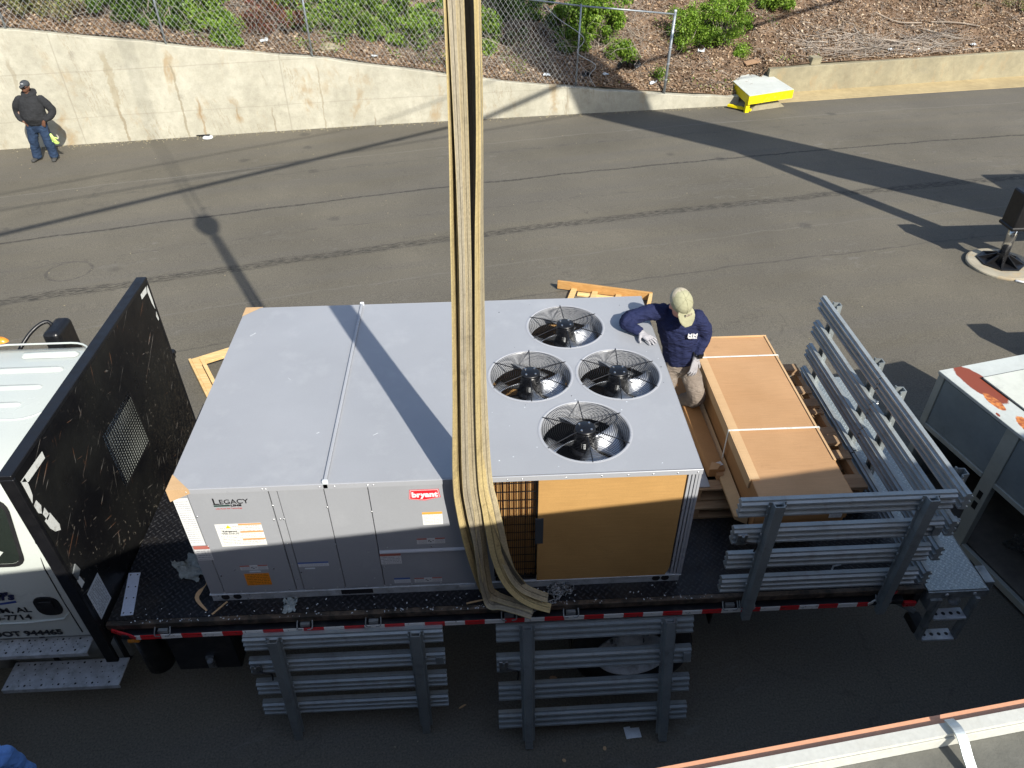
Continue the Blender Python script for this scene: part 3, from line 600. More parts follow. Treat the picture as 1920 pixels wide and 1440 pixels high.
# ------------------------------------------------------------ ground, gutter
def strip_sheet(name, left, right, mat, kind='structure', **kw):
    V = list(left) + list(right); n = len(left)
    o = MB().add(V, [(i, i + 1, n + i + 1, n + i) for i in range(n - 1)]).build(name, mat, **kw); tag(o, kind=kind); return o
g = MB(); ys = [-200, -30, 2.6, 8, 14, 20, 30, 60, 250]
g.add([(x, y, gz(min(y, 60))) for y in ys for x in (-250, 250)], [(2 * i, 2 * i + 1, 2 * i + 3, 2 * i + 2) for i in range(len(ys) - 1)])
tag(g.build('road', M['asphalt']), kind='structure')
gut_o = [(9.75, 17.02), (10.8, 17.13), (14.37, 17.66), (18.1, 18.16), (30, 19.8), (60, 24.4)]
gut_i = [(10.3, 17.92), (11.26, 18.05), (14.6, 18.58), (18.75, 19.24), (30, 21.0), (60, 25.6)]
MBg = MB(); n_ = len(gut_o)
MBg.add([(x, y, gz(y) + .012) for x, y in gut_o] + [(x, y, gz(y) + .045) for x, y in gut_i] + [(x, y, gz(y) - .1) for x, y in gut_o],
        [(i, i + 1, n_ + i + 1, n_ + i) for i in range(n_ - 1)] + [(2 * n_ + i, 2 * n_ + i + 1, i + 1, i) for i in range(n_ - 1)])
tag(MBg.build('gutter', M['gutter']), kind='structure')

# ------------------------------------------------------------ retaining wall, kerb wall, inlet
def wallmesh(xs, thick, top=None, base=-.9, lipped=False):
    mb = MB(); N_ = len(xs); f = []; V = []
    for x in xs:
        y = lerp(WL, x); z = top(x)
        V += [(x, y, gz(y) - .3), (x, y, z - .012), (x, y + .012, z), (x, y + thick, z), (x, y + thick, base)]
    for i in range(N_ - 1):
        for j in range(4): f.append((i * 5 + j, (i + 1) * 5 + j, (i + 1) * 5 + j + 1, i * 5 + j + 1))
    f += [(0, 1, 2, 3, 4), tuple((N_ - 1) * 5 + j for j in (4, 3, 2, 1, 0))]
    return mb.add(V, f)
rw = thing('retaining_wall', 'long stained pale concrete retaining wall stepping down behind the road', 'wall', (-1, 15.8, -.4))
xs = [-60, -40, -20] + [-14 + .5 * i for i in range(47)] + [9.3]
tp = lambda x: lerp(WT, x) + .012 * math.sin(x * 3.1) + .008 * math.sin(x * 7.7)
wallmesh(xs, .28, tp).build('wall', M['wall'], rw)
kw_ = thing('kerb_wall', 'low concrete kerb wall behind the sandy gutter beside the yellow inlet', 'wall', (14, 18.4, -.4))
wallmesh([10.35 + .5 * i for i in range(40)] + [40, 69], .24, lambda x: .26 if x < 30 else .3).build('wall', M['curb'], kw_)
fx = [10.33]
inl = thing('storm_drain_inlet', 'white topped storm drain inlet with bright yellow edges by the kerb', 'drain inlet', (9.9, 17.3, -.4))
c4 = [(9.30, 16.18), (10.66, 16.68), (10.44, 18.45), (9.22, 18.28)]
zl = .05
MB().hexa([(x, y, zl - .012) for x, y in c4], [(x, y, zl) for x, y in c4]).build('lid', M['lid'], inl, bevel=.004)
def inset(c, k):
    cx = sum(p[0] for p in c) / 4; cy = sum(p[1] for p in c) / 4; return [(cx + (x - cx) * k, cy + (y - cy) * k) for x, y in c]
ci = inset(c4, .997)
e = MB()
for i in (0, 3, 1):
    a = Vector(c4[i] + (0,)); b_ = Vector(c4[(i + 1) % 4] + (0,)); d = (b_ - a).normalized(); nn = Vector((-d.y, d.x, 0))
    e.hexa([a + Vector((0, 0, zl - .23)), b_ + Vector((0, 0, zl - .23)), b_ + nn * .05 + Vector((0, 0, zl - .23)), a + nn * .05 + Vector((0, 0, zl - .23))],
           [a + Vector((0, 0, zl - .014)), b_ + Vector((0, 0, zl - .014)), b_ + nn * .05 + Vector((0, 0, zl - .014)), a + nn * .05 + Vector((0, 0, zl - .014))])
e.build('yellow_edge', M['yellow'], inl)
a = Vector((9.30, 16.18, 0)); d = (Vector((10.66, 16.68, 0)) - a).normalized()
def along(t, off=0.06): q = a + d * t + Vector((-d.y, d.x, 0)) * off; return q
p_ = MB()
for t0, t1 in ((.0, .12),): 
    p_.hexa([along(t0) + Vector((0, 0, -.47)), along(t1) + Vector((0, 0, -.47)), along(t1, .12) + Vector((0, 0, -.47)), along(t0, .12) + Vector((0, 0, -.47))],
            [along(t0) + Vector((0, 0, zl - .15)), along(t1) + Vector((0, 0, zl - .15)), along(t1, .12) + Vector((0, 0, zl - .15)), along(t0, .12) + Vector((0, 0, zl - .15))])
p_.build('yellow_leg', M['yellow'], inl)
p_ = MB().hexa([along(.12, .1) + Vector((0, 0, -.47)), along(1.4, .1) + Vector((0, 0, -.47)), along(1.4, 1.6) + Vector((0, 0, -.47)), along(.12, 1.6) + Vector((0, 0, -.47))],
               [along(.62, .18) + Vector((0, 0, zl - .17)), along(.95, .18) + Vector((0, 0, zl - .17)), along(.95, 1.5) + Vector((0, 0, zl - .17)), along(.62, 1.5) + Vector((0, 0, zl - .17))])
p_.build('throat_block', M['curb'], inl)
MB().bar((8.95, 16.72, -.34), (9.45, 16.3, -.36), .10, .05).build('yellow_kerb_arm', M['yellow'], inl)

# ------------------------------------------------------------ hillside
NX, NY = 300, 60
gx_ = np.concatenate([np.linspace(-60, -12, 30, endpoint=False), np.linspace(-12, 22, 240), np.linspace(22.5, 70, 30)])
dd = np.concatenate([np.linspace(0.14, 7, 44), np.linspace(7.6, 90, 16)])
V = []; rr_ = random.Random(3)
for x in gx_:
    y0 = lerp(WL, x)
    for d0 in dd:
        y = y0 + d0; V.append((x, y, hill(x, y) + rr_.uniform(-.02, .02) * (1 if d0 > .2 else 0)))
nx, ny = len(gx_), len(dd)
F = np.array([(i * ny + j, (i + 1) * ny + j, (i + 1) * ny + j + 1, i * ny + j + 1) for i in range(nx - 1) for j in range(ny - 1)])
tag(npmesh('hillside', np.array(V), F, M['soil'], smooth=True), kind='structure')
def vhill(x, y):
    wy = np.interp(x, [a for a, b in WL], [b for a, b in WL]); d = np.maximum(0, y - wy); wt = np.interp(x, [a for a, b in WT], [b for a, b in WT])
    n = .10 * np.sin(x * .9 + y * .5) + .07 * np.sin(x * 2.1 - y * 1.7 + 1) + .04 * np.sin(x * 4.3 + y * 3.9)
    return wt - .04 + np.minimum(.46 * d, 5.5 + .1 * d) + n * np.minimum(1, d / .8), wy
def leafcloud(C, size, rs, flat=0.0, asp=.55, curl=.3):
    """C: n x 3 centres -> one bent leaf (2 quads) each"""
    n = len(C); t = rs.uniform(0, 2 * PI, n); ph = rs.uniform(-1, 1, n) * (1 - flat) * 1.4 + rs.normal(0, .25, n); ro = rs.uniform(-1, 1, n) * (1 - flat * .7)
    L = np.stack([np.cos(t) * np.cos(ph), np.sin(t) * np.cos(ph), np.sin(ph)], 1)
    up = np.tile(np.array([[0, 0, 1.0]]), (n, 1)) + rs.normal(0, .4, (n, 3)); W = np.cross(L, up); W /= np.linalg.norm(W, axis=1)[:, None] + 1e-6
    Nn = np.cross(W, L); W = W * np.cos(ro)[:, None] + Nn * np.sin(ro)[:, None]
    s = (size * rs.uniform(.6, 1.4, n))[:, None]; w_ = s * asp * .5
    a = C - L * s * .5; b = C + W * w_ + Nn * s * .02; c = C + L * s * .5 - Nn * s * curl * .4; d = C - W * w_ + Nn * s * .02; m_ = C - Nn * s * curl * .25
    V = np.stack([a, b, c, d, m_], 1).reshape(-1, 3); i = np.arange(n)[:, None] * 5
    F = np.concatenate([i + np.array([[0, 1, 4]]), i + np.array([[1, 2, 4]]), i + np.array([[2, 3, 4]]), i + np.array([[3, 0, 4]])])
    return V, F
rs = np.random.RandomState(5)
n = 60000; x = rs.uniform(-11, 22, n); wy = np.interp(x, [a for a, b in WL], [b for a, b in WL]); d = .16 + 5.4 * rs.uniform(0, 1, n) ** 1.4; y = wy + d
z, _ = vhill(x, y); V, F = leafcloud(np.stack([x, y, z + rs.uniform(.005, .05, n)], 1), .085, rs, .75, .6, .8)
tag(npmesh('leaf_litter', V, F, M['deadleaf']), kind='stuff', label='brown dead leaves covering the hillside above the wall', cat='leaf litter')
n = 30000; x = rs.uniform(-10.5, 12, n); wy = np.interp(x, [a for a, b in WL], [b for a, b in WL]); d = .2 + 3.6 * rs.uniform(0, 1, n); y = wy + d
cl = np.sin(x * 2.3 + y * 1.1) + np.sin(x * .9 - y * 2.7 + 2) + .8 * np.sin(x * 5.1 + y * 4.3); kk = (cl > .95) & (rs.uniform(0, 1, n) < np.where(x < 6.5, .9, .35)); x = x[kk]; y = y[kk]
z, _ = vhill(x, y); V, F = leafcloud(np.stack([x, y, z + rs.uniform(.01, .2, len(x))], 1), .055, rs, .2, .6, .4)
tag(npmesh('weeds', V, F, M['leaf']), kind='stuff', label='low green weeds scattered between the shrubs on the slope', cat='weeds')
def twigs(name, n, x0, x1, d0, d1, l0, l1, r, mat, rs, lift=.05, up=.2, wig=.12):
    V = []; F = []
    for k in range(n):
        x = rs.uniform(x0, x1); y = lerp(WL, x) + rs.uniform(d0, d1); z = hill(x, y) + rs.uniform(.01, lift); t = rs.uniform(0, PI); L = rs.uniform(l0, l1); u = rs.uniform(0, up)
        p = Vector((x, y, z)); d = Vector((math.cos(t), math.sin(t) * .7, u)); m = 5; b = len(V); rr = r * rs.uniform(.5, 1.4)
        for i in range(m):
            a = d.orthogonal().normalized(); c = d.cross(a).normalized(); q = rr * (1 - .6 * i / m)
            for j in range(3): V.append(p + (a * math.cos(2.1 * j) + c * math.sin(2.1 * j)) * q)
            d = (d.normalized() + Vector(rs.normal(0, wig, 3)) + Vector((0, 0, -.03))).normalized(); p = p + d * (L / (m - 1))
            if p.z < hill(p.x, p.y) + .005: p.z = hill(p.x, p.y) + .01
        for i in range(m - 1):
            for j in range(3): F.append((b + i * 3 + j, b + i * 3 + (j + 1) % 3, b + (i + 1) * 3 + (j + 1) % 3, b + (i + 1) * 3 + j))
    return npmesh(name, np.array([tuple(v) for v in V]), np.array(F), mat)
tag(twigs('fallen_twigs', 7500, -11, 22, .15, 5, .08, .5, .005, M['twig'], rs, .08, .5), kind='stuff', label='thin dry twigs lying over the brown hillside', cat='twigs')
tag(twigs('dry_vines', 1900, -11, 7, .1, 2.8, .5, 1.7, .005, M['twig'], rs, .5, 1.0, .3), kind='stuff', label='tangled grey dry vines behind the chain-link fence', cat='vines')
tag(twigs('pale_vines', 60, -6.5, 6, .15, 1.6, 1.0, 2.4, .011, M['twig'], rs, .6, 1.4, .35), kind='stuff', label='long pale bare vines arching behind the fence mesh', cat='vines')
tag(twigs('brush_pile', 520, 11.6, 16.5, .12, .9, .4, 1.3, .009, M['twig'], rs, .16, .2, .08), kind='stuff', label='pile of pale dead branches along the kerb wall', cat='brush')

# shrubs: (x, y, rx, ry, rz, n, leaf size, material, label)
SH = [
 (-8.6, 15.15, .9, .3, .55, 2600, .06, 'leafolive', 'olive brown scrubby shrub at the far left behind the fence'),
 (-7.3, 15.4, .8, .3, .5, 2600, .06, 'leafolive', 'thin olive shrub left of the dark glossy bush'),
 (-8.0, 15.9, .9, .4, .7, 3200, .07, 'leafdark', 'dark leafy bush cut by the top left corner'),
 (-6.1, 15.85, .75, .35, .85, 5200, .075, 'leafdark', 'dark glossy bush left of the first full fence post'),
 (-5.2, 15.75, .6, .3, .6, 4200, .075, 'leafdark', 'low dark bush at the foot of the first full fence post'),
 (-4.5, 16.1, .75, .4, .85, 7600, .08, 'leaf', 'dense green bush right of the first full fence post'),
 (-3.65, 15.8, .4, .25, .5, 2600, .07, 'leaf', 'small bright bush hanging low over the concrete wall'),
 (-2.75, 16.6, .7, .4, .6, 3000, .06, 'leafred', 'reddish brown scrub left of the second fence post'),
 (-1.95, 16.75, .75, .4, .65, 5200, .08, 'leaf', 'bright green bush around the orange log'),
 (-.95, 16.75, .7, .4, .6, 5200, .08, 'leaf', 'bright green bush above the grey rubble lump'),
 (.0, 16.95, .85, .45, .85, 8600, .085, 'leaf', 'largest bright green bush just left of the hanging slings'),
 (.75, 16.95, .4, .3, .55, 3200, .08, 'leaf', 'drooping green spray at the right of the largest bush'),
 (1.35, 17.5, .5, .4, .7, 2600, .075, 'leafdark', 'green bush half hidden by the left edge of the slings'),
 (2.45, 17.4, .35, .3, .95, 5200, .085, 'leaf', 'tall green bush seen right beside the slings'),
 (3.7, 18.3, .95, .5, .8, 5200, .07, 'leafdark', 'dark sparse bush behind the loose fence mesh'),
 (4.7, 18.0, .5, .4, .8, 4600, .075, 'leafdark', 'darker bush left of the leaning fence post'),
 (5.45, 17.95, .65, .45, .95, 8600, .08, 'leaf', 'big green bush behind the leaning fence post'),
 (6.1, 17.6, .3, .25, .40, 3000, .07, 'leaf', 'small round green bush above the black plastic bag'),
 (8.1, 18.9, .45, .4, .75, 3800, .06, 'leaf', 'loose green bush right of the fence end'),
 (9.2, 19.1, .7, .5, .75, 7600, .06, 'leaf', 'speckled green bush above the yellow inlet'),
 (11.0, 20.2, .5, .4, .45, 3600, .07, 'leaf', 'small green bush up the bare slope right of the inlet'),
 (9.75, 18.6, .25, .2, .3, 900, .05, 'leaf', 'little green sprig on the brown slope above the inlet'),
 (7.15, 17.25, .12, .12, .22, 420, .055, 'leaf', 'tiny bright green sprout at the foot of the end post'),
 (-3.75, 15.72, .22, .12, .16, 700, .06, 'leafdark', 'small dark green tuft at the top edge of the wall'),
 (18.6, 21.2, 1.6, .7, .6, 2600, .05, 'leafolive', 'dry grey brown thicket at the upper right'),
]
for (x, y, rx, ry, rz, n, ls, mt, lab) in SH:
    z0 = hill(x, y); t = thing('shrub', lab, 'shrub', (x, y, z0), 'shrubs on the hillside')
    rs2 = np.random.RandomState(int(abs(x * 100 + y * 7)) % 9999)
    if rx > .35: rz *= 1.3; n = int(n * 1.45); rx *= 1.15
    nl = max(5, int(n / 190)); blobs = []
    for k in range(nl):
        a = rs2.uniform(0, 2 * PI); h = rs2.uniform(.12, 1.0); q = math.sqrt(rs2.uniform(0, 1)) * math.sqrt(max(.15, 1 - (h - .35) ** 2)); bx = rx * q * math.cos(a); by = ry * q * math.sin(a)
        blobs.append((bx, by, rz * h * rs2.uniform(.85, 1.15), rs2.uniform(.07, .20)))
    C = []
    for k in range(n):
        bx, by, bz, br = blobs[rs2.randint(nl)]; v = rs2.normal(0, 1, 3); v /= np.linalg.norm(v) + 1e-6; q = rs2.uniform(.35, 1.2)
        C.append((x + bx + v[0] * br * q * 1.25, y + by + v[1] * br * q, z0 + by * .4 + bz + v[2] * br * q))
    C = np.array(C); hz_, _ = vhill(C[:, 0], C[:, 1]); wy_ = np.interp(C[:, 0], [a for a, b in WL], [b for a, b in WL])
    C = C[(C[:, 2] > hz_ - .02) & (C[:, 1] > wy_ + .13)]
    V, F = leafcloud(C, ls * .92, rs2, .1, .62, .4); npmesh('foliage', V, F, M[mt], t)
    st = MB()
    for k in range(0, nl, 2):
        bx, by, bz, br = blobs[k]; j = Vector(rs2.normal(0, .07, 3)); st.tube(spline([(x + bx * .2, y + by * .2, z0 - .05), Vector((x + bx * .5, y + by * .5, z0 + bz * .55)) + j, (x + bx, y + by, z0 + by * .4 + bz)], 3), [.011, .010, .009, .008, .007, .005, .004], 5)
    tag(st.build('stems', M['twig'], t), kind='stuff')

# single finds on the slope
def chunk(name, c, r, mat, lab, cat, rs3=None, sub=2, jit=.22, rot=0):
    bm = bmesh.new(); bmesh.ops.create_icosphere(bm, subdivisions=sub, radius=1); rg = random.Random(int(c[0] * 97))
    for v in bm.verts: v.co *= 1 + rg.uniform(-jit, jit); v.co = Vector((v.co.x * r[0], v.co.y * r[1], v.co.z * r[2]))
    me = bpy.data.meshes.new(name); bm.to_mesh(me); bm.free(); o = link(name, me, mat); o.location = c; o.rotation_euler = (0, 0, rot); return tag(o, lab, cat)
chunk('rubble_lump', (-1.45, 16.2, 1.42), (.30, .16, .11), M['curb'], 'grey broken concrete lump resting above the wall behind the fence', 'rubble')
lg = thing('fallen_log', 'orange brown weathered log lying on the slope behind the fence', 'log', (-2.1, 17.0, 2.0))
MB().tube([(-2.62, 17.2, 2.12), (-2.2, 17.1, 2.1), (-1.8, 16.95, 1.98), (-1.3, 16.8, 1.84)], [.035, .045, .04, .03], 9).build('log', M['log'], lg, smooth=True)
def crumple(name, c, sx, sy, sz, mat, lab, cat, seed=1, nq=9, parent=None, thick=.0, group=None):
    rg = np.random.RandomState(seed); V = []
    H = rg.normal(0, 1, (nq, nq))
    for i in range(nq):
        for j in range(nq):
            V.append((c[0] + (i / (nq - 1) - .5) * sx + rg.normal(0, sx * .03), c[1] + (j / (nq - 1) - .5) * sy + rg.normal(0, sy * .03), c[2] + abs(H[i, j]) * sz))
    F = [(i * nq + j, (i + 1) * nq + j, (i + 1) * nq + j + 1, i * nq + j + 1) for i in range(nq - 1) for j in range(nq - 1)]
    o = npmesh(name, np.array(V), np.array(F), mat, parent); return tag(o, lab, cat, group) if not parent else o
crumple('plastic_bag', (6.28, 17.4, .5), .62, .34, .10, M['bag'], 'crumpled black plastic bag lying on the leaves near the fence end', 'bag', 4, 12)
crumple('plastic_bag', (5.1, 17.0, .38), .3, .24, .08, M['bag'], 'dark plastic scrap caught low on the torn fence mesh', 'bag', 9, 10)
o = MB().box(-.17, .17, -.10, .10, -.10, .10).build('concrete_block', M['curb'], bevel=.01); o.location = (11.75, 18.3, .36); o.rotation_euler = (.1, .08, .35); tag(o, 'loose pale concrete block sitting on top of the kerb wall', 'block')
o = MB().box(-.38, .38, -.09, .09, -.02, .02).build('wood_board', M['log'], bevel=.003); o.location = (10.15, 18.45, .33); o.rotation_euler = (.25, -.12, .25); tag(o, 'grey wooden board lying beyond the white inlet lid', 'board')
br = thing('dead_branch', 'long pale dead branch lying across the brush above the kerb wall', 'branch', (12.7, 18.9, .4))
MB().tube(spline([(12.1, 18.55, .42), (12.6, 18.75, .50), (13.3, 18.8, .52), (14.2, 19.1, .55)], 4), [.03] * 6 + [.022] * 7, 7).build('branch', M['twig'], br)
for k, (x, y, l) in enumerate([(14.9, 20.3, 'thin pale dead branch high on the bare slope'), (16.6, 20.1, 'short grey dead branch at the upper right of the slope')]):
    b2 = thing('dead_branch', l, 'branch', (x, y, hill(x, y))); MB().tube(spline([(x - .7, y + .1, hill(x - .7, y + .1) + .06), (x, y, hill(x, y) + .09), (x + .7, y - .12, hill(x + .7, y - .12) + .07)], 4), .018, 6).build('branch', M['twig'], b2)
LIT = [(8.55, 18.6, 'white plastic scrap lying on the leaves left of the yellow inlet'), (9.35, 18.95, 'crumpled white wrapper above the yellow inlet'), (14.2, 18.95, 'white paper scrap among the brush above the kerb wall'), (4.0, 16.75, 'white cup lying on the wall top by the torn mesh'),
       (-.35, 16.2, 'pale plastic scrap on the wall top left of the slings'), (6.9, 17.0, 'white paper scrap left of the end post'), (-2.95, 16.1, 'small white scrap above the stained wall'), (5.6, 17.0, 'light grey wrapper between the last two posts'), (16.9, 19.35, 'pale scrap at the upper right by the kerb wall'), (4.55, 18.0, 'white litter among leaves behind the loose mesh')]
for k, (x, y, l) in enumerate(LIT): crumple('litter', (x, y, hill(x, y) + .05), .17, .13, .035, M['litter'], l, 'litter', 20 + k, 5, group='white litter on the hillside')
o = MB().lathe([(.001, .012), (.10, .012), (.12, .018), (.13, .0)], (-4.56, 15.2, gz(15.2)), 16).build('paper_plate', M['litter']); tag(o, 'white disc of litter on the road at the foot of the wall', 'litter')
o = MB().box(-.16, .16, -.05, .05, 0, .03).build('dark_scrap', M['black']); o.location = (-4.7, 15.33, gz(15.3) + .01); tag(o, 'small dark scrap against the foot of the retaining wall', 'litter')

# ------------------------------------------------------------ chain-link fence on the wall
fe = thing('chain_link_fence', 'rusting galvanised chain-link fence along the top of the retaining wall', 'fence', (-1.5, 16.0, 1.2))
PX = [-18.1, -14.8, -11.5, -8.25, -5.03, -1.80, 1.45, 4.76, 7.18]
def wt(x): return lerp(WT, x) + .0
def wyy(x): return lerp(WL, x) + .10
for x in PX:
    h = 1.98 if x < 7 else 2.0; r = .024 if x < 7 else .037; ln = {4.76: .05, 7.18: .06, -1.8: -.03, -5.03: -.02}.get(x, 0)
    po = MB().tube([(x, wyy(x), wt(x) - .05), (x + ln, wyy(x), wt(x) + h)], r, 10).build('post', M['post'], fe, smooth=True)
    if x > 7:
        for zz in (.35, .75, 1.15, 1.7): MB().ring((x + ln * zz / h, wyy(x), wt(x) + zz), r + .004, .008, 14, None, 5).build('tension_band', M['fence'], po, smooth=True)
        MB().lathe([(.001, .05), (.03, .045), (.042, .02), (.042, 0)], (x + ln, wyy(x), wt(x) + h), 12).build('post_cap', M['fence'], po, smooth=True)
for xa, xb in zip(PX[:-1], PX[1:]):
    zb_ = wt(xb) + 1.94; MB().tube([(xa, wyy(xa), wt(xa) + 1.94), (xb + (.05 if xb > 7 else 0), wyy(xb), zb_)], .021, 8).build('top_rail', M['post'], fe, smooth=True)
def mesh_top(x): return 1.92
wires = MB(); pit = .125
def torn(x):   # torn free edge right of the leaning post: mesh keeps only up to this height fraction line
    return x
x = -19.0
V = []; F = []
def wv(p, q, n=9, amp=.012, seed=0):
    rg = random.Random(seed); b = len(V); rr = .0034
    for i in range(n + 1):
        t = i / n; c = p.lerp(q, t); s_ = .02 * math.sin(c.x * 2.3 + c.z * 1.9) + .03 * math.sin(c.x * .8) + .05 * max(0, c.x - 2.5) * math.sin(c.z * 2.0 + c.x); c = c + Vector((0, s_ - .03, 0))
        for j in range(3): V.append((c.x + rr * math.cos(2.094 * j), c.y + rr * math.sin(2.094 * j), c.z))
    for i in range(n):
        for j in range(3): F.append((b + i * 3 + j, b + i * 3 + (j + 1) % 3, b + (i + 1) * 3 + (j + 1) % 3, b + (i + 1) * 3 + j))
k = 0
while x < 9:
    for sgn in (1, -1):
        p = Vector((x, 0, 0)); H = 1.90; q = Vector((x + sgn * H * .72, 0, H))
        def P3(t):
            X = p.x + (q.x - p.x) * t; X = X; return Vector((X, wyy(min(max(X, -59), 9)), wt(min(max(X, -59), 9)) + H * t + .02))
        # clip right-hand edge: x < 5.35 at foot, leaning back to x < 3.2 at the top
        def inside(t): X = p.x + (q.x - p.x) * t; return -18.1 < X < 5.25 - 1.35 * t + .12 * math.sin(t * 9)
        ts = [i / 24 for i in range(25) if inside(i / 24)]
        if len(ts) > 2: wv(P3(ts[0]), P3(ts[-1]), max(2, len(ts) // 3), seed=k)
    x += pit; k += 1
fm = npmesh('mesh_wire', np.array(V), np.array(F), M['fence'], fe); tag(fm, kind='stuff')
MB().tube(spline([(5.28, wyy(5.2) - .05, wt(5.2) + .05), (5.1, wyy(5.2) - .1, wt(5.2) + .35), (5.25, wyy(5.2) - .08, wt(5.2) + .6), (4.75, wyy(5) - .1, wt(5) + .9), (4.9, wyy(5) - .1, wt(5) + 1.25), (4.2, wyy(4) - .05, wt(4) + 1.6), (3.9, wyy(4), wt(4) + 1.9)], 5), .008, 5).build('torn_edge_wire', M['fence'], fe)
# ------------------------------------------------------------ flatbed truck
tr = thing('flatbed_truck', 'white flatbed truck with a scratched black headboard carrying the grey rooftop unit', 'truck', (2.2, 1.1, 0))
BX0, BX1, BY0, BY1, BZ = -.74, 5.45, -.18, 2.42, 1.30
B(BX0, BX1, BY0 + .045, BY1 - .045, BZ - .06, BZ).build('deck', M['deck'], tr)
for y0, y1 in ((BY0, BY0 + .04), (BY1 - .04, BY1)): B(BX0, BX1, y0, y1, BZ - .055, BZ + .006).build('deck_edge', M['edge'], tr, bevel=.004)
ch = MB(); ch.box(BX0 + .02, BX1 - .25, BY0 + .03, BY0 + .07, BZ - .22, BZ - .062); ch.box(BX0 + .1, BX1 - .15, BY0 - .035, BY0 + .03, BZ - .13, BZ - .078)
ch.box(BX0 + .02, BX1 - .25, BY1 - .07, BY1 - .03, BZ - .22, BZ - .062); ch.build('side_rail', M['blacksteel'], tr, bevel=.005)
# reflective tape on the rub rail, with its bent ends
t_ = MB(); t_.box(BX0 + .2, 5.02, BY0 - .040, BY0 - .0355, BZ - .128, BZ - .083); t_.build('reflective_tape', M['tape'], tr)
MB().bar((BX0 + .205, BY0 - .038, BZ - .105), (BX0 + .03, BY0 - .005, BZ - .052), .012, .036).build('reflective_tape', M['red_lamp'], tr)
MB().bar((5.02, BY0 - .038, BZ - .105), (5.22, BY0 - .0, BZ - .03), .010, .030).build('reflective_tape', M['whitetape'], tr); MB().bar((5.22, BY0 + .0, BZ - .03), (5.27, BY0 + .01, BZ - .015), .010, .034).build('reflective_tape', M['red_lamp'], tr)
for x in (-.33, .72, 1.23, 2.25, 2.72, 3.94, 4.07, 5.13):    # wire stake pockets on the rub rail
    pk = MB().tube(spline([(x - .055, BY0 - .005, BZ - .03), (x - .055, BY0 - .05, BZ - .07), (x - .02, BY0 - .055, BZ - .078)], 3), .005, 6)
    pk.tube(spline([(x + .055, BY0 - .005, BZ - .03), (x + .055, BY0 - .05, BZ - .07), (x + .02, BY0 - .055, BZ - .078)], 3), .005, 6)
    pk.box(x - .035, x + .035, BY0 - .03, BY0 - .004, BZ - .15, BZ - .05); pk.build('stake_pocket', M['ladder'], tr)
for y in (.55, 1.45):
    B(-3.6, 5.3, y, y + .08, .86, 1.12).build('frame_rail', M['blacksteel'], tr)
cm = MB()
for x in (-.4, .2, .8, 1.4, 2.0, 2.6, 3.2, 3.8, 4.4, 5.0): cm.box(x, x + .06, BY0 + .08, BY1 - .08, 1.12, 1.235)
cm.build('cross_members', M['blacksteel'], tr)
# headboard
hb = MB(); HX0, HX1, HY0, HY1, HZ0, HZ1 = -.835, -.75, -.235, 2.19, 1.12, 2.90
sy0, sy1, sz0, sz1 = .735, 1.30, 1.81, 2.36
hb.box(HX1 - .012, HX1, HY0 + .03, sy0, HZ0, HZ1 - .03).box(HX1 - .012, HX1, sy1, HY1 - .03, HZ0, HZ1 - .03).box(HX1 - .012, HX1, sy0, sy1, HZ0, sz0).box(HX1 - .012, HX1, sy0, sy1, sz1, HZ1 - .03)
hbo = hb.build('headboard', M['headboard'], tr)
fr = MB(); fr.box(HX0, HX1 + .004, HY0, HY1, HZ1 - .03, HZ1 + .004).box(HX0, HX1 + .004, HY0, HY0 + .03, HZ0 - .2, HZ1 - .031).box(HX0, HX1 + .004, HY1 - .03, HY1, HZ0, HZ1 - .031)
fr.box(HX0, HX1 - .013, .3, .36, HZ0, HZ1 - .031).box(HX0, HX1 - .013, 1.6, 1.66, HZ0, HZ1 - .031)
fr.build('headboard_frame', M['black'], hbo, bevel=.004)
gb = MB(); NS = 17
for i in range(NS + 1):
    y = sy0 + (sy1 - sy0) * i / NS; gb.box(HX1 - .004, HX1 - .002, y - .0045, y + .0045, sz0, sz1)
for i in range(20):
    z = sz0 + (sz1 - sz0) * i / 19; gb.box(HX1 - .0065, HX1 - .0045, sy0, sy1, z - .0036, z + .0036)
gb.build('window_grille', M['black'], hbo)
def xplate(name, y, z, w, h, mat, par=None, rot=0.0, x=HX1):
    return plate(name, (x + .002, y, z), (0, math.cos(rot), math.sin(rot)), (0, -math.sin(rot), math.cos(rot)), (1, 0, 0), w, h, mat, par or hbo)
def torn_tape(pts, nm='tape'):
    o = MB().add([(HX1 + .003, y, z) for y, z in pts], [tuple(range(len(pts)))]).build(nm, M['whitetape'], hbo); return o
torn_tape([(-.14, 2.80), (-.185, 2.80), (-.19, 2.62), (-.155, 2.66), (-.14, 2.735)])
torn_tape([(-.19, 2.81), (.10, 2.80), (.095, 2.745), (-.13, 2.752)])
for q in ([(-.19, 2.60), (-.15, 2.61), (-.135, 2.545), (-.165, 2.50), (-.188, 2.53)], [(-.16, 2.49), (-.12, 2.51), (-.11, 2.43), (-.15, 2.42)], [(-.175, 2.44), (-.10, 2.44), (-.075, 2.30), (-.09, 2.26), (-.14, 2.30), (-.165, 2.36)],
          [(2.13, 2.845), (1.99, 2.845), (1.985, 2.80), (2.10, 2.795)], [(2.155, 2.845), (2.115, 2.80), (2.125, 2.68), (2.15, 2.60), (2.158, 2.7)], [(2.15, 2.58), (2.12, 2.55), (2.135, 2.49), (2.155, 2.5)]): torn_tape(q)
for q in ([(-.195, 1.93), (-.135, 1.96), (-.12, 1.885), (-.185, 1.85)],): 
    MB().add([(HX1 + .012, y, z) for y, z in q] + [(HX1 + .002, y, z) for y, z in q], [(0, 1, 2, 3), (0, 1, 5, 4), (1, 2, 6, 5), (2, 3, 7, 6), (3, 0, 4, 7)]).build('hasp', M['ladder'], hbo)
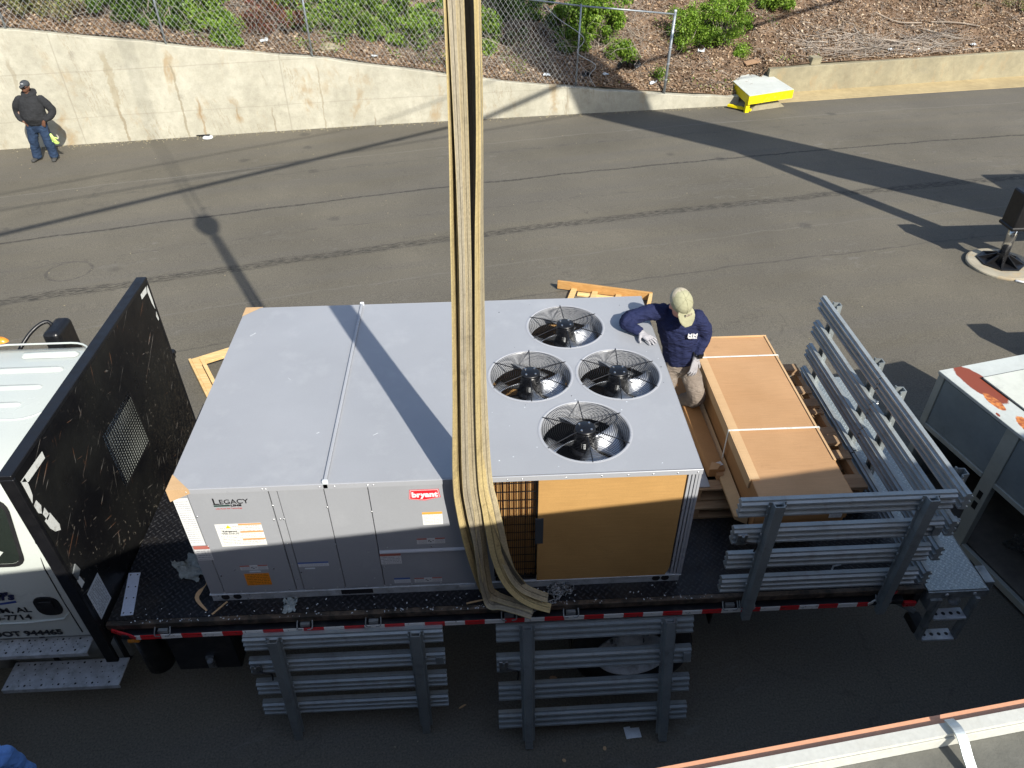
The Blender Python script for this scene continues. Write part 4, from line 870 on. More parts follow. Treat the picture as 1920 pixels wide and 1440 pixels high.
torn_tape([(-.19, 1.845), (-.15, 1.86), (-.135, 1.76), (-.185, 1.76)])
xplate('weathered_label', -.075, 1.52, .19, .30, M['lab_board'], rot=.0)
MB().lathe([(.001, .05), (.03, .05), (.03, 0)], (HX1 - .02, HY1 + .005, 2.08), 10, 'Y').box(HX1 - .05, HX1 - .0, HY1, HY1 + .04, 2.03, 2.10).build('latch_lug', M['black'], hbo)
# cab: cross-sections in y-z
def sect(x, k=1.0, zt=2.46):
    pr = [(.05, .88), (.045, 1.3), (.055, 1.70), (.085, 1.86), (.19, 2.22), (.235, 2.32), (.30, 2.39), (.42, 2.435), (.70, zt - .01), (1.10, zt)]
    full = pr + [(2.2 - y, z) for y, z in pr[::-1][1:]]
    return [(x, 1.1 + (y - 1.1) * k, .88 + (z - .88) * k) for y, z in full]
secs = [sect(-.87, .955), sect(-.90, .985), sect(-.95, 1.0), sect(-1.6), sect(-2.15), sect(-2.42, .99), sect(-2.62, .93)]
nn_ = len(secs[0]); cb = MB(); VV = [p for s_ in secs for p in s_]
FF = [(i * nn_ + j, (i + 1) * nn_ + j, (i + 1) * nn_ + (j + 1) % nn_, i * nn_ + (j + 1) % nn_) for i in range(len(secs) - 1) for j in range(nn_)]
FF += [tuple(range(nn_)), tuple((len(secs) - 1) * nn_ + j for j in range(nn_))[::-1]]
cab = cb.add(VV, FF).build('cab', M['cabwhite'], tr, smooth=True, bevel=0)
md = cab.modifiers.new('e', 'EDGE_SPLIT'); md.split_angle = R(38)
hood = MB().hexa([(-4.2, .25, .75), (-2.6, .12, .75), (-2.6, 2.08, .75), (-4.2, 1.95, .75)], [(-4.1, .45, 1.45), (-2.6, .2, 1.68), (-2.6, 2.0, 1.68), (-4.1, 1.75, 1.45)]); hood.build('hood', M['cabwhite'], tr, bevel=.08, seg=3)
def capsule(x0, x1, y, w, z=2.458, h=.014, mat='cabwhite'):
    mb = MB(); n = 8; pts = [(x1 + w * math.cos(t), y + w * math.sin(t)) for t in [-PI / 2 + PI * i / n for i in range(n + 1)]] + [(x0 + w * math.cos(t), y + w * math.sin(t)) for t in [PI / 2 + PI * i / n for i in range(n + 1)]]
    m_ = len(pts); cx = (x0 + x1) / 2
    inn = [(cx + (px - cx) * (1 - .5 * w / ((x1 - x0) / 2 + w)), y + (py - y) * .45) for px, py in pts]
    mb.add([(a, b, z - .012) for a, b in pts] + [(a, b, z + h) for a, b in inn], [tuple(range(m_, 2 * m_))] + [(i, (i + 1) % m_, m_ + (i + 1) % m_, m_ + i) for i in range(m_)]); return mb
for (x0, x1, y) in ((-1.72, -1.33, 1.72), (-1.95, -1.36, 1.50), (-2.05, -1.42, 1.26), (-2.1, -1.48, 1.04)): capsule(x0, x1, y, .042, 2.456, .015).build('roof_rib', M['cabwhite'], cab, smooth=True)
rbm = MB(); loop = []
for cx_, cy_, a0 in ((-1.42, 1.72, 0), (-1.95, 1.72, 90), (-1.95, 1.02, 180), (-1.42, 1.02, 270)):
    for k in range(6): t = R(a0 + 18 * k); loop.append((cx_ + .2 * math.cos(t), cy_ + .2 * math.sin(t) * .8, 2.454))
rbm.tube(loop + [loop[0]], .009, 6, False).build('roof_bead', M['cabwhite'], cab, smooth=True)
for y in (.78,): MB().tube([(-2.4, y, 2.412 if y > 1.9 else 2.433), (-1.0, y, 2.412 if y > 1.9 else 2.433)], .016, 8).build('roof_bead', M['cabwhite'], cab, smooth=True)
for y in (1.95, 1.1, .3):
    MB().lathe([(.001, .04), (.035, .035), (.05, .015), (.055, 0)], (-2.06 if y > 1.9 else -2.3, y, 2.445), 14, 'Z', Matrix.Diagonal((1.5, .8, 1))).build('marker_lamp', M['amber'], cab, smooth=True)
# side window, following the tumblehome
def side_y(z): return np.interp(z, [.88, 1.3, 1.70, 1.86, 2.22, 2.32], [.05, .045, .055, .085, .19, .235])
def sidepoly(pts, off): return [(x, float(side_y(z)) - off, z) for x, z in pts]
def rounded(x0, x1, z0, z1, r, sl=0.0):
    out = []
    for cx_, cz_, a0 in ((x1 - r, z1 - r, 0), (x0 + r, z1 - r, 90), (x0 + r, z0 + r, 180), (x1 - r, z0 + r, 270)):
        for k in range(5): t = R(a0 + 22.5 * k); out.append((cx_ + r * math.cos(t) + sl * (cz_ + r * math.sin(t) - z0), cz_ + r * math.sin(t)))
    return out
for (x0, x1) in ((-2.15, -1.27),):
    a_ = sidepoly(rounded(x0, x1, 1.76, 2.24, .07), .004); MB().add(a_, [tuple(range(len(a_)))]).build('window_glass', M['glass'], cab)
    b_ = sidepoly(rounded(x0 - .03, x1 + .03, 1.73, 2.27, .09), .006); a_ = sidepoly(rounded(x0, x1, 1.76, 2.24, .07), .007); nq = len(a_)
    MB().add(a_ + b_, [(i, (i + 1) % nq, nq + (i + 1) % nq, nq + i) for i in range(nq)]).build('window_seal', M['rubber'], cab)
zs = [2.33, 2.2, 2.0, 1.85, 1.7, 1.5, 1.33]
MB().tube([(-1.075 + .05 * (2.3 - z) - (0 if z > 1.4 else -.02), float(side_y(z)) - .004, z) for z in zs] + [(-.97, .04, 1.25), (-.94, .05, 1.235)], [.006, .007, .009, .013, .015, .015, .013, .012, .008], 8).build('door_seal', M['rubber'], cab, smooth=True)
MB().tube([(-1.13, float(side_y(z)) - .001, z) for z in (2.3, 2.0, 1.7, 1.4, 1.1, .92)], .0045, 5).build('door_gap', M['rubber'], cab)
hd = rounded(-1.355, -1.165, 1.165, 1.385, .075, -.0); a_ = [(x, .046 - .010, z) for x, z in hd]; b_ = [(x, .046, z) for x, z in hd]; nq = len(a_)
MB().add(a_ + b_, [tuple(range(nq))] + [(i, (i + 1) % nq, nq + (i + 1) % nq, nq + i) for i in range(nq)]).build('door_handle', M['black'], cab, bevel=.004, seg=2)
MB().box(-1.31, -1.21, .028, .037, 1.27, 1.34).build('handle_paddle', M['rubber'], cab, bevel=.006)
MB().tube([(-2.1, .040, 1.085), (-1.5, .040, 1.085), (-1.2, .042, 1.11), (-1.13, .046, 1.19)], [.010, .010, .008, .004], 8).build('door_crease', M['cabwhite'], cab, smooth=True)
UX, UZ = (1, 0, 0), (0, 0, 1); sp = (.0,)
text("orff's", 'door_lettering', M['navy_ink'], cab, (-1.71, .040, 1.375), UX, UZ, .118, .006, .35)
text("BUTIONS", 'door_lettering', M['navy_ink'], cab, (-1.80, .040, 1.345), UX, UZ, .026)
sw = spline([(-1.86, .04, 1.34), (-1.68, .04, 1.318), (-1.47, .04, 1.345)], 8)
MB().add([(p.x, .0405, p.z - .010 + .0 * i) for i, p in enumerate(sw)] + [(p.x, .0405, p.z + .010 + .004 * (i / len(sw))) for i, p in enumerate(sw)], [(i, i + 1, len(sw) + i + 1, len(sw) + i) for i in range(len(sw) - 1)]).build('door_lettering', M['blue_ink'], cab)
text("HAM, AL", 'door_lettering', M['black_ink'], cab, (-1.768, .041, 1.215), UX, UZ, .085, .002, 0, sx=1.12)
text("50-7714", 'door_lettering', M['black_ink'], cab, (-1.765, .041, 1.125), UX, UZ, .085, .002, 0, sx=1.18)
text("SDOT 944465", 'door_lettering', M['black_ink'], cab, (-1.86, .041, .915), UX, UZ, .088, .004, 0, sx=1.13)
# far-side mirror
mi = MB().tube(spline([(-2.25, 2.15, 2.0), (-2.12, 2.42, 2.2), (-1.98, 2.55, 2.26), (-1.93, 2.52, 2.1)], 5), .018, 8); mi.build('mirror_arm', M['black'], cab, smooth=True)
MB().box(-1.98, -1.82, 2.36, 2.68, 1.85, 2.24).build('mirror', M['black'], cab, bevel=.05, seg=4)
# steps and tanks on the near side
def step(name, x0, x1, y0, y1, z, face):
    st = MB(); st.box(x0, x1, y0, y1, z - .012, z).box(x0, x1, y0 - .012, y0, z - .045, z + .004); so = st.build(name, M['galv'], tr, bevel=.003)
    hol = MB(); nb = MB(); nx = int((x1 - x0) / .045)
    for i in range(nx):
        for j in range(5):
            x = x0 + .035 + i * .045 + (.022 if j % 2 else 0); y = y0 + .022 + j * (y1 - y0 - .04) / 4.2
            if x > x1 - .02: continue
            big = (i % 3 == 0) and j in (0, 4)
            r = .0085 if big else .0042; (hol if (big or (i + j) % 2 == 0) else nb).lathe([(.0001, .0016), (r, .0016), (r + .002, -.001)], (x, y, z), 8)
    tag(hol.build('grip_holes', M['black'], so), kind='stuff'); tag(nb.build('grip_bumps', M['galv'], so, smooth=True), kind='stuff')
step('cab_step', -2.6, -1.11, -.035, .115, .775, 1); step('cab_step', -1.86, -.925, -.135, .105, .46, 1)
B(-1.95, -.93, .16, .62, .34, .80).build('fuel_tank', M['tank'], tr, bevel=.06, seg=3)
for x in (-1.60, -1.02): B(x, x + .055, .145, .635, .325, .815).build('tank_strap', M['black'], tr, bevel=.02)
MB().tube([(-2.6, .25, .45), (-1.95, .25, .45)], .16, 16).build('air_tank', M['tank'], tr, smooth=True)
MB().lathe([(.001, 1.02), (.09, 1.02), (.105, .99), (.11, .5), (.001, .5)], (-.62, .02, 0), 18).build('reservoir', M['black'], tr, smooth=True)
MB().lathe([(.001, 1.050), (.040, 1.048), (.048, 1.035), (.048, 1.015)], (-.62, .0, 0), 16).build('blue_cap', surf('blue_cap', (.12, .3, .5), .4), tr, smooth=True)
B(-.655, -.565, -.168, -.13, 1.055, 1.085).build('marker_lamp', M['amber'], tr, bevel=.006)
tb = B(-.42, .08, -.10, .4, .56, 1.0).build('tool_box', M['blacksteel'], tr, bevel=.008)
MB().tube([(-.14, -.125, .64), (-.14, -.125, .70)], .022, 10).box(-.17, -.11, -.12, -.10, .60, .74).build('latch', M['chain'], tb)
# wheels
def wheel(x, yo, wdt=.27, dual=True):
    wh = MB().lathe([(.30, yo + .03), (.33, yo), (.42, yo - .012), (.475, yo + .005), (.505, yo + .045), (.505, yo + wdt - .04), (.47, yo + wdt), (.30, yo + wdt)], (x, 0, .505), 48, 'Y').build('wheel', M['tyre'], tr, smooth=True)
    tg = MB()
    for k in range(44):
        t = 2 * PI * k / 44; Mx = Matrix.Translation((x, 0, .505)) @ Matrix.Rotation(t, 4, 'Y'); tg.box(-.022, .022, yo + .06, yo + wdt - .06, .500, .513, Mx)
    tag(tg.build('tread', M['tyre'], wh), kind='stuff')
    MB().lathe([(.305, yo + .01), (.295, yo + .015), (.288, yo + .08), (.275, yo + .19), (.22, yo + .22), (.13, yo + .215), (.11, yo + .12), (.06, yo + .10), (.001, yo + .10)], (x, 0, .505), 48, 'Y').build('rim', M['rim'], wh, smooth=True)
    nt = MB()
    for k in range(10): t = 2 * PI * k / 10; nt.lathe([(.001, yo + .185), (.014, yo + .185), (.016, yo + .215)], (x + .165 * math.cos(t), 0, .505 + .165 * math.sin(t)), 6, 'Y')
    tag(nt.build('wheel_nuts', M['ladder'], wh), kind='stuff'); return wh
wheel(3.27, -.13); wheel(3.27, .20); wheel(3.27, 1.78); wheel(3.27, 2.10); wheel(-3.1, -.02); wheel(-3.1, 1.95)
B(3.15, 3.4, .5, 1.7, .40, .62).build('rear_axle', M['blacksteel'], tr, bevel=.05)
B(3.90, 3.915, -.02, .45, .74, 1.08).build('mud_flap', M['rubber'], tr); B(3.90, 3.915, 1.75, 2.36, .25, 1.08).build('mud_flap', M['rubber'], tr)
MB().tube([(4.35, .25, .78), (4.75, .25, .78)], .15, 16).build('air_tank', M['blacksteel'], tr, smooth=True)
# rear step deck with side ladder
SX0, SX1 = 5.47, 5.93
B(SX0, SX1, -.20, 2.50, BZ - .012, BZ + .004).build('step_deck', M['galvplate'], tr, bevel=.002)
sk = MB(); sk.box(SX0, SX1, -.215, -.203, BZ - .075, BZ - .004).box(SX1 + .001, SX1 + .013, -.215, 2.5, BZ - .075, BZ - .002); sk.build('step_skirt', M['ladder'], tr)
for x in (5.62, 5.84): MB().lathe([(.001, -.222), (.013, -.220), (.016, -.2155)], (x, 0, BZ - .035), 10, 'Y').build('rivet', M['galv'], tr)
B(5.955, 6.03, -.14, .02, BZ - .09, BZ - .005).build('corner_bracket', M['ladder'], tr)
lad = B(5.50, 5.558, -.235, -.12, BZ - .2, BZ - .076).build('side_ladder', M['ladder'], tr, bevel=.003)
for x in (5.56, 5.86): B(x, x + .035, -.235, -.18, .70, BZ - .076).build('stringer', M['ladder'], lad, bevel=.003)

for z in (1.0, .72):
    rg = MB().box(5.598, 5.857, -.25, -.15, z - .02, z).build('rung', M['galv'], lad, bevel=.002); hh = MB()
    for k in range(4): hh.lathe([(.0001, .0015), (.014, .0015), (.017, -.0005)], (5.63 + k * .062, -.20, z), 8)
    tag(hh.build('grip_holes', M['black'], rg), kind='stuff')
MB().tube([(5.02, .1, 1.12), (5.50, -.14, .96)], .022, 8).build('brace', M['ladder'], tr); MB().tube([(5.80, -.13, 1.06), (5.84, .12, 1.0)], .045, 12).build('ladder_hinge', M['galv'], tr, smooth=True)
MB().box(5.595, 5.72, -.14, .05, .62, .70).build('rubber_block', M['rubber'], tr, bevel=.02)
en = MB().box(5.05, 5.46, BY0 + .03, BY0 + .09, BZ - .22, BZ - .064).box(5.40, 5.455, BY0 + .0, BY1, BZ - .20, BZ - .062); en.build('tail_beam', M['blacksteel'], tr, bevel=.006)
B(5.33, 5.43, BY0 - .02, BY0 + .01, BZ - .19, BZ - .14).build('side_marker', M['red_lamp'], tr, bevel=.005)
B(4.95, 5.40, .0, .06, 1.02, 1.10).build('tail_bracket', M['blacksteel'], tr)

# ------------------------------------------------------------ stake racks (local: x along, z up, posts on the -y side)
def rack(wd, lab, grp='grey metal stake racks', posts=(.235, .20), h=1.235, pt=.275):
    t = thing('stake_rack', lab, 'stake rack', (0, 0, 0), grp)
    for k in range(4):
        zt = h - pt * k; rl = MB()
        fr_ = [(-.006, .002), (-.022, .008), (-.022, .022), (-.002, .030), (-.002, .052), (-.022, .060), (-.022, .074), (-.002, .082), (-.002, .104), (-.022, .112), (-.022, .126), (-.004, .134), (-.004, .152)]; prof = fr_ + [(.026 - y_, z_) for y_, z_ in fr_[::-1]]
        j = random.uniform(-.004, .004); a0 = random.uniform(-.006, .006)
        rl.prism([(y, z) for y, z in prof], lambda u, v, s: (s, u, zt - .152 + v), a0, wd + j)
        r_ = rl.build('rail', M['rack'], t)
        if k == 1:
            MB().box(.015, .085, -.045, -.022, zt - .13, zt - .03).tube([(.05, -.05, zt - .03), (.05, -.05, zt - .075)], .012, 8).build('latch', M['chain'], r_, bevel=.002)
            MB().tube(spline([(.07, -.05, zt - .09), (.12, -.06, zt - .10), (.16, -.055, zt - .12), (.155, -.05, zt - .2)], 4), .007, 6).build('latch_handle', M['black'], r_)
            MB().box(wd - .07, wd - .01, -.036, -.022, zt - .12, zt - .04).build('catch_plate', M['rackpost'], r_, bevel=.002)
    for x in (posts[0], wd - posts[1]):
        hat = [(-.060, 0), (-.060, -.006), (-.040, -.010), (-.034, -.058), (.034, -.058), (.040, -.010), (.060, -.006), (.060, 0), (.034, -.003), (.027, -.050), (-.027, -.050), (-.034, -.003)]
        pm = MB().prism(hat, lambda u, v, s: (x + u * (.82 if s < .03 else 1), v - .023, s), 0.02, h + .005); pm.box(x - .03, x + .03, -.078, -.03, -.02, .02)
        po = pm.build('post', M['rackpost'], t); bt = MB()
        for k in range(4):
            for dz in (.035, .115): bt.box(x - .062, x - .052, -.040, -.028, h - pt * k - dz - .008, h - pt * k - dz + .008).box(x + .052, x + .062, -.040, -.028, h - pt * k - dz - .008, h - pt * k - dz + .008)
        tag(bt.build('bolts', M['rack'], po), kind='stuff')
    return t
def pose(t, loc, rz=0, rx=0): t.location = loc; t.rotation_euler = Euler((rx, 0, rz)); return t
base = rack(1.49, 'grey stake rack standing on the near deck edge in front of the big carton')
pose(base, (3.835, BY0 - .0, 1.135))
def place(lab, loc, rz=0, rx=0, sx=1.0, sz=1.0):
    c = copy_tree(base); c['label'] = lab; c.scale = (sx, 1, sz); return pose(c, loc, rz, rx)
place('left stake rack leaning on the truck side below the orange tagged panel', (.255, -.36, .015), 0, -R(5.5), 1, .955)
pose(rack(1.53, 'right stake rack leaning on the truck side in front of the rear wheel', h=1.165, pt=.288), (2.15, -.545, .02), R(.3), -R(16.5))
place('near stake rack across the truck tail, closer half behind the carton', (5.405, -.20, 1.135), R(90), 0, .885)
place('far stake rack across the truck tail, half against the sunlit road', (5.405, 1.13, 1.135), R(90), 0, .855)
place('stake rack cut by the left edge below the cab step', (-3.52, -.62, .02), 0, -R(10), 1, .95)
lt = thing('rack_latch', 'bright latch chain joining the two tail stake racks at their middle rails', 'latch', (5.40, 1.12, 2.2))
for zz in (2.27, 2.0, 1.73):
    cl = MB()
    for k, dz in enumerate((-.06, -.02, .03)): cl.ring((5.385, 1.115 + .012 * (k % 2), zz + dz), .018, .005, 12, Euler((R(80), R(30 * k), 0)).to_matrix(), 5)
    cl.box(5.385, 5.40, 1.10, 1.13, zz - .03, zz + .03); cl.build('latch_ring', M['chain'], lt, smooth=True)
# ------------------------------------------------------------ rooftop unit on the deck
un = thing('rooftop_unit', 'large light grey rooftop air conditioning unit with four top fans on the truck deck', 'rooftop unit', (1.8, 1.13, 1.3))
UL, UW, ZB_, ZT = 3.59, 2.26, 1.39, 2.5126
CX = 2.08      # where the condenser section starts
B(.012, CX, .012, UW - .01, ZB_, ZT - .035).build('cabinet_core', M['unitdark'], un)
bs_ = MB(); bs_.box(0.005, UL - .01, .0, .045, 1.302, ZB_ - .012).box(0.005, UL - .01, UW - .05, UW, 1.302, ZB_ - .012).box(0.005, .05, .05, UW - .05, 1.302, ZB_ - .012).box(UL - .055, UL - .01, .05, UW - .05, 1.302, ZB_ - .012)
bs_.box(-.004, UL - .0, -.010, .05, ZB_ - .0105, ZB_ - .003)
br_ = bs_.build('base_rail', M['galv'], un, bevel=.002)
for x in (.105, .195, 3.40, 3.47):
    MB().lathe([(.0001, -.0018), (.030, -.0018), (.033, .001)], (x, 0, 1.345), 16, 'Y').build('lifting_hole', M['unitdark'], br_)
B(.98, 1.22, -.006, .0, 1.325, 1.372).build('fork_slot', M['unitdark'], br_)
sc = MB()
def screw(x, z, y=-.003, r=.0075): sc.lathe([(.0001, y - .004), (r * .6, y - .0035), (r, y)], (x, 0, z), 7, 'Y')
for x in (.03, .055, .26, .29, 1.0, 1.03, 1.19, 1.22, 3.36, 3.52): screw(x, 1.365, -.002, .006); screw(x + .01, 1.322, -.002, .006)
# front panels; each a sheet of its own with a gap round it
PAN = [('corner_post', .006, .110), ('access_panel', .116, .648), ('corner_post', .654, .706), ('access_panel', .712, 1.018), ('access_panel', 1.024, 1.312), ('corner_post', 2.045, 2.150)]
for nm, a, b in PAN: B(a, b, -.004 if nm[0] == 'a' else .0, .012, 1.392, ZT - .048).build(nm, M['unit'], un, bevel=.002)
B(1.318, 2.04, -.004, .012, 1.806, ZT - .048).build('access_panel', M['unit'], un, bevel=.002)
B(1.318, 2.04, -.002, .012, 1.392, 1.795).build('access_panel', M['unit'], un, bevel=.002)
MB().hexa([(1.322, -.022, 1.792), (2.0, -.022, 1.792), (2.0, -.0, 1.792), (1.322, -.0, 1.792)], [(1.322, -.018, 1.800), (2.0, -.018, 1.800), (2.0, -.0, 1.812), (1.322, -.0, 1.812)]).build('drip_ledge', M['unitlip'], un)
for (x, z) in ((.126, 2.24), (.126, 1.93), (.135, 1.60), (.655, 2.32), (.68, 2.18), (.705, 2.18), (.635, 2.18), (.68, 1.92), (.675, 1.7), (.68, 1.53), (1.02, 2.28), (1.02, 1.90), (1.01, 1.62), (1.315, 2.22), (1.24, 1.80), (1.25, 1.50), (.25, 1.66), (.53, 1.66), (.72, 1.60), (1.38, 1.84), (1.70, 1.83), (1.98, 1.85),
               (1.34, 1.62), (.24, 1.41), (.42, 1.41), (.60, 1.41), (.78, 1.41), (.96, 1.41), (1.18, 1.41), (1.36, 1.41), (1.52, 1.41), (1.74, 1.41), (3.505, 2.12), (3.505, 1.80), (3.50, 1.55)): screw(x, z, -.004)
# top: left deck, right deck with four holes, standing seam, lip
FAN = [(2.84, 1.80, .315), (2.49, 1.115, .315), (3.19, 1.10, .315), (2.84, .43, .315)]
T0 = ZT - .010
B(.0, 1.028, .0, UW, ZT - .004, ZT).build('top_panel', M['unit'], un)
B(1.052, 2.112, .0, UW, ZT - .004, ZT - .0005).build('top_panel', M['unit'], un)
bm = bmesh.new(); ev = []
def loop_(pts):
    vs = [bm.verts.new((x, y, ZT)) for x, y in pts]
    for i in range(len(vs)): ev.append(bm.edges.new((vs[i], vs[(i + 1) % len(vs)])))
loop_([(2.116, 0), (UL, 0), (UL, UW), (2.116, UW)])
for cx_, cy_, r in FAN: loop_([(cx_ + (r + .012) * math.cos(2 * PI * k / 56), cy_ + (r + .012) * math.sin(2 * PI * k / 56)) for k in range(56)])
bmesh.ops.triangle_fill(bm, use_beauty=True, use_dissolve=False, edges=ev)
for f in list(bm.faces):
    c = f.calc_center_median()
    if any((c.x - a) ** 2 + (c.y - b) ** 2 < (r - .01) ** 2 for a, b, r in FAN): bm.faces.remove(f)
bmesh.ops.recalc_face_normals(bm, faces=bm.faces)
for f in bm.faces:
    if f.normal.z < 0: f.normal_flip()
me = bpy.data.meshes.new('fan_deck'); bm.to_mesh(me); bm.free(); link('top_panel', me, M['unit'], un)
sm_ = MB().box(1.029, 1.051, -.004, UW + .002, ZT - .02, ZT + .022); smo = sm_.build('standing_seam', M['unitlip'], un, bevel=.004)
MB().box(1.02, 1.06, -.012, .014, ZT - .045, ZT + .026).build('seam_clip', M['litter'], smo, bevel=.006); MB().box(1.022, 1.058, UW - .01, UW + .012, ZT - .03, ZT + .028).build('seam_clip', M['litter'], smo, bevel=.006)
lp = MB(); lp.box(-.004, UL + .004, -.012, -.0005, ZT - .046, ZT - .001).box(-.004, -.0005, -.0, UW, ZT - .046, ZT - .001).box(UL + .0005, UL + .004, 0, UW, ZT - .046, ZT - .001).box(-.004, UL + .004, UW + .0005, UW + .008, ZT - .046, ZT - .001)
lpo = lp.build('top_lip', M['unitlip'], un, bevel=.002)
for x in (.12, .62, .645, 1.0, 1.10, 1.32, 1.36, 1.9, 2.26, 2.36, 2.66, 2.9, 3.08, 3.25, 3.42, 3.56): screw(x, ZT - .024, -.013, .006)
tag(sc.build('screws', M['screw'], un, smooth=True), kind='stuff')
# tan corner protectors
def cornerpad(x, y, sx, sy, name='corner_protector'):
    z = ZT + .002; a = (x - sx * .006, y - sy * .014)
    mb = MB(); P0 = Vector((a[0], a[1], z)); P1 = Vector((a[0] + sx * .15, a[1], z)); P2 = Vector((a[0], a[1] + sy * .15, z)); dn = Vector((0, 0, -.11))
    mb.add([P0, P1, P2, P0 + dn, P1 + dn * .35, P2 + dn * .35], [(0, 1, 2), (0, 3, 4, 1), (0, 2, 5, 3)]); return mb.build(name, M['cardpale'], un)
cornerpad(0, 0, 1, 1); cornerpad(0, UW, 1, -1)
dm = MB(); wm = MB(); rgm = random.Random(4)
for k in range(46):
    x = rgm.uniform(2.15, 3.55); y = rgm.uniform(.05, 2.2)
    if any((x - a) ** 2 + (y - b) ** 2 < (r + .04) ** 2 for a, b, r in FAN): continue
    (dm if k % 2 else wm).lathe([(.0001, .0014), (rgm.choice([.003, .0045, .006]), .0010)], (x, y, ZT), 7)
for k in range(6):
    x = rgm.uniform(.1, 2.0); y = rgm.uniform(.05, 2.2); a = rgm.uniform(0, 3); wm.box(-rgm.uniform(.01, .05), .01, -.001, .001, 0, .0012, Matrix.Translation((x, y, ZT)) @ Matrix.Rotation(a, 4, 'Z'))
tag(dm.build('drill_marks', M['motor'], un), kind='stuff'); tag(wm.build('scuff_marks', M['litter'], un), kind='stuff')
# condenser walls and inside
B(2.12, UL - .02, UW - .012, UW - .002, ZB_, ZT - .047).build('rear_coil', M['coil'], un); B(UL - .012, UL - .002, .10, UW - .02, ZB_, ZT - .047).build('end_panel', M['unit'], un)
B(2.12, UL - .02, .05, UW - .02, ZB_, ZB_ + .02).build('condenser_floor', M['unitdark'], un); B(2.10, 2.118, .02, UW - .02, ZB_, ZT - .047).build('bulkhead', M['unitdark'], un)
co_ = MB().box(2.16, UL - .10, .055, .075, ZB_, ZT - .05); cf = co_.build('front_coil', M['coil'], un)
fn = MB()
for i in range(26): x = 2.165 + i * .0115; fn.box(x, x + .004, .046, .0545, ZB_ + .01, ZT - .055)
tag(fn.build('coil_fins', M['coil'], cf), kind='stuff')
gd = MB()
for i in range(20):
    x = 2.165 + i * .0155; gd.tube([(x, .014 - .006 * math.sin(i), ZB_ + .015), (x, .010, ZT - .052)], .0022 if i not in (4, 14) else .004, 5)
for k in range(13): z = ZB_ + .04 + k * .083; gd.tube([(2.158, .010, z), (2.464, .010, z)], .0030, 5)
gd.box(2.158, 2.466, .004, .018, ZT - .064, ZT - .048).box(2.158, 2.466, .006, .030, ZB_ - .002, ZB_ + .012); gd.box(2.458, 2.468, .004, .014, ZB_, ZT - .048); gd.build('coil_guard', M['wire'], un)
cc = MB(); cpts = [(2.472, ZB_ - .002), (3.46, ZB_ - .002), (3.478, ZB_ + .045), (3.488, ZB_ + .10), (3.488, ZT - .050), (2.472, ZT - .050)]
cc.prism(cpts, lambda u, v, s: (u, s, v), -.004, .006); cc.build('coil_cover', M['cardcoil'], un)
B(2.452, 2.512, -.012, -.005, 1.818, 2.085).build('grey_strap_plate', surf('slate_plate', (.055, .062, .07), .4), un, bevel=.002)
cp = MB()
for x in (3.502, 3.528, 3.553): cp.box(x, x + .018, -.002, .03, ZB_ - .005, ZT - .048)
cp.box(3.572, UL, -.006, .1, ZB_ - .005, ZT - .048).box(3.495, 3.572, .031, .05, ZB_ - .005, ZT - .048); cp.build('corner_post', M['unitlip'], un, bevel=.001)
# stickers
def fplate(nm, xa, xb, za, zb, mat, y=-.0045): return plate(nm, ((xa + xb) / 2, y, (za + zb) / 2), (1, 0, 0), (0, 0, 1), (0, -1, 0), xb - xa, zb - za, mat, un)
fplate('nameplate_sheet', .008, .108, 1.945, 2.42, M['lab_white'], -.0008); fplate('warning_label', .018, .128, 1.785, 1.94, M['lab_redn'], -.0048)
fplate('warning_label', .222, .540, 1.925, 2.155, M['lab_warn']); fplate('warning_label', .292, .492, 1.655, 1.705, M['lab_red']); fplate('warning_label', .708 + .006, .936, 1.665, 1.713, M['lab_blue'])
fplate('orange_tag', .303, .484, 1.478, 1.612, M['lab_or']); fplate('panel_handle', .35, .43, 1.628, 1.643, M['litter']); fplate('panel_handle', .755, .83, 1.636, 1.650, M['litter'])
fplate('warning_label', 1.660, 1.800, 2.065, 2.193, M['lab_hdr']); fplate('warning_label', 1.600, 1.802, 1.862, 1.922, M['lab_red']); fplate('warning_label', 1.318, 1.470, 1.655, 1.772, M['lab_redn'], -.0052)
fplate('warning_label', 1.393, 1.514, 1.425, 1.485, M['lab_blue'], -.0025); fplate('warning_label', 1.545, 1.752, 1.423, 1.475, M['lab_red'], -.0025); fplate('base_label', 1.88, 2.0, 1.355, 1.378, M['lab_white'], -.0105)
text('Refrigerant', 'label_text', M['black_ink'], un, (.262, -.0062, 2.075), UX, UZ, .022, .0005); text('Safety Group A2L', 'label_text', M['black_ink'], un, (.255, -.0062, 2.055), UX, UZ, .016)
MB().add([(.29, -.0062, 2.115), (.33, -.0062, 2.115), (.31, -.0062, 2.145)], [(0, 1, 2)]).build('label_triangle', M['yellow'], un)
# badge and wordmark
bd = [(1.582, 2.330), (1.690, 2.312), (1.800, 2.340), (1.790, 2.420), (1.592, 2.420)]
bd2 = [(1.689 + (x - 1.689) * .955, 2.37 + (z - 2.37) * .90) for x, z in bd]; bd3 = [(1.689 + (x - 1.689) * .925, 2.37 + (z - 2.37) * .84) for x, z in bd]
def face(nm, pts, y, mat, par=un): return MB().add([(x, y, z) for x, z in pts] + [(x, y + .0006, z) for x, z in pts], [tuple(range(len(pts))), tuple(range(len(pts), 2 * len(pts)))[::-1]]).build(nm, mat, par)
bg_ = face('brand_badge', bd, -.0056, M['badge_red']); face('badge_line', bd2, -.0064, M['white_ink'], bg_); face('badge_field', bd3, -.0072, M['badge_red'], bg_)
text('bryant', 'badge_lettering', M['white_ink'], bg_, (1.604, -.0085, 2.352), UX, UZ, .066, .0035, 0, spacing=1.03)
lg_ = text('L', 'wordmark', M['black_ink'], un, (.262, -.0056, 2.352), UX, UZ, .086, .001, sx=1.0)
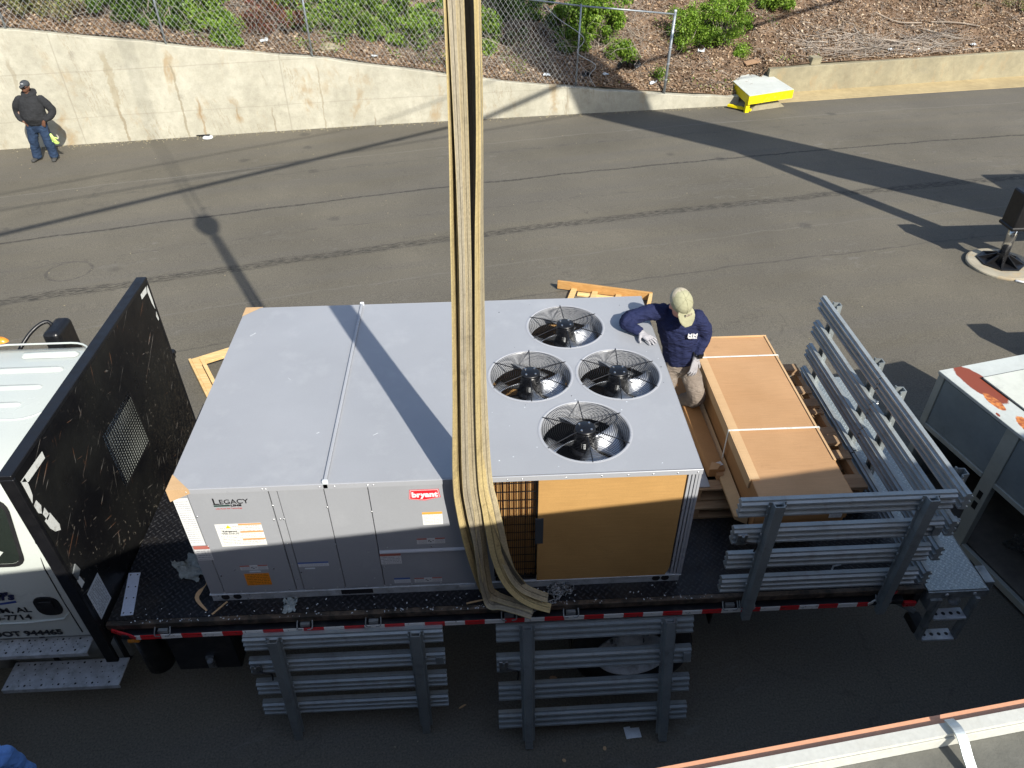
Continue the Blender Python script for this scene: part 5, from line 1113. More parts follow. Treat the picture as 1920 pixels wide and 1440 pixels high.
text('EGACY', 'wordmark', M['black_ink'], un, (.306, -.0056, 2.356), UX, UZ, .060, .0008, sx=1.02)
for (x, w) in ((.262, .03), (.306, .022), (.345, .02), (.388, .02), (.43, .02)): face('wordmark_serif', [(x - .002, 2.352), (x + w, 2.352), (x + w, 2.355), (x - .002, 2.355)], -.0056, M['black_ink'])
face('wordmark_bar', [(.264, 2.332), (.372, 2.332), (.372, 2.346), (.264, 2.346)], -.0056, M['green_ink']); text('LINE', 'wordmark', M['black_ink'], un, (.376, -.0056, 2.331), UX, UZ, .022, .0016, sx=1.5, spacing=1.1)
text('with Puron Fan Technology', 'wordmark', M['red_ink'], un, (.270, -.0056, 2.306), UX, UZ, .0165, .0002, sx=.97)
# four fans
def fan(cx, cy, r, rot):
    F0 = MB().lathe([(r + .028, .0015), (r + .016, .006), (r + .006, .002), (r - .002, -.02), (r - .012, -.09), (r - .006, -.15)], (cx, cy, ZT), 56).build('fan_shroud', M['unitlip'], un, smooth=True)
    gw = MB()
    for k in range(17):
        q = .075 + k * (r - .075) / 16.3; h = .014 * math.cos(q / r * 1.35) + .004; gw.ring((cx, cy, ZT + h), q, .0021, 44, None, 4)
    gw.build('guard_rings', M['wire'], F0, smooth=True)
    for k in range(6):
        t = R(rot + 60 * k); p = []
        for q in (.03, .12, .22, r - .02, r + .012, r + .020): p.append((cx + q * math.cos(t), cy + q * math.sin(t), ZT + (.018 * math.cos(min(1, q / r) * 1.3) + .006 if q < r else .006)))
        MB().tube(p, .0040, 6).build('spoke', M['wire'], F0)
    cap = MB().lathe([(.001, .036), (.060, .035), (.074, .030), (.078, .020), (.074, .012)], (cx, cy, ZT), 24).build('hub_cap', M['motor'], F0, smooth=True); bt = MB()
    for k in range(4): t = R(rot + 20 + 90 * k); bt.lathe([(.0001, .042), (.008, .041), (.009, .034)], (cx + .052 * math.cos(t), cy + .052 * math.sin(t), ZT), 8)
    tag(bt.build('hub_bolts', M['screw'], F0), kind='stuff')
    mo = MB().lathe([(.070, .012), (.078, .005), (.080, -.03), (.076, -.036), (.080, -.042), (.080, -.14), (.06, -.16), (.001, -.16)], (cx, cy, ZT), 24).build('motor', M['motor'], F0, smooth=True)
    MB().add([(cx - .03 + .012 * k, cy - .0815 * 1.0 + .004 * abs(k - 2), ZT - z) for z in (.06, .11) for k in range(5)], [(k, k + 1, 6 + k, 5 + k) for k in range(4)]).build('motor_label', M['lab_white'], F0)
    for k in range(4):
        t0 = R(rot * 1.7 + 33 + 90 * k); V = []; na, nr_ = 8, 7
        for i in range(nr_):
            q = .07 + (r - .095) * i / (nr_ - 1); sp_ = R(26 + 26 * (i / (nr_ - 1)))
            for j in range(na):
                u = j / (na - 1) - .5; t = t0 + u * 2 * sp_ * .62 + .10 * (i / nr_); z = -.135 + u * .115 + .03 * (u * u) * 4 * .4
                V.append((cx + q * math.cos(t), cy + q * math.sin(t), ZT + z))
        Fq = [(i * na + j, (i + 1) * na + j, (i + 1) * na + j + 1, i * na + j + 1) for i in range(nr_ - 1) for j in range(na - 1)]
        bo = npmesh('blade', np.array(V), np.array(Fq), M['alu'], F0, True); md = bo.modifiers.new('s', 'SOLIDIFY'); md.thickness = .004
    MB().lathe([(.001, -.15), (.10, -.155), (.105, -.19), (.001, -.19)], (cx, cy, ZT), 24).build('fan_hub', M['motor'], F0, smooth=True)
for (cx_, cy_, r), rot in zip(FAN, (32, 28, 25, 32)): fan(cx_, cy_, r, rot)

# ------------------------------------------------------------ slings, chain and hook block
sl = thing('lifting_slings', 'bundle of long tan webbing slings hanging from the crane down the face of the unit', 'slings', (2.05, -.15, 1.31))
def sling(px, wid, ang, mat, t=.006, nm='strap'):
    """px: (x, y, z) list; ang: degrees the face is turned away from the road side"""
    wd_ = [Vector((math.cos(R(a)), math.sin(R(a)), 0)) for a in ang]; vs, fs, uv = ribbon(px, wd_, wid, t, 6); o = uvmesh(nm, vs, fs, uv, M[mat], sl); o.data.shade_smooth() if False else None; return o
Y0 = -.13
def P_(x, dy, z): return (x, Y0 + dy, z)
# x extents follow the bundle: narrow under the hook, spread in front of the unit
# left strap, edge on above and opening below
sling([P_(2.035, .0, 8.1), P_(2.026, .0, 5.4), P_(1.994, .0, 4.3), P_(1.962, .0, 3.4), P_(1.930, .0, 2.66), P_(1.945, .01, 2.3), P_(1.985, .01, 1.95), P_(2.04, .02, 1.62), P_(2.085, .03, 1.42), P_(2.15, .03, 1.345)], [.09] * 10, [82, 80, 76, 66, 54, 46, 40, 30, 20, 10], 'web2')
sling([P_(2.045, .04, 8.1), P_(2.034, .04, 5.4), P_(2.008, .04, 4.3), P_(1.975, .03, 3.4), P_(1.948, .03, 2.66), P_(1.965, .03, 2.3), P_(2.0, .03, 1.95), P_(2.06, .04, 1.6), P_(2.10, .05, 1.40)], [.09] * 9, [-82, -80, -78, -76, -74, -60, -45, -40, -30], 'web_shade')  # strap behind it, coloured dark to stand for the shaded gap
# middle pair of folded straps
sling([P_(2.048, -.03, 8.1), P_(2.050, -.03, 5.4), P_(2.038, -.03, 4.3), P_(2.008, -.03, 3.4), P_(1.988, -.03, 2.66), P_(2.004, -.02, 2.35), P_(2.04, -.02, 2.0), P_(2.055, -.02, 1.65), P_(2.085, -.03, 1.42), P_(2.12, -.05, 1.352), P_(2.20, -.06, 1.345), P_(2.32, -.10, 1.335), P_(2.42, -.14, 1.325)], [.036, .036, .034, .042, .052, .06, .06, .055, .06, .08, .08, .08, .075], [8, 8, 8, 10, 6, 10, 20, 30, 20, 40, 60, 68, 70], 'web3')
sling([P_(2.082, -.02, 8.1), P_(2.084, -.022, 5.4), P_(2.068, -.022, 4.3), P_(2.046, -.022, 3.4), P_(2.034, -.018, 2.66), P_(2.055, -.012, 2.3), P_(2.065, -.0, 2.0), P_(2.085, -.0, 1.65), P_(2.115, -.0, 1.43), P_(2.22, -.02, 1.36), P_(2.33, -.05, 1.34), P_(2.43, -.09, 1.33)], [.036, .036, .036, .042, .050, .06, .08, .08, .08, .08, .08, .075], [-14, -14, -12, -10, 0, 20, 35, 40, 30, 60, 68, 70], 'web1')
# side-on straps deeper in the bundle, shade painted into their colour
sling([P_(2.118, .03, 8.1), P_(2.124, .03, 5.4), P_(2.098, .03, 4.3), P_(2.076, .03, 3.4), P_(2.064, .03, 2.66), P_(2.12, .02, 2.2), P_(2.23, .0, 1.75), P_(2.33, .0, 1.5)], [.11] * 8, [-66, -66, -70, -74, -74, -50, -20, 0], 'web_shade')
sling([P_(2.09, .08, 8.1), P_(2.09, .08, 5.4), P_(2.06, .08, 4.3), P_(2.03, .07, 3.4), P_(2.01, .06, 2.66), P_(2.03, .05, 2.2)], [.12, .12, .12, .12, .12, .1], [-40, -40, -40, -50, -60, -60], 'web_shade')
# right yellow straps, spreading and sweeping right on to the deck
sling([P_(2.15, -.02, 8.1), P_(2.157, -.02, 5.4), P_(2.122, -.02, 4.3), P_(2.096, -.02, 3.4), P_(2.090, -.02, 2.66), P_(2.118, -.02, 2.35), P_(2.145, -.02, 2.1), P_(2.175, -.03, 1.85), P_(2.235, -.04, 1.62), P_(2.33, -.05, 1.45), P_(2.44, -.07, 1.365), P_(2.56, -.10, 1.34)], [.09, .09, .09, .085, .07, .075, .085, .08, .08, .08, .08, .08], [74, 74, 70, 60, 40, 20, 10, 20, 40, 55, 62, 62], 'web2')
sling([P_(2.155, .01, 8.1), P_(2.164, .01, 5.4), P_(2.138, .01, 4.3), P_(2.120, .01, 3.4), P_(2.125, .01, 2.66), P_(2.155, .01, 2.35), P_(2.185, .01, 2.1), P_(2.225, .0, 1.85), P_(2.285, -.01, 1.62), P_(2.36, -.01, 1.48), P_(2.46, -.02, 1.41), P_(2.545, -.03, 1.37)], [.08, .08, .08, .07, .065, .08, .09, .085, .08, .08, .08, .08], [82, 82, 76, 60, 35, 25, 20, 30, 45, 55, 60, 62], 'web1')
ch_ = thing('rigging_chain', 'heap of steel chain with a shackle where the slings end on the deck', 'chain', (2.5, -.1, 1.31))
lk = MB(); n_l = 16
for i in range(n_l):
    t = 2 * PI * i / n_l; a = Vector((.022 * math.cos(t) + (.010 if math.cos(t) > 0 else -.010), .014 * math.sin(t), 0)); 
def linkmesh():
    mb = MB(); pts = [Vector((.013 * math.cos(t) + (.011 if math.cos(t) > 0 else -.011), .013 * math.sin(t), 0)) for t in [2 * PI * i / 14 for i in range(14)]]
    mb.tube(pts + [pts[0], pts[1]], .0042, 6, False); return mb
proto = linkmesh().build('link', M['chain'], ch_, smooth=True); rg = random.Random(5); off = proto.location.copy()
cpath = spline([(2.40, -.20, 1.32), (2.45, -.215, 1.30), (2.50, -.19, 1.325), (2.57, -.17, 1.33), (2.63, -.13, 1.33), (2.60, -.08, 1.33), (2.67, -.06, 1.33), (2.72, -.09, 1.33), (2.74, -.03, 1.33), (2.66, -.02, 1.34), (2.60, -.04, 1.345), (2.58, -.10, 1.345), (2.65, -.10, 1.35), (2.70, -.05, 1.35)], 5)
acc = 0; last = cpath[0]; idx = 0
for p, q in zip(cpath[:-1], cpath[1:]):
    acc += (q - p).length
    if acc > .024:
        acc = 0; o = proto if idx == 0 else proto.copy()
        if idx: COL.objects.link(o)
        d = q - p; o.location = off + q + Vector((0, 0, rg.uniform(0, .012))); o.rotation_euler = (R(90 * (idx % 2) + rg.uniform(-30, 30)), rg.uniform(-.3, .3), math.atan2(d.y, d.x)); idx += 1
for k in range(26):
    o = proto.copy(); COL.objects.link(o); o.location = off + Vector((rg.uniform(2.56, 2.74), rg.uniform(-.12, -.02), 1.325 + rg.uniform(0, .02))); o.rotation_euler = (rg.uniform(0, 3), rg.uniform(-.6, .6), rg.uniform(0, 3))
MB().ring((2.475, -.175, 1.345), .024, .012, 20, Euler((R(35), 0, 0)).to_matrix(), 8).lathe([(.001, .012), (.022, .012), (.022, -.012), (.001, -.012)], (2.50, -.205, 1.325), 12).build('shackle', M['shackle'], ch_, smooth=True)
hkb = thing('crane_hook_block', 'black crane hook block carrying the slings high above the truck', 'hook block', (2.08, -.13, 8.1))
MB().tube(spline([(2.08, -.13, 8.35), (2.08, -.13, 8.2), (2.16, -.13, 8.08), (2.08, -.13, 8.0), (2.0, -.13, 8.08)], 4), .035, 8).build('hook', M['black'], hkb, smooth=True)
MB().lathe([(.001, -.34), (.13, -.30), (.20, -.1), (.22, .1), (.16, .3), (.001, .34)], (2.08, -.13, 8.55), 20, 'Z').build('sheave_block', M['black'], hkb, smooth=True)

# ------------------------------------------------------------ crane outside the frame: boom, lift cylinder, outrigger in view
crn = thing('mobile_crane', 'mobile crane whose black outrigger stands on a round pad at the right edge', 'crane', (13.5, 6.5, 0))
bp, bt_ = Vector((14.5, 6.45, 2.5)), Vector((2.08, -.13, 36.6)); bdv = (bt_ - bp).normalized()
bm_ = MB()
for a, b, w_, h_ in ((0, .42, 1.1, 1.2), (.42, .72, .70, .86), (.72, 1.0, .58, .72)): bm_.bar(bp.lerp(bt_, a), bp.lerp(bt_, b), w_, h_)
bm_.build('boom', M['crane'], crn)
lj = MB(); sd_ = Vector((.55, -.45, .2))
for i in range(14):
    a = bp.lerp(bt_, .08 + .034 * i) + sd_ * 1.0; b = bp.lerp(bt_, .08 + .034 * (i + 1)) + sd_ * 1.0; o_ = Vector((.22, -.12, .3))
    lj.bar(a, b, .07, .07).bar(a + o_, b + o_, .05, .05).bar(a, b + o_, .04, .04)
lj.build('stowed_jib', M['crane'], crn)
for q_ in ((-.9, .75, .3), (-1.25, 1.0, .4)): MB().tube([bp + Vector(q_) * .8, bp.lerp(bt_, .45) + Vector(q_), bt_], .035, 6).build('pendant_rope', M['cable'], crn)
MB().tube([(12.5, 5.25, 1.3), (12.3, 5.5, 8.4)], .17, 12).build('lift_cylinder', M['black'], crn, smooth=True)
for dx in (-.09, .09): MB().tube([(2.08 + dx, -.13, 8.8), (2.08 + dx, -.13, 36.6)], .014, 5).build('hoist_rope', M['cable'], crn)
B(14.6, 17.6, 5.6, 8.2, .9, 2.6).build('turret', M['crane'], crn, bevel=.05); B(14.2, 24, 5.4, 8.0, .7, 1.3).build('chassis', M['black'], crn, bevel=.05)
for x in (14, 16, 20, 22): MB().lathe([(.001, 5.3), (.5, 5.3), (.62, 5.36), (.62, 5.7), (.5, 5.75)], (x, 0, .62), 24, 'Y').build('wheel', M['tyre'], crn, smooth=True)
ox, oy = 10.94, 7.30; oz = gz(oy)
jk = Vector((ox - .02, oy - .02, oz))
MB().tube([(ox, oy, oz + .16), (ox, oy, oz + .82)], .075, 20).build('jack_rod', M['chrome'], crn, smooth=True)
jb = MB().box(ox - .17, ox + .17, oy - .17, oy + .17, oz + .72, oz + 1.32, None); jbo = jb.build('jack_box', M['black'], crn, bevel=.02)
MB().box(ox - .19, ox + .19, oy - .19, oy + .19, oz + .70, oz + .76).build('jack_collar', M['black'], jbo, bevel=.015)
B(ox + .1, 13, oy - .15, oy + .15, oz + .86, oz + 1.22).build('outrigger_beam', M['black'], crn, bevel=.01)
ft = MB()
for k in range(8):
    t = 2 * PI * k / 8 + .3; u = Vector((math.cos(t), math.sin(t), 0)); s_ = Vector((-u.y, u.x, 0)); c0 = Vector((ox, oy, oz + .085))
    ft.add([c0 + u * .07 + s_ * .012, c0 + u * .34 + s_ * .012, c0 + u * .07 + s_ * .012 + Vector((0, 0, .13)), c0 + u * .07 - s_ * .012, c0 + u * .34 - s_ * .012, c0 + u * .07 - s_ * .012 + Vector((0, 0, .13))], [(0, 1, 2), (5, 4, 3), (0, 3, 4, 1), (1, 4, 5, 2), (2, 5, 3, 0)])
ft.lathe([(.001, .225), (.10, .22), (.11, .08), (.001, .08)], (ox, oy, oz), 16); fto = ft.build('outrigger_foot', M['black'], crn)
oc = [(ox + .37 * math.cos(2 * PI * k / 8 + .3), oy + .37 * math.sin(2 * PI * k / 8 + .3)) for k in range(8)]; MB().hexa
MB().add([(x, y, oz + .062) for x, y in oc] + [(x, y, oz + .082) for x, y in oc], [tuple(range(8))[::-1], tuple(range(8, 16))] + [(i, (i + 1) % 8, 8 + (i + 1) % 8, 8 + i) for i in range(8)]).build('foot_plate', M['black'], fto)
pad = thing('outrigger_pad', 'thick round sandy grey pad under the black crane outrigger', 'pad', (ox, oy - .02, oz))
MB().lathe([(.001, .058), (.52, .058), (.545, .048), (.55, .03), (.545, .003)], (ox, oy - .05, oz), 48).build('pad', M['pad'], pad)
MB().tube(spline([(ox - .08, oy - .60, oz + .03), (ox - .02, oy - .68, oz + .05), (ox + .1, oy - .68, oz + .05), (ox + .16, oy - .58, oz + .03)], 4), .018, 7).build('rope_handle', M['white_ink'], pad, smooth=True)
ox2, oy2 = 10.55, 3.9
B(10.4, 13, 3.4, 3.8, .7, 1.15).build('outrigger_beam', M['black'], crn, bevel=.01); B(10.2, 10.55, 3.42, 3.78, .5, 1.4).build('jack_box', M['black'], crn, bevel=.02)
# overhead lines that throw the thin shadows
def overhead(a, b, h, r, lab):
    dx, dy = .4602 / math.tan(R(SUN_EL)) * h, -.8878 / math.tan(R(SUN_EL)) * h
    A = Vector((a[0] + dx, a[1] + dy, h)); Bv = Vector((b[0] + dx, b[1] + dy, h)); d = (Bv - A).normalized(); cc = thing('overhead_cable', lab, 'cable', (A.x, A.y, h), 'overhead lines')
    P = [A - d * 30 + Vector((0, 0, 0)), A, Bv, Bv + d * 30]; MB().tube(P, r, 6).build('cable', M['cable'], cc)
overhead((-6.76, 9.42), (3.65, 16.51), 7.2, .062, 'thick twisted overhead line crossing above the road, casting the dark diagonal shadow')
overhead((-7.32, 10.56), (-3.6, 12.17), 8.6, .018, 'thin overhead line crossing above the left of the road')
overhead((-7.74, 11.41), (-1.71, 14.71), 8.6, .016, 'second thin overhead line crossing above the left of the road, nearer the wall')

# ------------------------------------------------------------ pallets and cartons at the tail
def pallet(x0, x1, y0, y1, z0, lab, nb=5, blocks=True, h=.125):
    t = thing('pallet', lab, 'pallet', ((x0 + x1) / 2, (y0 + y1) / 2, z0), 'wooden pallets on the truck tail')
    for k in range(3):
        y = y0 + .0 + k * (y1 - y0 - .10) / 2; B(x0, x1, y, y + .10, z0, z0 + .02).build('bottom_board', M['pallet'], t)
    for k in range(3):
        x = x0 + k * (x1 - x0 - .045) / 2; B(x, x + .045, y0 + .002, y1 - .002, z0 + .021, z0 + h - .021).build('stringer', M['pallety'], t, bevel=.002)
    for k in range(nb):
        y = y0 + k * (y1 - y0 - .11) / (nb - 1); j = random.uniform(-.006, .006); B(x0 + j, x1 + j, y, y + .11, z0 + h - .02, z0 + h).build('top_board', M['pallet'], t, bevel=.002)
    return t
pallet(3.84, 5.32, .62, 2.32, 1.303, 'lower wooden pallet on the black deck beside the grey unit')
pallet(3.86, 5.30, .70, 2.34, 1.431, 'upper wooden pallet carrying the two cardboard cartons', 6, h=.14)
PZ = 1.573
def carton(x0, x1, y0, y1, z0, z1, lab):
    t = thing('carton', lab, 'carton', ((x0 + x1) / 2, (y0 + y1) / 2, z0)); return t
big = carton(4.15, 4.90, .22, 2.36, PZ, 1.95, 'large long cardboard carton with pale edge strips behind the tail stake rack')
tl = MB(); nx_, ny_ = 6, 14
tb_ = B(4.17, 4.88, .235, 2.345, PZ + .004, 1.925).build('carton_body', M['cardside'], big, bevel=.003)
tp_ = MB(); V = []; F = []
for i in range(nx_ + 1):
    for j in range(ny_ + 1):
        x = 4.165 + .72 * i / nx_; y = .225 + 2.13 * j / ny_; z = 1.948 + .006 * math.sin(x * 9) * math.sin(y * 3.1) - .010 * math.sin(PI * i / nx_) * math.sin(PI * j / ny_); V.append((x, y, z))
F = [(i * (ny_ + 1) + j, (i + 1) * (ny_ + 1) + j, (i + 1) * (ny_ + 1) + j + 1, i * (ny_ + 1) + j + 1) for i in range(nx_) for j in range(ny_)]
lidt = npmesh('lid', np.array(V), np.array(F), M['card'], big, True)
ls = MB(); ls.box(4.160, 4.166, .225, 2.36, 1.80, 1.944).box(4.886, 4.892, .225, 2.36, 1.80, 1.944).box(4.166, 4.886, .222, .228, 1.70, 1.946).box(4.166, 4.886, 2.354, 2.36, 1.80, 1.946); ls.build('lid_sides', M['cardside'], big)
e1 = MB(); e1.box(4.146, 4.158, .42, 2.36, 1.86, 1.958).box(4.158, 4.225, .42, 2.36, 1.952, 1.959); e1.build('edge_strip', M['cardpale'], big)
e1 = MB(); e1.box(4.893, 4.899, .60, 2.36, 1.87, 1.956).box(4.880, 4.893, .60, 2.36, 1.9515, 1.957); e1.build('edge_strip', M['cardpale'], big)
MB().box(4.15, 4.90, 2.362, 2.368, 1.86, 1.962).build('edge_strip', M['cardpale'], big)
MB().hexa([(4.075, .36, PZ + .0), (4.16, .30, PZ + .0), (4.165, 2.3, PZ + .0), (4.08, 2.3, PZ + .0)], [(4.07, .36, PZ + .035), (4.155, .30, PZ + .085), (4.16, 2.3, PZ + .085), (4.075, 2.3, PZ + .035)]).build('bottom_flap', M['cardpale'], big, bevel=.003)
stp = MB()
for y in (.98, 2.02): stp.box(4.14, 4.91, y, y + .018, 1.9605, 1.9625).box(4.138, 4.1415, y, y + .018, PZ, 1.9625).box(4.9075, 4.911, y, y + .018, PZ, 1.9625)
stp.build('white_strapping', M['whitetape'], big)
plate('shipping_label', (4.80, .2205, 1.74), (1, 0, 0), (0, 0, 1), (0, -1, 0), .10, .07, M['lab_small'], big)
sm2 = carton(3.99, 4.12, .84, 2.2, PZ, 1.70, 'narrow cardboard carton with a torn open end between the unit and the big carton')
MB().hexa([(3.985, .84, PZ + .002), (4.125, .84, PZ + .002), (4.11, 2.25, PZ + .002), (3.93, 2.25, PZ + .002)], [(3.99, .84, 1.66), (4.12, .84, 1.66), (4.10, 2.25, 1.67), (3.94, 2.25, 1.67)]).build('carton_body', M['cardside'], sm2, bevel=.003)
MB().add([(3.985, .838, 1.665), (4.04, .80, 1.70), (4.085, .86, 1.70), (4.03, .93, 1.668)], [(0, 1, 2, 3)]).build('torn_flap', M['card'], sm2); MB().box(4.05, 4.12, .80, .838, PZ, 1.63).build('torn_flap', M['card'], sm2)
plate('shipping_label', (4.085, .90, 1.6665), (.9, .3, 0), (-.3, .9, 0), (0, 0, 1), .055, .045, M['lab_small'], sm2); plate('shipping_label', (4.07, 1.72, 1.674), (1, 0, 0), (0, 1, 0), (0, 0, 1), .055, .09, M['lab_small'], sm2)
grp_ = thing('grey_panel', 'flat grey sheet metal panel lying on the pallets beside the unit', 'panel', (3.8, 1.6, 1.575)); B(3.87, 3.975, .72, 2.1, PZ, PZ + .012).build('panel', M['unit'], grp_, bevel=.002)
# pallet blocks that stick out right of the carton
for k, (y, l) in enumerate([(2.24, 'farthest wooden block sticking out right of the big carton'), (1.68, 'second farthest wooden block right of the big carton'), (1.16, 'third wooden block right of the big carton, splintered'), (.62, 'nearest wooden block right of the big carton')]):
    t = thing('wood_block', l, 'wood block', (5.1, y, 1.573)); MB().box(4.93, 5.27, y, y + .11, 1.573, 1.61).build('block', M['pallet'], t, bevel=.003)
    MB().add([(4.92, y + .02, 1.612), (5.02, y - .02, 1.612), (5.06, y + .03, 1.612), (4.93, y + .09, 1.612)], [(0, 1, 2, 3)]).build('splinter', M['pine'], t)
# bare pine crate frames on the road behind the truck
def frame_obj(lab, c, ux, L, W, z0, slats, mats, cat='crate frame'):
    ux = Vector((ux[0], ux[1], 0)).normalized(); uy = Vector((-ux.y, ux.x, 0)); c = Vector((c[0], c[1], z0)); t = thing('crate_frame', lab, cat, tuple(c), 'pine crate frames on the road')
    def board(a, b, w_, h_, zz, mt): MB().bar(c + ux * a[0] + uy * a[1] + Vector((0, 0, zz)), c + ux * b[0] + uy * b[1] + Vector((0, 0, zz)), w_, h_).build('board', M[mt], t, bevel=.003)
    return t, board
t, bo_ = frame_obj('pale pine crate frame lying on the road between the headboard and the unit', (-1.93, 4.98), (.87, .49), 2.4, 1.3, gz(5), 0, 0)
bo_((0, -.05), (2.4, -.05), .10, .05, .12, 'pine'); bo_((.02, -.16), (2.4, -.16), .08, .04, .14, 'pine'); bo_((.05, -.05), (.05, -1.35), .09, .05, .15, 'pine'); bo_((-.01, 0.0), (-.01, -1.4), .035, .12, .10, 'pine'); bo_((0, -1.3), (2.4, -1.3), .10, .05, .12, 'pine'); bo_((1.2, 0), (1.2, -1.3), .09, .05, .09, 'pine'); bo_((.13, -.10), (.13, -1.3), .05, .04, .17, 'pine')
t, bo_ = frame_obj('orange pine crate frame lying on the road behind the farthest fan', (3.35, 6.90), (1.44, -.47), 1.5, 1.4, gz(6.7), 0, 0)
bo_((0, 0), (1.52, 0), .04, .14, .09, 'pineo'); bo_((.28, -.02), (.28, -1.3), .09, .03, .05, 'pine'); bo_((.62, -.02), (.62, -1.3), .09, .03, .05, 'pine'); bo_((.35, -.10), (1.35, -.10), .09, .03, .02, 'pine'); bo_((1.50, 0), (1.50, -.9), .05, .13, .09, 'pine'); bo_((1.0, -.02), (1.0, -1.3), .09, .03, .05, 'pine')

# ------------------------------------------------------------ small things on the deck and road
dk = BZ + .003
o = MB().hexa([(-.655, -.10, dk), (-.565, -.095, dk), (-.645, .30, dk), (-.735, .30, dk)], [(-.655, -.10, dk + .005), (-.565, -.095, dk + .005), (-.645, .30, dk + .005), (-.735, .30, dk + .005)]).build('steel_plate', M['whiteplate']); tag(o, 'pale blue grey drilled metal plate lying on the deck by the headboard', 'metal plate')
hh = MB()
for a, b in ((.06, .2), (.06, .8), (.40, .2), (.40, .8), (.66, .2), (.66, .8), (.95, .2), (.95, .8)):
    px_ = -.655 + .09 * b - .08 * a; py_ = -.10 + .40 * a; hh.lathe([(.0001, .0062), (.006, .0060), (.007, .004)], (px_, py_, dk), 8)
hho = hh.build('bolt_holes', M['black']); hho.parent = o
def film(pts, lab, seed, mat='film'):
    rg = np.random.RandomState(seed); n = 11; V = []
    a, b, c, d = [Vector(p) for p in pts]
    for i in range(n):
        for j in range(n):
            u, v = i / (n - 1), j / (n - 1); p = a * (1 - u) * (1 - v) + b * u * (1 - v) + c * u * v + d * (1 - u) * v; V.append((p.x + rg.normal(0, .006), p.y + rg.normal(0, .006), p.z + abs(rg.normal(0, .005)) + .012 * (1 + math.sin(14 * u + 9 * v)) * v))
    o = npmesh('plastic_film', np.array(V), np.array([(i * n + j, (i + 1) * n + j, (i + 1) * n + j + 1, i * n + j + 1) for i in range(n - 1) for j in range(n - 1)]), M[mat], None, False); return tag(o, lab, 'plastic film')
film([(-.33, .24, 1.305), (-.16, .18, 1.305), (-.13, .42, 1.32), (-.30, .46, 1.32)], 'crumpled clear plastic film on the deck left of the unit', 1); film([(-.44, .40, 1.31), (-.30, .22, 1.31), (-.08, .22, 1.33), (-.28, .34, 1.35)], 'twisted strip of plastic film beside the unit corner', 2)
film([(.56, -.15, 1.31), (.64, -.13, 1.31), (.66, -.03, 1.33), (.55, -.04, 1.33)], 'scrap of plastic film stuck under the base rail on the deck edge', 3)
tg_ = thing('tape_strip', 'long torn strip of tape trailing over the deck at the unit corner', 'tape strip', (-.1, 0, 1.31)); vs, fs, uv = ribbon([(-.10, .22, 1.33), (-.06, .12, 1.37), (-.12, .02, 1.33), (-.02, -.09, 1.31)], [(1, .3, 0), (.6, .3, .6), (1, .5, 0), (1, .7, 0)], [.03, .035, .03, .012], .002); uvmesh('tape', vs, fs, uv, M['cardpale'], tg_)
for k, (x, y, r_, l) in enumerate([(.07, -.07, .9, 'pale wood splinter leaning on the unit base at the deck edge'), (2.0, -.115, 0.2, 'short wood chip on the deck edge under the slings')]):
    o = MB().box(-.07, .07, -.006, .006, 0, .006).build('wood_splinter', M['cardpale']); o.location = (x, y, dk + .002); o.rotation_euler = (0, 0, r_); tag(o, l, 'wood splinter')
dbm = MB(); rg = random.Random(9)
for k in range(170):
    x = rg.uniform(-.6, 3.8); y = rg.choice([rg.uniform(-.175, -.14), rg.uniform(-.17, -.02)]); s_ = rg.uniform(.002, .007); dbm.box(-s_, s_, -s_ * .5, s_ * .5, 0, .003, Matrix.Translation((x, y, dk + .003)) @ Matrix.Rotation(rg.uniform(0, 3), 4, 'Z'))
tag(dbm.build('deck_crumbs', M['litter'], fixn=False), 'white foam crumbs scattered along the deck edge', 'crumbs', None, 'stuff')
dbm = MB()
for k in range(420):
    x = rg.uniform(-9, 13); y = rg.uniform(-1.5, 15); s_ = (.003 + .011 * rg.random() ** 3) * (1 if y > 2 else .6); dbm.box(-s_, s_, -s_ * .6, s_ * .6, 0, .006, Matrix.Translation((x, y, gz(y) + .001)) @ Matrix.Rotation(rg.uniform(0, 3), 4, 'Z'))
for k in range(520):
    x = rg.uniform(-9, 9); y = lerp(WL, x) - abs(rg.gauss(0, .12)) - .02; s_ = .006 + .016 * rg.random() ** 2; dbm.box(-s_, s_, -s_ * .6, s_ * .6, 0, .012, Matrix.Translation((x, y, gz(y) + .001)) @ Matrix.Rotation(rg.uniform(0, 3), 4, 'Z'))
tag(dbm.build('road_grit', M['curb'], fixn=False), 'pale grit and chips scattered over the asphalt', 'grit', None, 'stuff')
o = MB().box(-.055, .0, -.05, .05, 0, .002).box(.0, .075, -.05, .035, .0, .002, Matrix.Rotation(R(6), 4, 'Y')).build('folded_card', M['lab_white'] if False else M['litter']); o.location = (3.24, -.52, .006); o.rotation_euler = (0, 0, .1); tag(o, 'folded white card lying on the shaded road by the right rack foot', 'litter')
for k, (x, y, a_, b_, l) in enumerate([(1.84, -.22, .06, .012, 'tan wood chip on the shaded road between the two leaning racks'), (3.0, -.64, .03, .02, 'small pale leaf on the shaded road under the right rack'), (2.66, -.72, .028, .018, 'small pale leaf at the foot of the right leaning rack'), (.1, -1.0, .03, .012, 'curled pale leaf at the bottom left of the shaded road'), (2.64, .0, .035, .05, 'dark brown leaf on the road behind the right leaning rack')]):
    o = MB().lathe([(.001, .004), (1, .002), (1.05, 0)], (0, 0, 0), 9).build('fallen_leaf', M['cardpale'] if k < 4 else M['log']); o.scale = (a_ * .6, b_ * .7, 1); o.location = (x, y, .004); o.rotation_euler = (0, 0, .5 + k); tag(o, l, 'leaf')
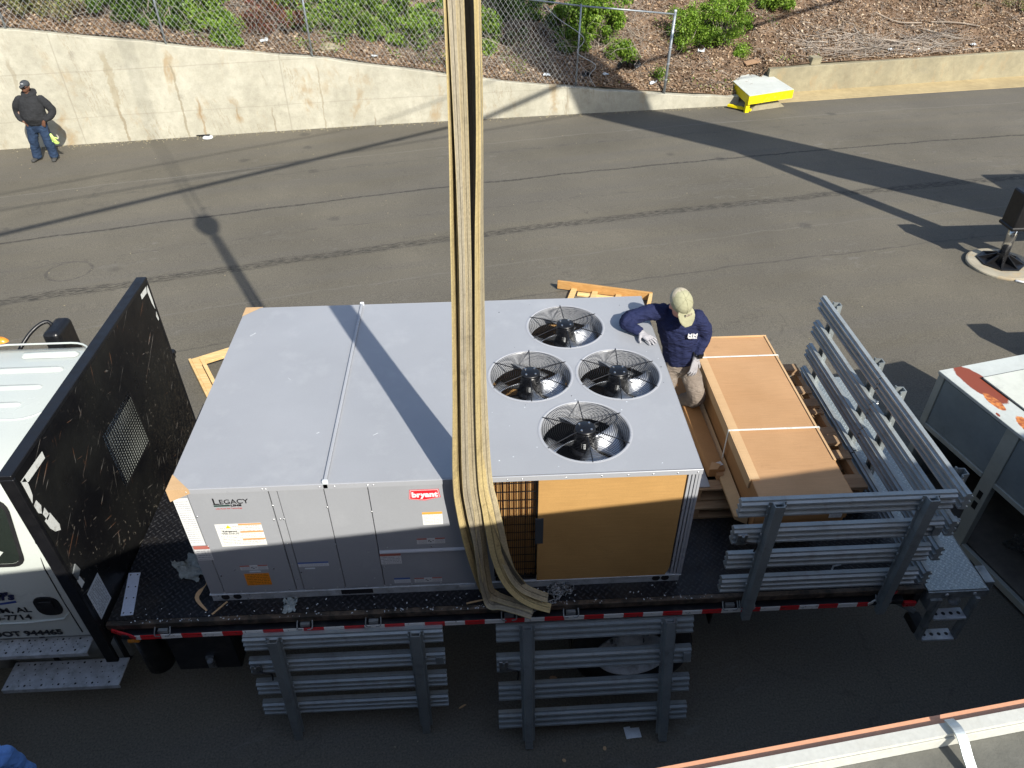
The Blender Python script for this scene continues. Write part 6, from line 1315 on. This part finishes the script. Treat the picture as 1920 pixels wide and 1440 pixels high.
hk2 = thing('steel_hook', 'small bent steel hook lying on the deck behind the near rack', 'hook', (4.85, .1, 1.31)); MB().tube([(4.80, .02, 1.31), (4.82, .05, 1.33), (4.88, .06, 1.33), (4.90, .14, 1.35), (4.92, .08, 1.33)], .008, 6).build('hook', M['galv'], hk2)

# ------------------------------------------------------------ old rusty unit at the right
ou = thing('old_rooftop_unit', 'old pale rooftop unit with rust patches and open bottom bay at the right edge', 'rooftop unit', (7.8, 1.6, 0))
D1 = Vector((.25, -1.01, 0)).normalized(); D2 = Vector((.976, .217, 0)).normalized(); C0 = Vector((6.67, 2.16, 0))
def OU(s_, t, z): return tuple(C0 + D1 * s_ + D2 * t + Vector((0, 0, z)))
def obox(s0, s1, t0, t1, z0, z1): return MB().hexa([OU(s0, t0, z0), OU(s1, t0, z0), OU(s1, t1, z0), OU(s0, t1, z0)], [OU(s0, t0, z1), OU(s1, t0, z1), OU(s1, t1, z1), OU(s0, t1, z1)])
TL = 2.32; SL = 3.2
obox(-.01, SL, -.01, TL, 1.565, 1.60).build('top_frame', M['oldtop'], ou, bevel=.004); ld_ = obox(.22, SL - .2, .30, TL - .2, 1.601, 1.618).build('lid_panel', M['oldlid'], ou, bevel=.003)
obox(.205, .215, .29, TL - .2, 1.6015, 1.606).build('lid_gap', M['black'], ou); obox(.205, SL - .2, .285, .295, 1.6015, 1.606).build('lid_gap', M['black'], ou)
for s0, s1 in ((.0, .075), (.86, 1.0), (1.92, 2.04), (3.1, SL)): obox(s0, s1, 0, .07, .0, 1.563).build('corner_post', M['oldframe'], ou, bevel=.004)
for s0, s1 in ((.077, .858), (1.002, 1.918), (2.042, 3.098)):
    obox(s0, s1, .012, .030, .99, 1.545).build('side_panel', M['oldpanel'], ou, bevel=.004); obox(s0, s1, -.004, .045, .93, .985).build('cross_rail', M['oldframe'], ou, bevel=.004)
    obox(s0, s1, .002, .05, .04, .12).build('sill_rail', M['oldframe'], ou, bevel=.004)
obox(-.003, .01, .07, .30, .0, 1.55).build('end_post', M['oldframe'], ou); obox(-.002, .012, .302, TL, .0, 1.55).build('end_panel', M['oldpanel'], ou)
obox(.05, SL - .05, .07, TL, .10, .12).build('bay_floor', M['oldfloor'], ou); obox(.05, SL - .05, .95, .97, .12, 1.5).build('inner_wall', M['oldin'], ou); obox(.05, SL, TL - .02, TL, 0, 1.55).build('back_panel', M['oldpanel'], ou)
obox(1.35, 1.39, .55, .95, .12, 1.5).build('inner_post', M['oldin'], ou)
for z in (.62, .76): MB().hexa([OU(.905, -.003, z - .045), OU(.955, -.003, z - .045), OU(.955, .001, z - .045), OU(.905, .001, z - .045)], [OU(.905, -.003, z + .045), OU(.955, -.003, z + .045), OU(.955, .001, z + .045), OU(.905, .001, z + .045)]).build('latch_plate', M['black'], ou)
V = []; rg = np.random.RandomState(3)
for i in range(10):
    for j in range(8): p = Vector(OU(1.12 + .045 * i + .02 * j, .35 + .03 * i, .14 + .055 * j)); V.append((p.x + rg.normal(0, .012), p.y + rg.normal(0, .012), p.z + rg.normal(0, .01)))
npmesh('torn_insulation', np.array(V), np.array([(i * 8 + j, (i + 1) * 8 + j, (i + 1) * 8 + j + 1, i * 8 + j + 1) for i in range(9) for j in range(7)]), M['foil'], ou)
for s_a, t_a, z_a, l_a in ((1.1, .85, .35, .7), (1.15, .80, .55, .8), (2.2, .6, .4, .6)): MB().tube(spline([OU(s_a, t_a, z_a), OU(s_a + l_a * .5, t_a + .05, z_a + .04), OU(s_a + l_a, t_a - .1, z_a + .25)], 5), .018, 8).build('copper_pipe', M['log'], ou, smooth=True)
obox(2.15, 2.6, .35, .75, .121, .62).build('compressor_box', M['oldin'], ou, bevel=.03)
q = Vector(OU(1.75, .45, .13)); MB().box(-.12, .12, -.07, .07, 0, .07, Matrix.Translation(q) @ Matrix.Rotation(.6, 4, 'Z')).build('control_block', M['black'], ou, bevel=.01)
MB().tube(spline([q + Vector((-.05, .05, .1)), q + Vector((-.2, .2, .12)), q + Vector((-.1, .35, .2)), q + Vector((.05, .3, .5))], 5), .008, 5).build('loose_wire', M['galv'], ou)

# ------------------------------------------------------------ building we look down from
bl = thing('near_building', 'roof edge of the building at the bottom right with terracotta and white trim', 'building', (0, -6, 0))
def eY(x): return -2.88 + .127 * (x - 2.46)
def strip(nm, o0, o1, z0, z1, mat, par=bl, x0=-24, x1=16): 
    return MB().hexa([(x0, eY(x0) - o1, z0), (x1, eY(x1) - o1, z0), (x1, eY(x1) - o0, z0), (x0, eY(x0) - o0, z0)], [(x0, eY(x0) - o1, z1), (x1, eY(x1) - o1, z1), (x1, eY(x1) - o0, z1), (x0, eY(x0) - o0, z1)]).build(nm, mat, par)
strip('outer_wall', .05, 12, -.5, 4.30, M['brick']); strip('gravel_stop', 0, .022, 4.36, 4.500, M['parorange']); strip('edge_flashing', .023, .048, 4.34, 4.512, M['parwhite']); strip('flashing_lip', .049, .053, 4.34, 4.500, M['parwhite'])
strip('roof_ledge', .054, 12, 4.31, 4.470, M['ledge'])
xb = 3.105
bk = MB(); yb = eY(xb)
vs, fs, uv = ribbon([(xb - .000, yb - .022, 4.520), (xb + .002, yb - .045, 4.530), (xb + .006, yb - .07, 4.522), (xb + .010, yb - .10, 4.50), (xb + .016, yb - .15, 4.478), (xb + .03, yb - .25, 4.476)], [(1, .1, 0)] * 6, [.022] * 6, .003); uvmesh('bracket_strap', vs, fs, uv, M['bracket'], bl)
# ------------------------------------------------------------ people
def V3(*a): return Vector(a)
def hand(wr, fdir, palm, size, curl=.35, side=1, spread=1.0):
    """prims of a hand: wrist, finger direction, palm normal, thumb side"""
    f = Vector(fdir).normalized(); pn = Vector(palm).normalized(); pn = (pn - f * pn.dot(f)).normalized(); s = f.cross(pn) * side; wr = Vector(wr); k = size
    pr = [('l', [(wr, .028 * k, .020 * k), (wr + f * .04 * k, .036 * k, .017 * k), (wr + f * .085 * k, .040 * k, .015 * k)], pn)]
    for i, (off, L, r) in enumerate(((-.031, .066, .0082), (-.011, .078, .0088), (.010, .074, .0086), (.030, .058, .0078))):
        b = wr + f * .088 * k + s * off * k; d = (f + s * off * 5.0 * spread).normalized(); L *= k
        p1 = b + d * L * .45 - pn * 0; d2 = (d + pn * curl).normalized(); p2 = p1 + d2 * L * .33; d3 = (d + pn * curl * 2.2).normalized(); p3 = p2 + d3 * L * .25
        pr.append(('l', [(b - f * .02 * k, r * k * 1.1, r * k * 1.1), (p1, r * k, r * k), (p2, r * k * .92, r * k * .92), (p3, r * k * .75, r * k * .75)], pn))
    tb = wr + f * .03 * k - s * .028 * k; td = (f * .65 - s * .8 + pn * .25).normalized(); t1 = tb + td * .045 * k; t2 = t1 + (td + f * .5).normalized() * .032 * k
    pr.append(('l', [(tb, .013 * k, .013 * k), (t1, .0105 * k, .0105 * k), (t2, .0085 * k, .0085 * k)], pn)); return pr

# --- the man by the wall: slight lean, hands in hoodie pocket and thumb in jeans pocket
def man():
    B0 = V3(-7.89, 13.81, gz(13.81)); sc_ = 1.0
    t = thing('person', 'man in charcoal hoodie, sunglasses and grey cap standing in front of the concrete wall', 'person', tuple(B0))
    def Pt(x, y, z): return B0 + V3(x + .135 * z, y, z)          # x to his left (picture right); body leans that way
    # torso is broad: shoulders z 1.42, belly 1.05, hips .9
    skin = [('e', Pt(-.03, -.03, 1.655), (.083, .098, .115)), ('e', Pt(-.035, -.06, 1.61), (.066, .062, .075)), ('l', [(Pt(-.02, .0, 1.46), .062, .062), (Pt(-.03, -.02, 1.58), .058, .058)], (0, 1, 0)),
            ('e', Pt(-.043, -.132, 1.632), (.016, .022, .020)), ('e', Pt(-.040, -.108, 1.583), (.030, .018, .010)), ('e', Pt(.053, -.02, 1.645), (.012, .022, .032)), ('e', Pt(-.118, -.02, 1.645), (.012, .022, .032)),
            ('l', [(Pt(0, 0, 1.45), .14, .10), (Pt(0, 0, 1.2), .15, .11), (Pt(0, 0, .95), .15, .11)], (0, 1, 0)),
            ('l', [(Pt(-.10, 0, .9), .08, .08), (Pt(-.14, -.02, .5), .05, .05), (Pt(-.16, 0, .1), .035, .04)], (0, 1, 0)), ('l', [(Pt(.10, 0, .9), .08, .08), (Pt(.16, -.02, .5), .05, .05), (Pt(.20, 0, .1), .035, .04)], (0, 1, 0)),
            ('l', [(Pt(-.2, 0, 1.38), .05, .05), (Pt(-.33, -.0, 1.12), .04, .04), (Pt(-.20, -.13, .93), .03, .03)], (0, 1, 0)), ('l', [(Pt(.2, 0, 1.38), .05, .05), (Pt(.37, -.0, 1.12), .04, .04), (Pt(.25, -.13, .93), .03, .03)], (0, 1, 0))]
    skin += hand(Pt(.245, -.135, .935), (-.45, .1, -.9), (0, 1, .1), 1.0, .5, 1) + hand(Pt(-.185, -.13, .93), (.45, .1, -.9), (0, 1, .1), .95, .5, -1)
    soft('body', skin, M['skin1'], t, .0095, 2)
    hood = [('l', [(Pt(0, .0, 1.455), .155, .105), (Pt(0, -.01, 1.36), .255, .150), (Pt(.0, -.02, 1.22), .270, .185), (Pt(.0, -.035, 1.05), .275, .205), (Pt(.0, -.02, .935), .255, .185), (Pt(.0, -.01, .90), .235, .17)], (0, 1, 0)),
            ('l', [(Pt(-.20, .0, 1.395), .085, .085), (Pt(-.31, .0, 1.27), .092, .092), (Pt(-.365, .02, 1.11), .082, .082), (Pt(-.30, -.06, .99), .066, .066), (Pt(-.215, -.12, .945), .046, .046)], (0, 1, 0)),
            ('l', [(Pt(.20, .0, 1.395), .085, .085), (Pt(.33, .0, 1.26), .092, .092), (Pt(.405, .02, 1.10), .084, .084), (Pt(.34, -.06, .99), .066, .066), (Pt(.265, -.12, .95), .046, .046)], (0, 1, 0)),
            ('l', [(Pt(-.11, -.05, 1.475), .045, .04), (Pt(-.13, .05, 1.51), .05, .045), (Pt(0, .115, 1.53), .055, .05), (Pt(.10, .05, 1.51), .05, .045), (Pt(.06, -.05, 1.475), .045, .04), (Pt(-.02, -.09, 1.45), .04, .035)], (0, 0, 1)),
            ('e', Pt(0, -.16, 1.02), (.17, .085, .10))]
    soft('hoodie', hood, M['hoodie'], t, .012, 3, [(.16, .030, 'CLOUDS'), (.06, .010, 'CLOUDS')])
    je = [('l', [(Pt(0, -.005, .935), .225, .150), (Pt(0, .0, .84), .225, .155), (Pt(0, .0, .76), .20, .14)], (0, 1, 0)),
          ('l', [(Pt(-.105, .0, .84), .125, .13), (Pt(-.13, -.015, .62), .112, .115), (Pt(-.150, -.03, .44), .100, .105), (Pt(-.165, .0, .22), .095, .10), (Pt(-.17, .0, .085), .098, .105)], (0, 1, 0)),
          ('l', [(Pt(.105, .0, .84), .125, .13), (Pt(.145, -.015, .62), .112, .115), (Pt(.175, -.03, .44), .100, .105), (Pt(.20, .0, .22), .095, .10), (Pt(.215, .0, .085), .098, .105)], (0, 1, 0))]
    soft('jeans', je, M['jeans'], t, .012, 3, [(.10, .035, 'CLOUDS'), (.045, .016, 'CLOUDS')])
    for s_, x in ((-1, -.175), (1, .22)):
        soft('boot', [('l', [(Pt(x, .05, .07), .052, .05), (Pt(x + s_ * .01, -.03, .055), .052, .042), (Pt(x + s_ * .035, -.16, .042), .050, .034)], (0, 0, 1)), ('l', [(Pt(x, .03, .06), .055, .06), (Pt(x, .03, .16), .05, .055)], (0, 1, 0))], M['boot'], t, .009, 2)
    soft('cap', [('e', Pt(-.028, -.015, 1.705), (.096, .110, .082)), ('l', [(Pt(-.03, -.09, 1.705), .062, .012), (Pt(-.035, -.15, 1.695), .060, .010), (Pt(-.037, -.19, 1.682), .045, .008)], (0, 0, 1))], M['cap1'], t, .008, 2)
    MB().box(-.028, .028, -.002, .002, -.007, .007, Matrix.Translation(Pt(-.035, -.120, 1.735)) @ Euler((.45, 0, 0)).to_matrix().to_4x4()).build('cap_logo', M['white_ink'], t)
    soft('sunglasses', [('e', Pt(-.073, -.128, 1.650), (.030, .012, .021)), ('e', Pt(-.008, -.128, 1.650), (.030, .012, .021)), ('l', [(Pt(-.06, -.132, 1.658), .006, .006), (Pt(-.02, -.132, 1.658), .006, .006)], (0, 0, 1)), ('l', [(Pt(.02, -.12, 1.655), .007, .007), (Pt(.052, -.06, 1.655), .005, .006)], (0, 0, 1)), ('l', [(Pt(-.10, -.12, 1.655), .007, .007), (Pt(-.12, -.06, 1.655), .005, .006)], (0, 0, 1))], M['shade'], t, .005, 1)
    g_ = thing('work_gloves', 'hi-vis yellow-green work gloves hanging from the hip of the man by the wall', 'gloves', tuple(Pt(.30, -.02, .42)))
    soft('glove', hand(Pt(.245, -.02, .60), (.30, -.1, -1), (0, 1, 0), 1.25, .2, 1, 1.6), M['hivis'], g_, .006, 1); soft('glove', hand(Pt(.285, -.05, .56), (.45, -.1, -.95), (.3, 1, 0), 1.2, .3, -1, 1.5), M['hivis'], g_, .006, 1)
    MB().tube([Pt(.22, .0, .86), Pt(.235, -.02, .72), Pt(.25, -.03, .58)], .014, 8).build('glove_clip', M['black'], g_)
man()

def worker():
    t = thing('person', 'worker in navy long-sleeved shirt and khaki cap leaning on the grey unit beside the fans', 'person', (3.9, 1.75, 1.58))
    hc = V3(3.765, 1.60, 2.825)                                     # head centre, bowed forward
    look = V3(.30, -.62, -.72).normalized(); upv = V3(.10, -.62, .78).normalized(); upv = (upv - look * upv.dot(look)).normalized(); sdv = look.cross(upv)
    Rm = Matrix((sdv, look, upv)).transposed(); eu = Rm.to_euler()
    def H(a, b, c): return hc + sdv * a + look * b + upv * c
    SL_, SR_ = V3(3.955, 1.70, 2.63), V3(3.655, 1.76, 2.655)           # picture right / left shoulders
    hip = V3(3.90, 1.80, 2.12)
    skin = [('e', H(0, -.005, .0), (.080, .100, .112), eu), ('e', H(0, .04, -.05), (.062, .065, .070), eu), ('e', H(0, .108, -.025), (.015, .022, .018), eu), ('e', H(0, .085, -.072), (.028, .016, .010), eu), ('e', H(.082, -.01, -.02), (.012, .020, .032), eu), ('e', H(-.082, -.01, -.02), (.012, .020, .032), eu),
            ('l', [(V3(3.80, 1.73, 2.66), .065, .062), (hc + V3(.01, .04, -.07), .058, .058)], (0, 1, 0)), ('l', [(V3(3.81, 1.75, 2.6), .13, .09), (V3(3.86, 1.78, 2.35), .11, .08), (hip, .10, .075)], (0, 1, 0)),
            ('l', [(SL_, .035, .035), (V3(4.055, 1.73, 2.42), .025, .025), (V3(3.998, 1.665, 2.26), .024, .024)], (0, 1, 0)), ('l', [(SR_, .035, .035), (V3(3.385, 1.735, 2.60), .026, .026), (V3(3.45, 1.62, 2.562), .022, .022)], (0, 0, 1)),
            ('l', [(hip + V3(.08, 0, -.05), .05, .05), (V3(4.05, 1.64, 1.80), .04, .04), (V3(3.95, 1.80, 1.62), .03, .03)], (0, 1, 0)), ('l', [(hip + V3(-.08, 0, -.05), .05, .05), (V3(3.795, 1.745, 1.84), .035, .035), (V3(3.80, 1.85, 1.62), .035, .035)], (0, 1, 0))]
    soft('body', skin, M['skin2'], t, .0095, 2)
    sh = [('l', [(V3(3.80, 1.745, 2.685), .115, .085), (V3(3.805, 1.745, 2.61), .185, .125), (V3(3.83, 1.755, 2.48), .180, .135), (V3(3.865, 1.775, 2.32), .162, .128), (V3(3.89, 1.79, 2.19), .158, .122), (V3(3.90, 1.795, 2.125), .155, .118)], (.15, 1, .1)),
          ('l', [(SL_ + V3(-.02, 0, 0), .080, .078), (V3(4.02, 1.72, 2.53), .070, .068), (V3(4.062, 1.73, 2.42), .060, .060), (V3(4.035, 1.70, 2.32), .050, .050), (V3(4.0, 1.665, 2.255), .042, .042)], (0, 1, 0)),
          ('l', [(SR_ + V3(.03, 0, -.01), .082, .080), (V3(3.53, 1.76, 2.655), .072, .068), (V3(3.385, 1.745, 2.605), .066, .062), (V3(3.345, 1.70, 2.585), .060, .056), (V3(3.40, 1.655, 2.575), .052, .046), (V3(3.455, 1.615, 2.562), .044, .038)], (0, 0, 1)),
          ('l', [(V3(3.745, 1.70, 2.705), .035, .035), (V3(3.80, 1.80, 2.72), .035, .035), (V3(3.85, 1.70, 2.70), .035, .035)], (0, 0, 1))]
    soft('shirt', sh, M['navy'], t, .0095, 3, [(.085, .026, 'CLOUDS'), (.035, .010, 'CLOUDS')])
    tr_ = [('l', [(hip + V3(0, 0, .02), .150, .112), (hip + V3(.01, 0, -.08), .155, .118)], (0, 1, 0)),
           ('l', [(hip + V3(.08, -.01, -.07), .092, .092), (V3(4.02, 1.70, 1.93), .088, .088), (V3(4.06, 1.64, 1.79), .080, .082), (V3(4.01, 1.73, 1.70), .070, .070), (V3(3.955, 1.80, 1.62), .066, .066)], (0, 1, 0)),
           ('l', [(hip + V3(-.08, 0, -.07), .090, .090), (V3(3.80, 1.75, 1.90), .082, .084), (V3(3.79, 1.74, 1.82), .072, .074), (V3(3.80, 1.86, 1.62), .064, .064)], (0, 1, 0))]
    soft('trousers', tr_, M['khaki'], t, .0095, 3, [(.09, .022, 'CLOUDS'), (.04, .007, 'CLOUDS')])
    for p, nm in ((V3(3.945, 1.80, 1.60), 'boot'), (V3(3.79, 1.87, 1.60), 'boot')): soft(nm, [('l', [(p + V3(0, .06, .02), .045, .035), (p + V3(0, -.02, .025), .048, .04), (p + V3(0, -.12, .008), .045, .026)], (0, 0, 1))], M['boot'], t, .009, 1)
    soft('glove', hand(V3(3.452, 1.612, 2.556), (.62, -.78, -.10), (0, -.05, -1), 1.08, .22, 1, 1.3) + [('l', [(V3(3.44, 1.625, 2.56), .034, .028), (V3(3.47, 1.59, 2.552), .034, .026)], (0, 0, 1))], M['glove'], t, .005, 1, [(.02, .003, 'CLOUDS')])
    soft('glove', hand(V3(3.995, 1.655, 2.235), (-.22, -.42, -.88), (-.45, .8, -.3), 1.08, .45, -1, .9) + [('l', [(V3(4.003, 1.66, 2.26), .036, .034), (V3(3.99, 1.65, 2.22), .034, .030)], (0, 1, 0))], M['glove'], t, .005, 1, [(.02, .003, 'CLOUDS')])
    MB().ring((4.008, 1.665, 2.275), .045, .008, 20, Euler((R(20), R(12), 0)).to_matrix(), 6).box(-.018, .018, -.010, .006, -.018, .018, Matrix.Translation((4.015, 1.615, 2.275))).build('watch', M['black'], t, smooth=False)
    cp_ = soft('cap', [('e', H(0, -.02, .035), (.092, .112, .088), eu), ('l', [(H(0, .075, .035), .078, .012), (H(0, .125, .022), .078, .010), (H(0, .165, .002), .062, .008)], tuple(upv))], M['capk'], t, .005, 4)
    # pale mesh back panels, seams and top button
    mbk = soft('mesh_back', [('e', H(0, -.034, .030), (.0912, .105, .0855), eu)], M['capm'], t, .006, 3)
    bt = MB().lathe([(.001, .006), (.008, .004), (.010, 0)], (0, 0, 0), 10, 'Z'); bt.v = [tuple(H(0, -.015, .122) + Rm @ Vector(v)) for v in bt.v]; bt.build('cap_button', M['capk'], t, smooth=True)
    for a in (-60, 0, 60, 120, 180, 240):
        pts = [H(math.sin(R(a)) * .094 * math.sin(k), math.cos(R(a)) * .114 * math.sin(k) - .02, .035 + .0895 * math.cos(k)) for k in (.08, .4, .8, 1.2, 1.5)]; MB().tube(pts, .0014, 5).build('cap_seam', M['capk'], t)
    text('MM', 'shirt_logo', M['white_ink'], t, (3.862, 1.598, 2.495), (1, -.02, 0), (0, -.15, 1), .056, .0004, 0, ext=.003, spacing=1.0)
    text('MECHANICAL', 'shirt_logo', M['white_ink'], t, (3.872, 1.600, 2.482), (1, -.02, 0), (0, -.15, 1), .012, .0005, 0, ext=.006)
    text('A M I M', 'cap_logo', M['capm'], t, H(-.038, .108, .055), sdv, (upv * .9 - look * .35), .018, .001, 0, ext=.004)
    text('WALKERS', 'cap_logo', M['capm'], t, H(-.034, .114, .040), sdv, (upv * .9 - look * .35), .013, .0005, 0, ext=.004)
worker()

def corner_person():
    S0 = V3(-.98, -1.17, 1.42)
    t = thing('person', 'person in a light blue shirt at the very bottom left corner, only the shoulder showing', 'person', (S0.x - .2, S0.y - .02, 0))
    c = S0 + V3(-.20, .0, 0); g0 = V3(c.x, c.y, 0)
    def Q(x, y, z): return g0 + V3(x, y, z)
    soft('body', [('e', Q(0, 0, 1.66), (.08, .1, .115)), ('e', Q(0, -.10, 1.65), (.015, .02, .02)), ('l', [(Q(0, 0, 1.42), .06, .06), (Q(0, 0, 1.6), .055, .055)], (0, 1, 0)), ('l', [(Q(0, 0, 1.4), .13, .09), (Q(0, 0, .95), .13, .1)], (0, 1, 0)), ('l', [(Q(-.1, 0, .9), .07, .07), (Q(-.11, 0, .1), .04, .04)], (0, 1, 0)), ('l', [(Q(.1, 0, .9), .07, .07), (Q(.11, 0, .1), .04, .04)], (0, 1, 0)),
                 ('l', [(Q(.18, 0, 1.36), .05, .05), (Q(.23, .02, 1.1), .04, .04), (Q(.22, -.05, .9), .03, .03)], (0, 1, 0)), ('l', [(Q(-.18, 0, 1.36), .05, .05), (Q(-.23, .02, 1.1), .04, .04), (Q(-.22, -.05, .9), .03, .03)], (0, 1, 0))] + hand(Q(.22, -.05, .88), (0, -.1, -1), (-1, 0, 0), 1.0) + hand(Q(-.22, -.05, .88), (0, -.1, -1), (1, 0, 0), 1.0, side=-1), M['skin2'], t, .011, 2)
    soft('shirt', [('l', [(Q(0, 0, 1.43), .13, .09), (Q(0, 0, 1.36), .20, .12), (Q(0, 0, 1.15), .18, .13), (Q(0, 0, .92), .17, .125)], (0, 1, 0)), ('l', [(Q(.18, 0, 1.38), .078, .078), (Q(.235, .02, 1.12), .062, .062), (Q(.225, -.04, .93), .05, .05)], (0, 1, 0)), ('l', [(Q(-.18, 0, 1.38), .078, .078), (Q(-.235, .02, 1.12), .062, .062), (Q(-.225, -.04, .93), .05, .05)], (0, 1, 0))], M['blueshirt'], t, .011, 2, [(.08, .03, 'CLOUDS')])
    soft('trousers', [('l', [(Q(0, 0, .96), .16, .12), (Q(0, 0, .85), .16, .12)], (0, 1, 0)), ('l', [(Q(-.09, 0, .88), .09, .09), (Q(-.11, 0, .08), .07, .07)], (0, 1, 0)), ('l', [(Q(.09, 0, .88), .09, .09), (Q(.11, 0, .08), .07, .07)], (0, 1, 0))], M['jeans'], t, .011, 2)
    for x in (-.11, .11): soft('boot', [('l', [(Q(x, .04, .04), .045, .035), (Q(x, -.14, .035), .045, .03)], (0, 0, 1))], M['boot'], t, .01, 1)
    soft('hard_hat', [('e', Q(0, 0, 1.72), (.11, .13, .09))], M['litter'], t, .01, 1)
corner_person()
print('tris', sum(len(o.data.polygons) for o in bpy.data.objects if o.type == 'MESH'))
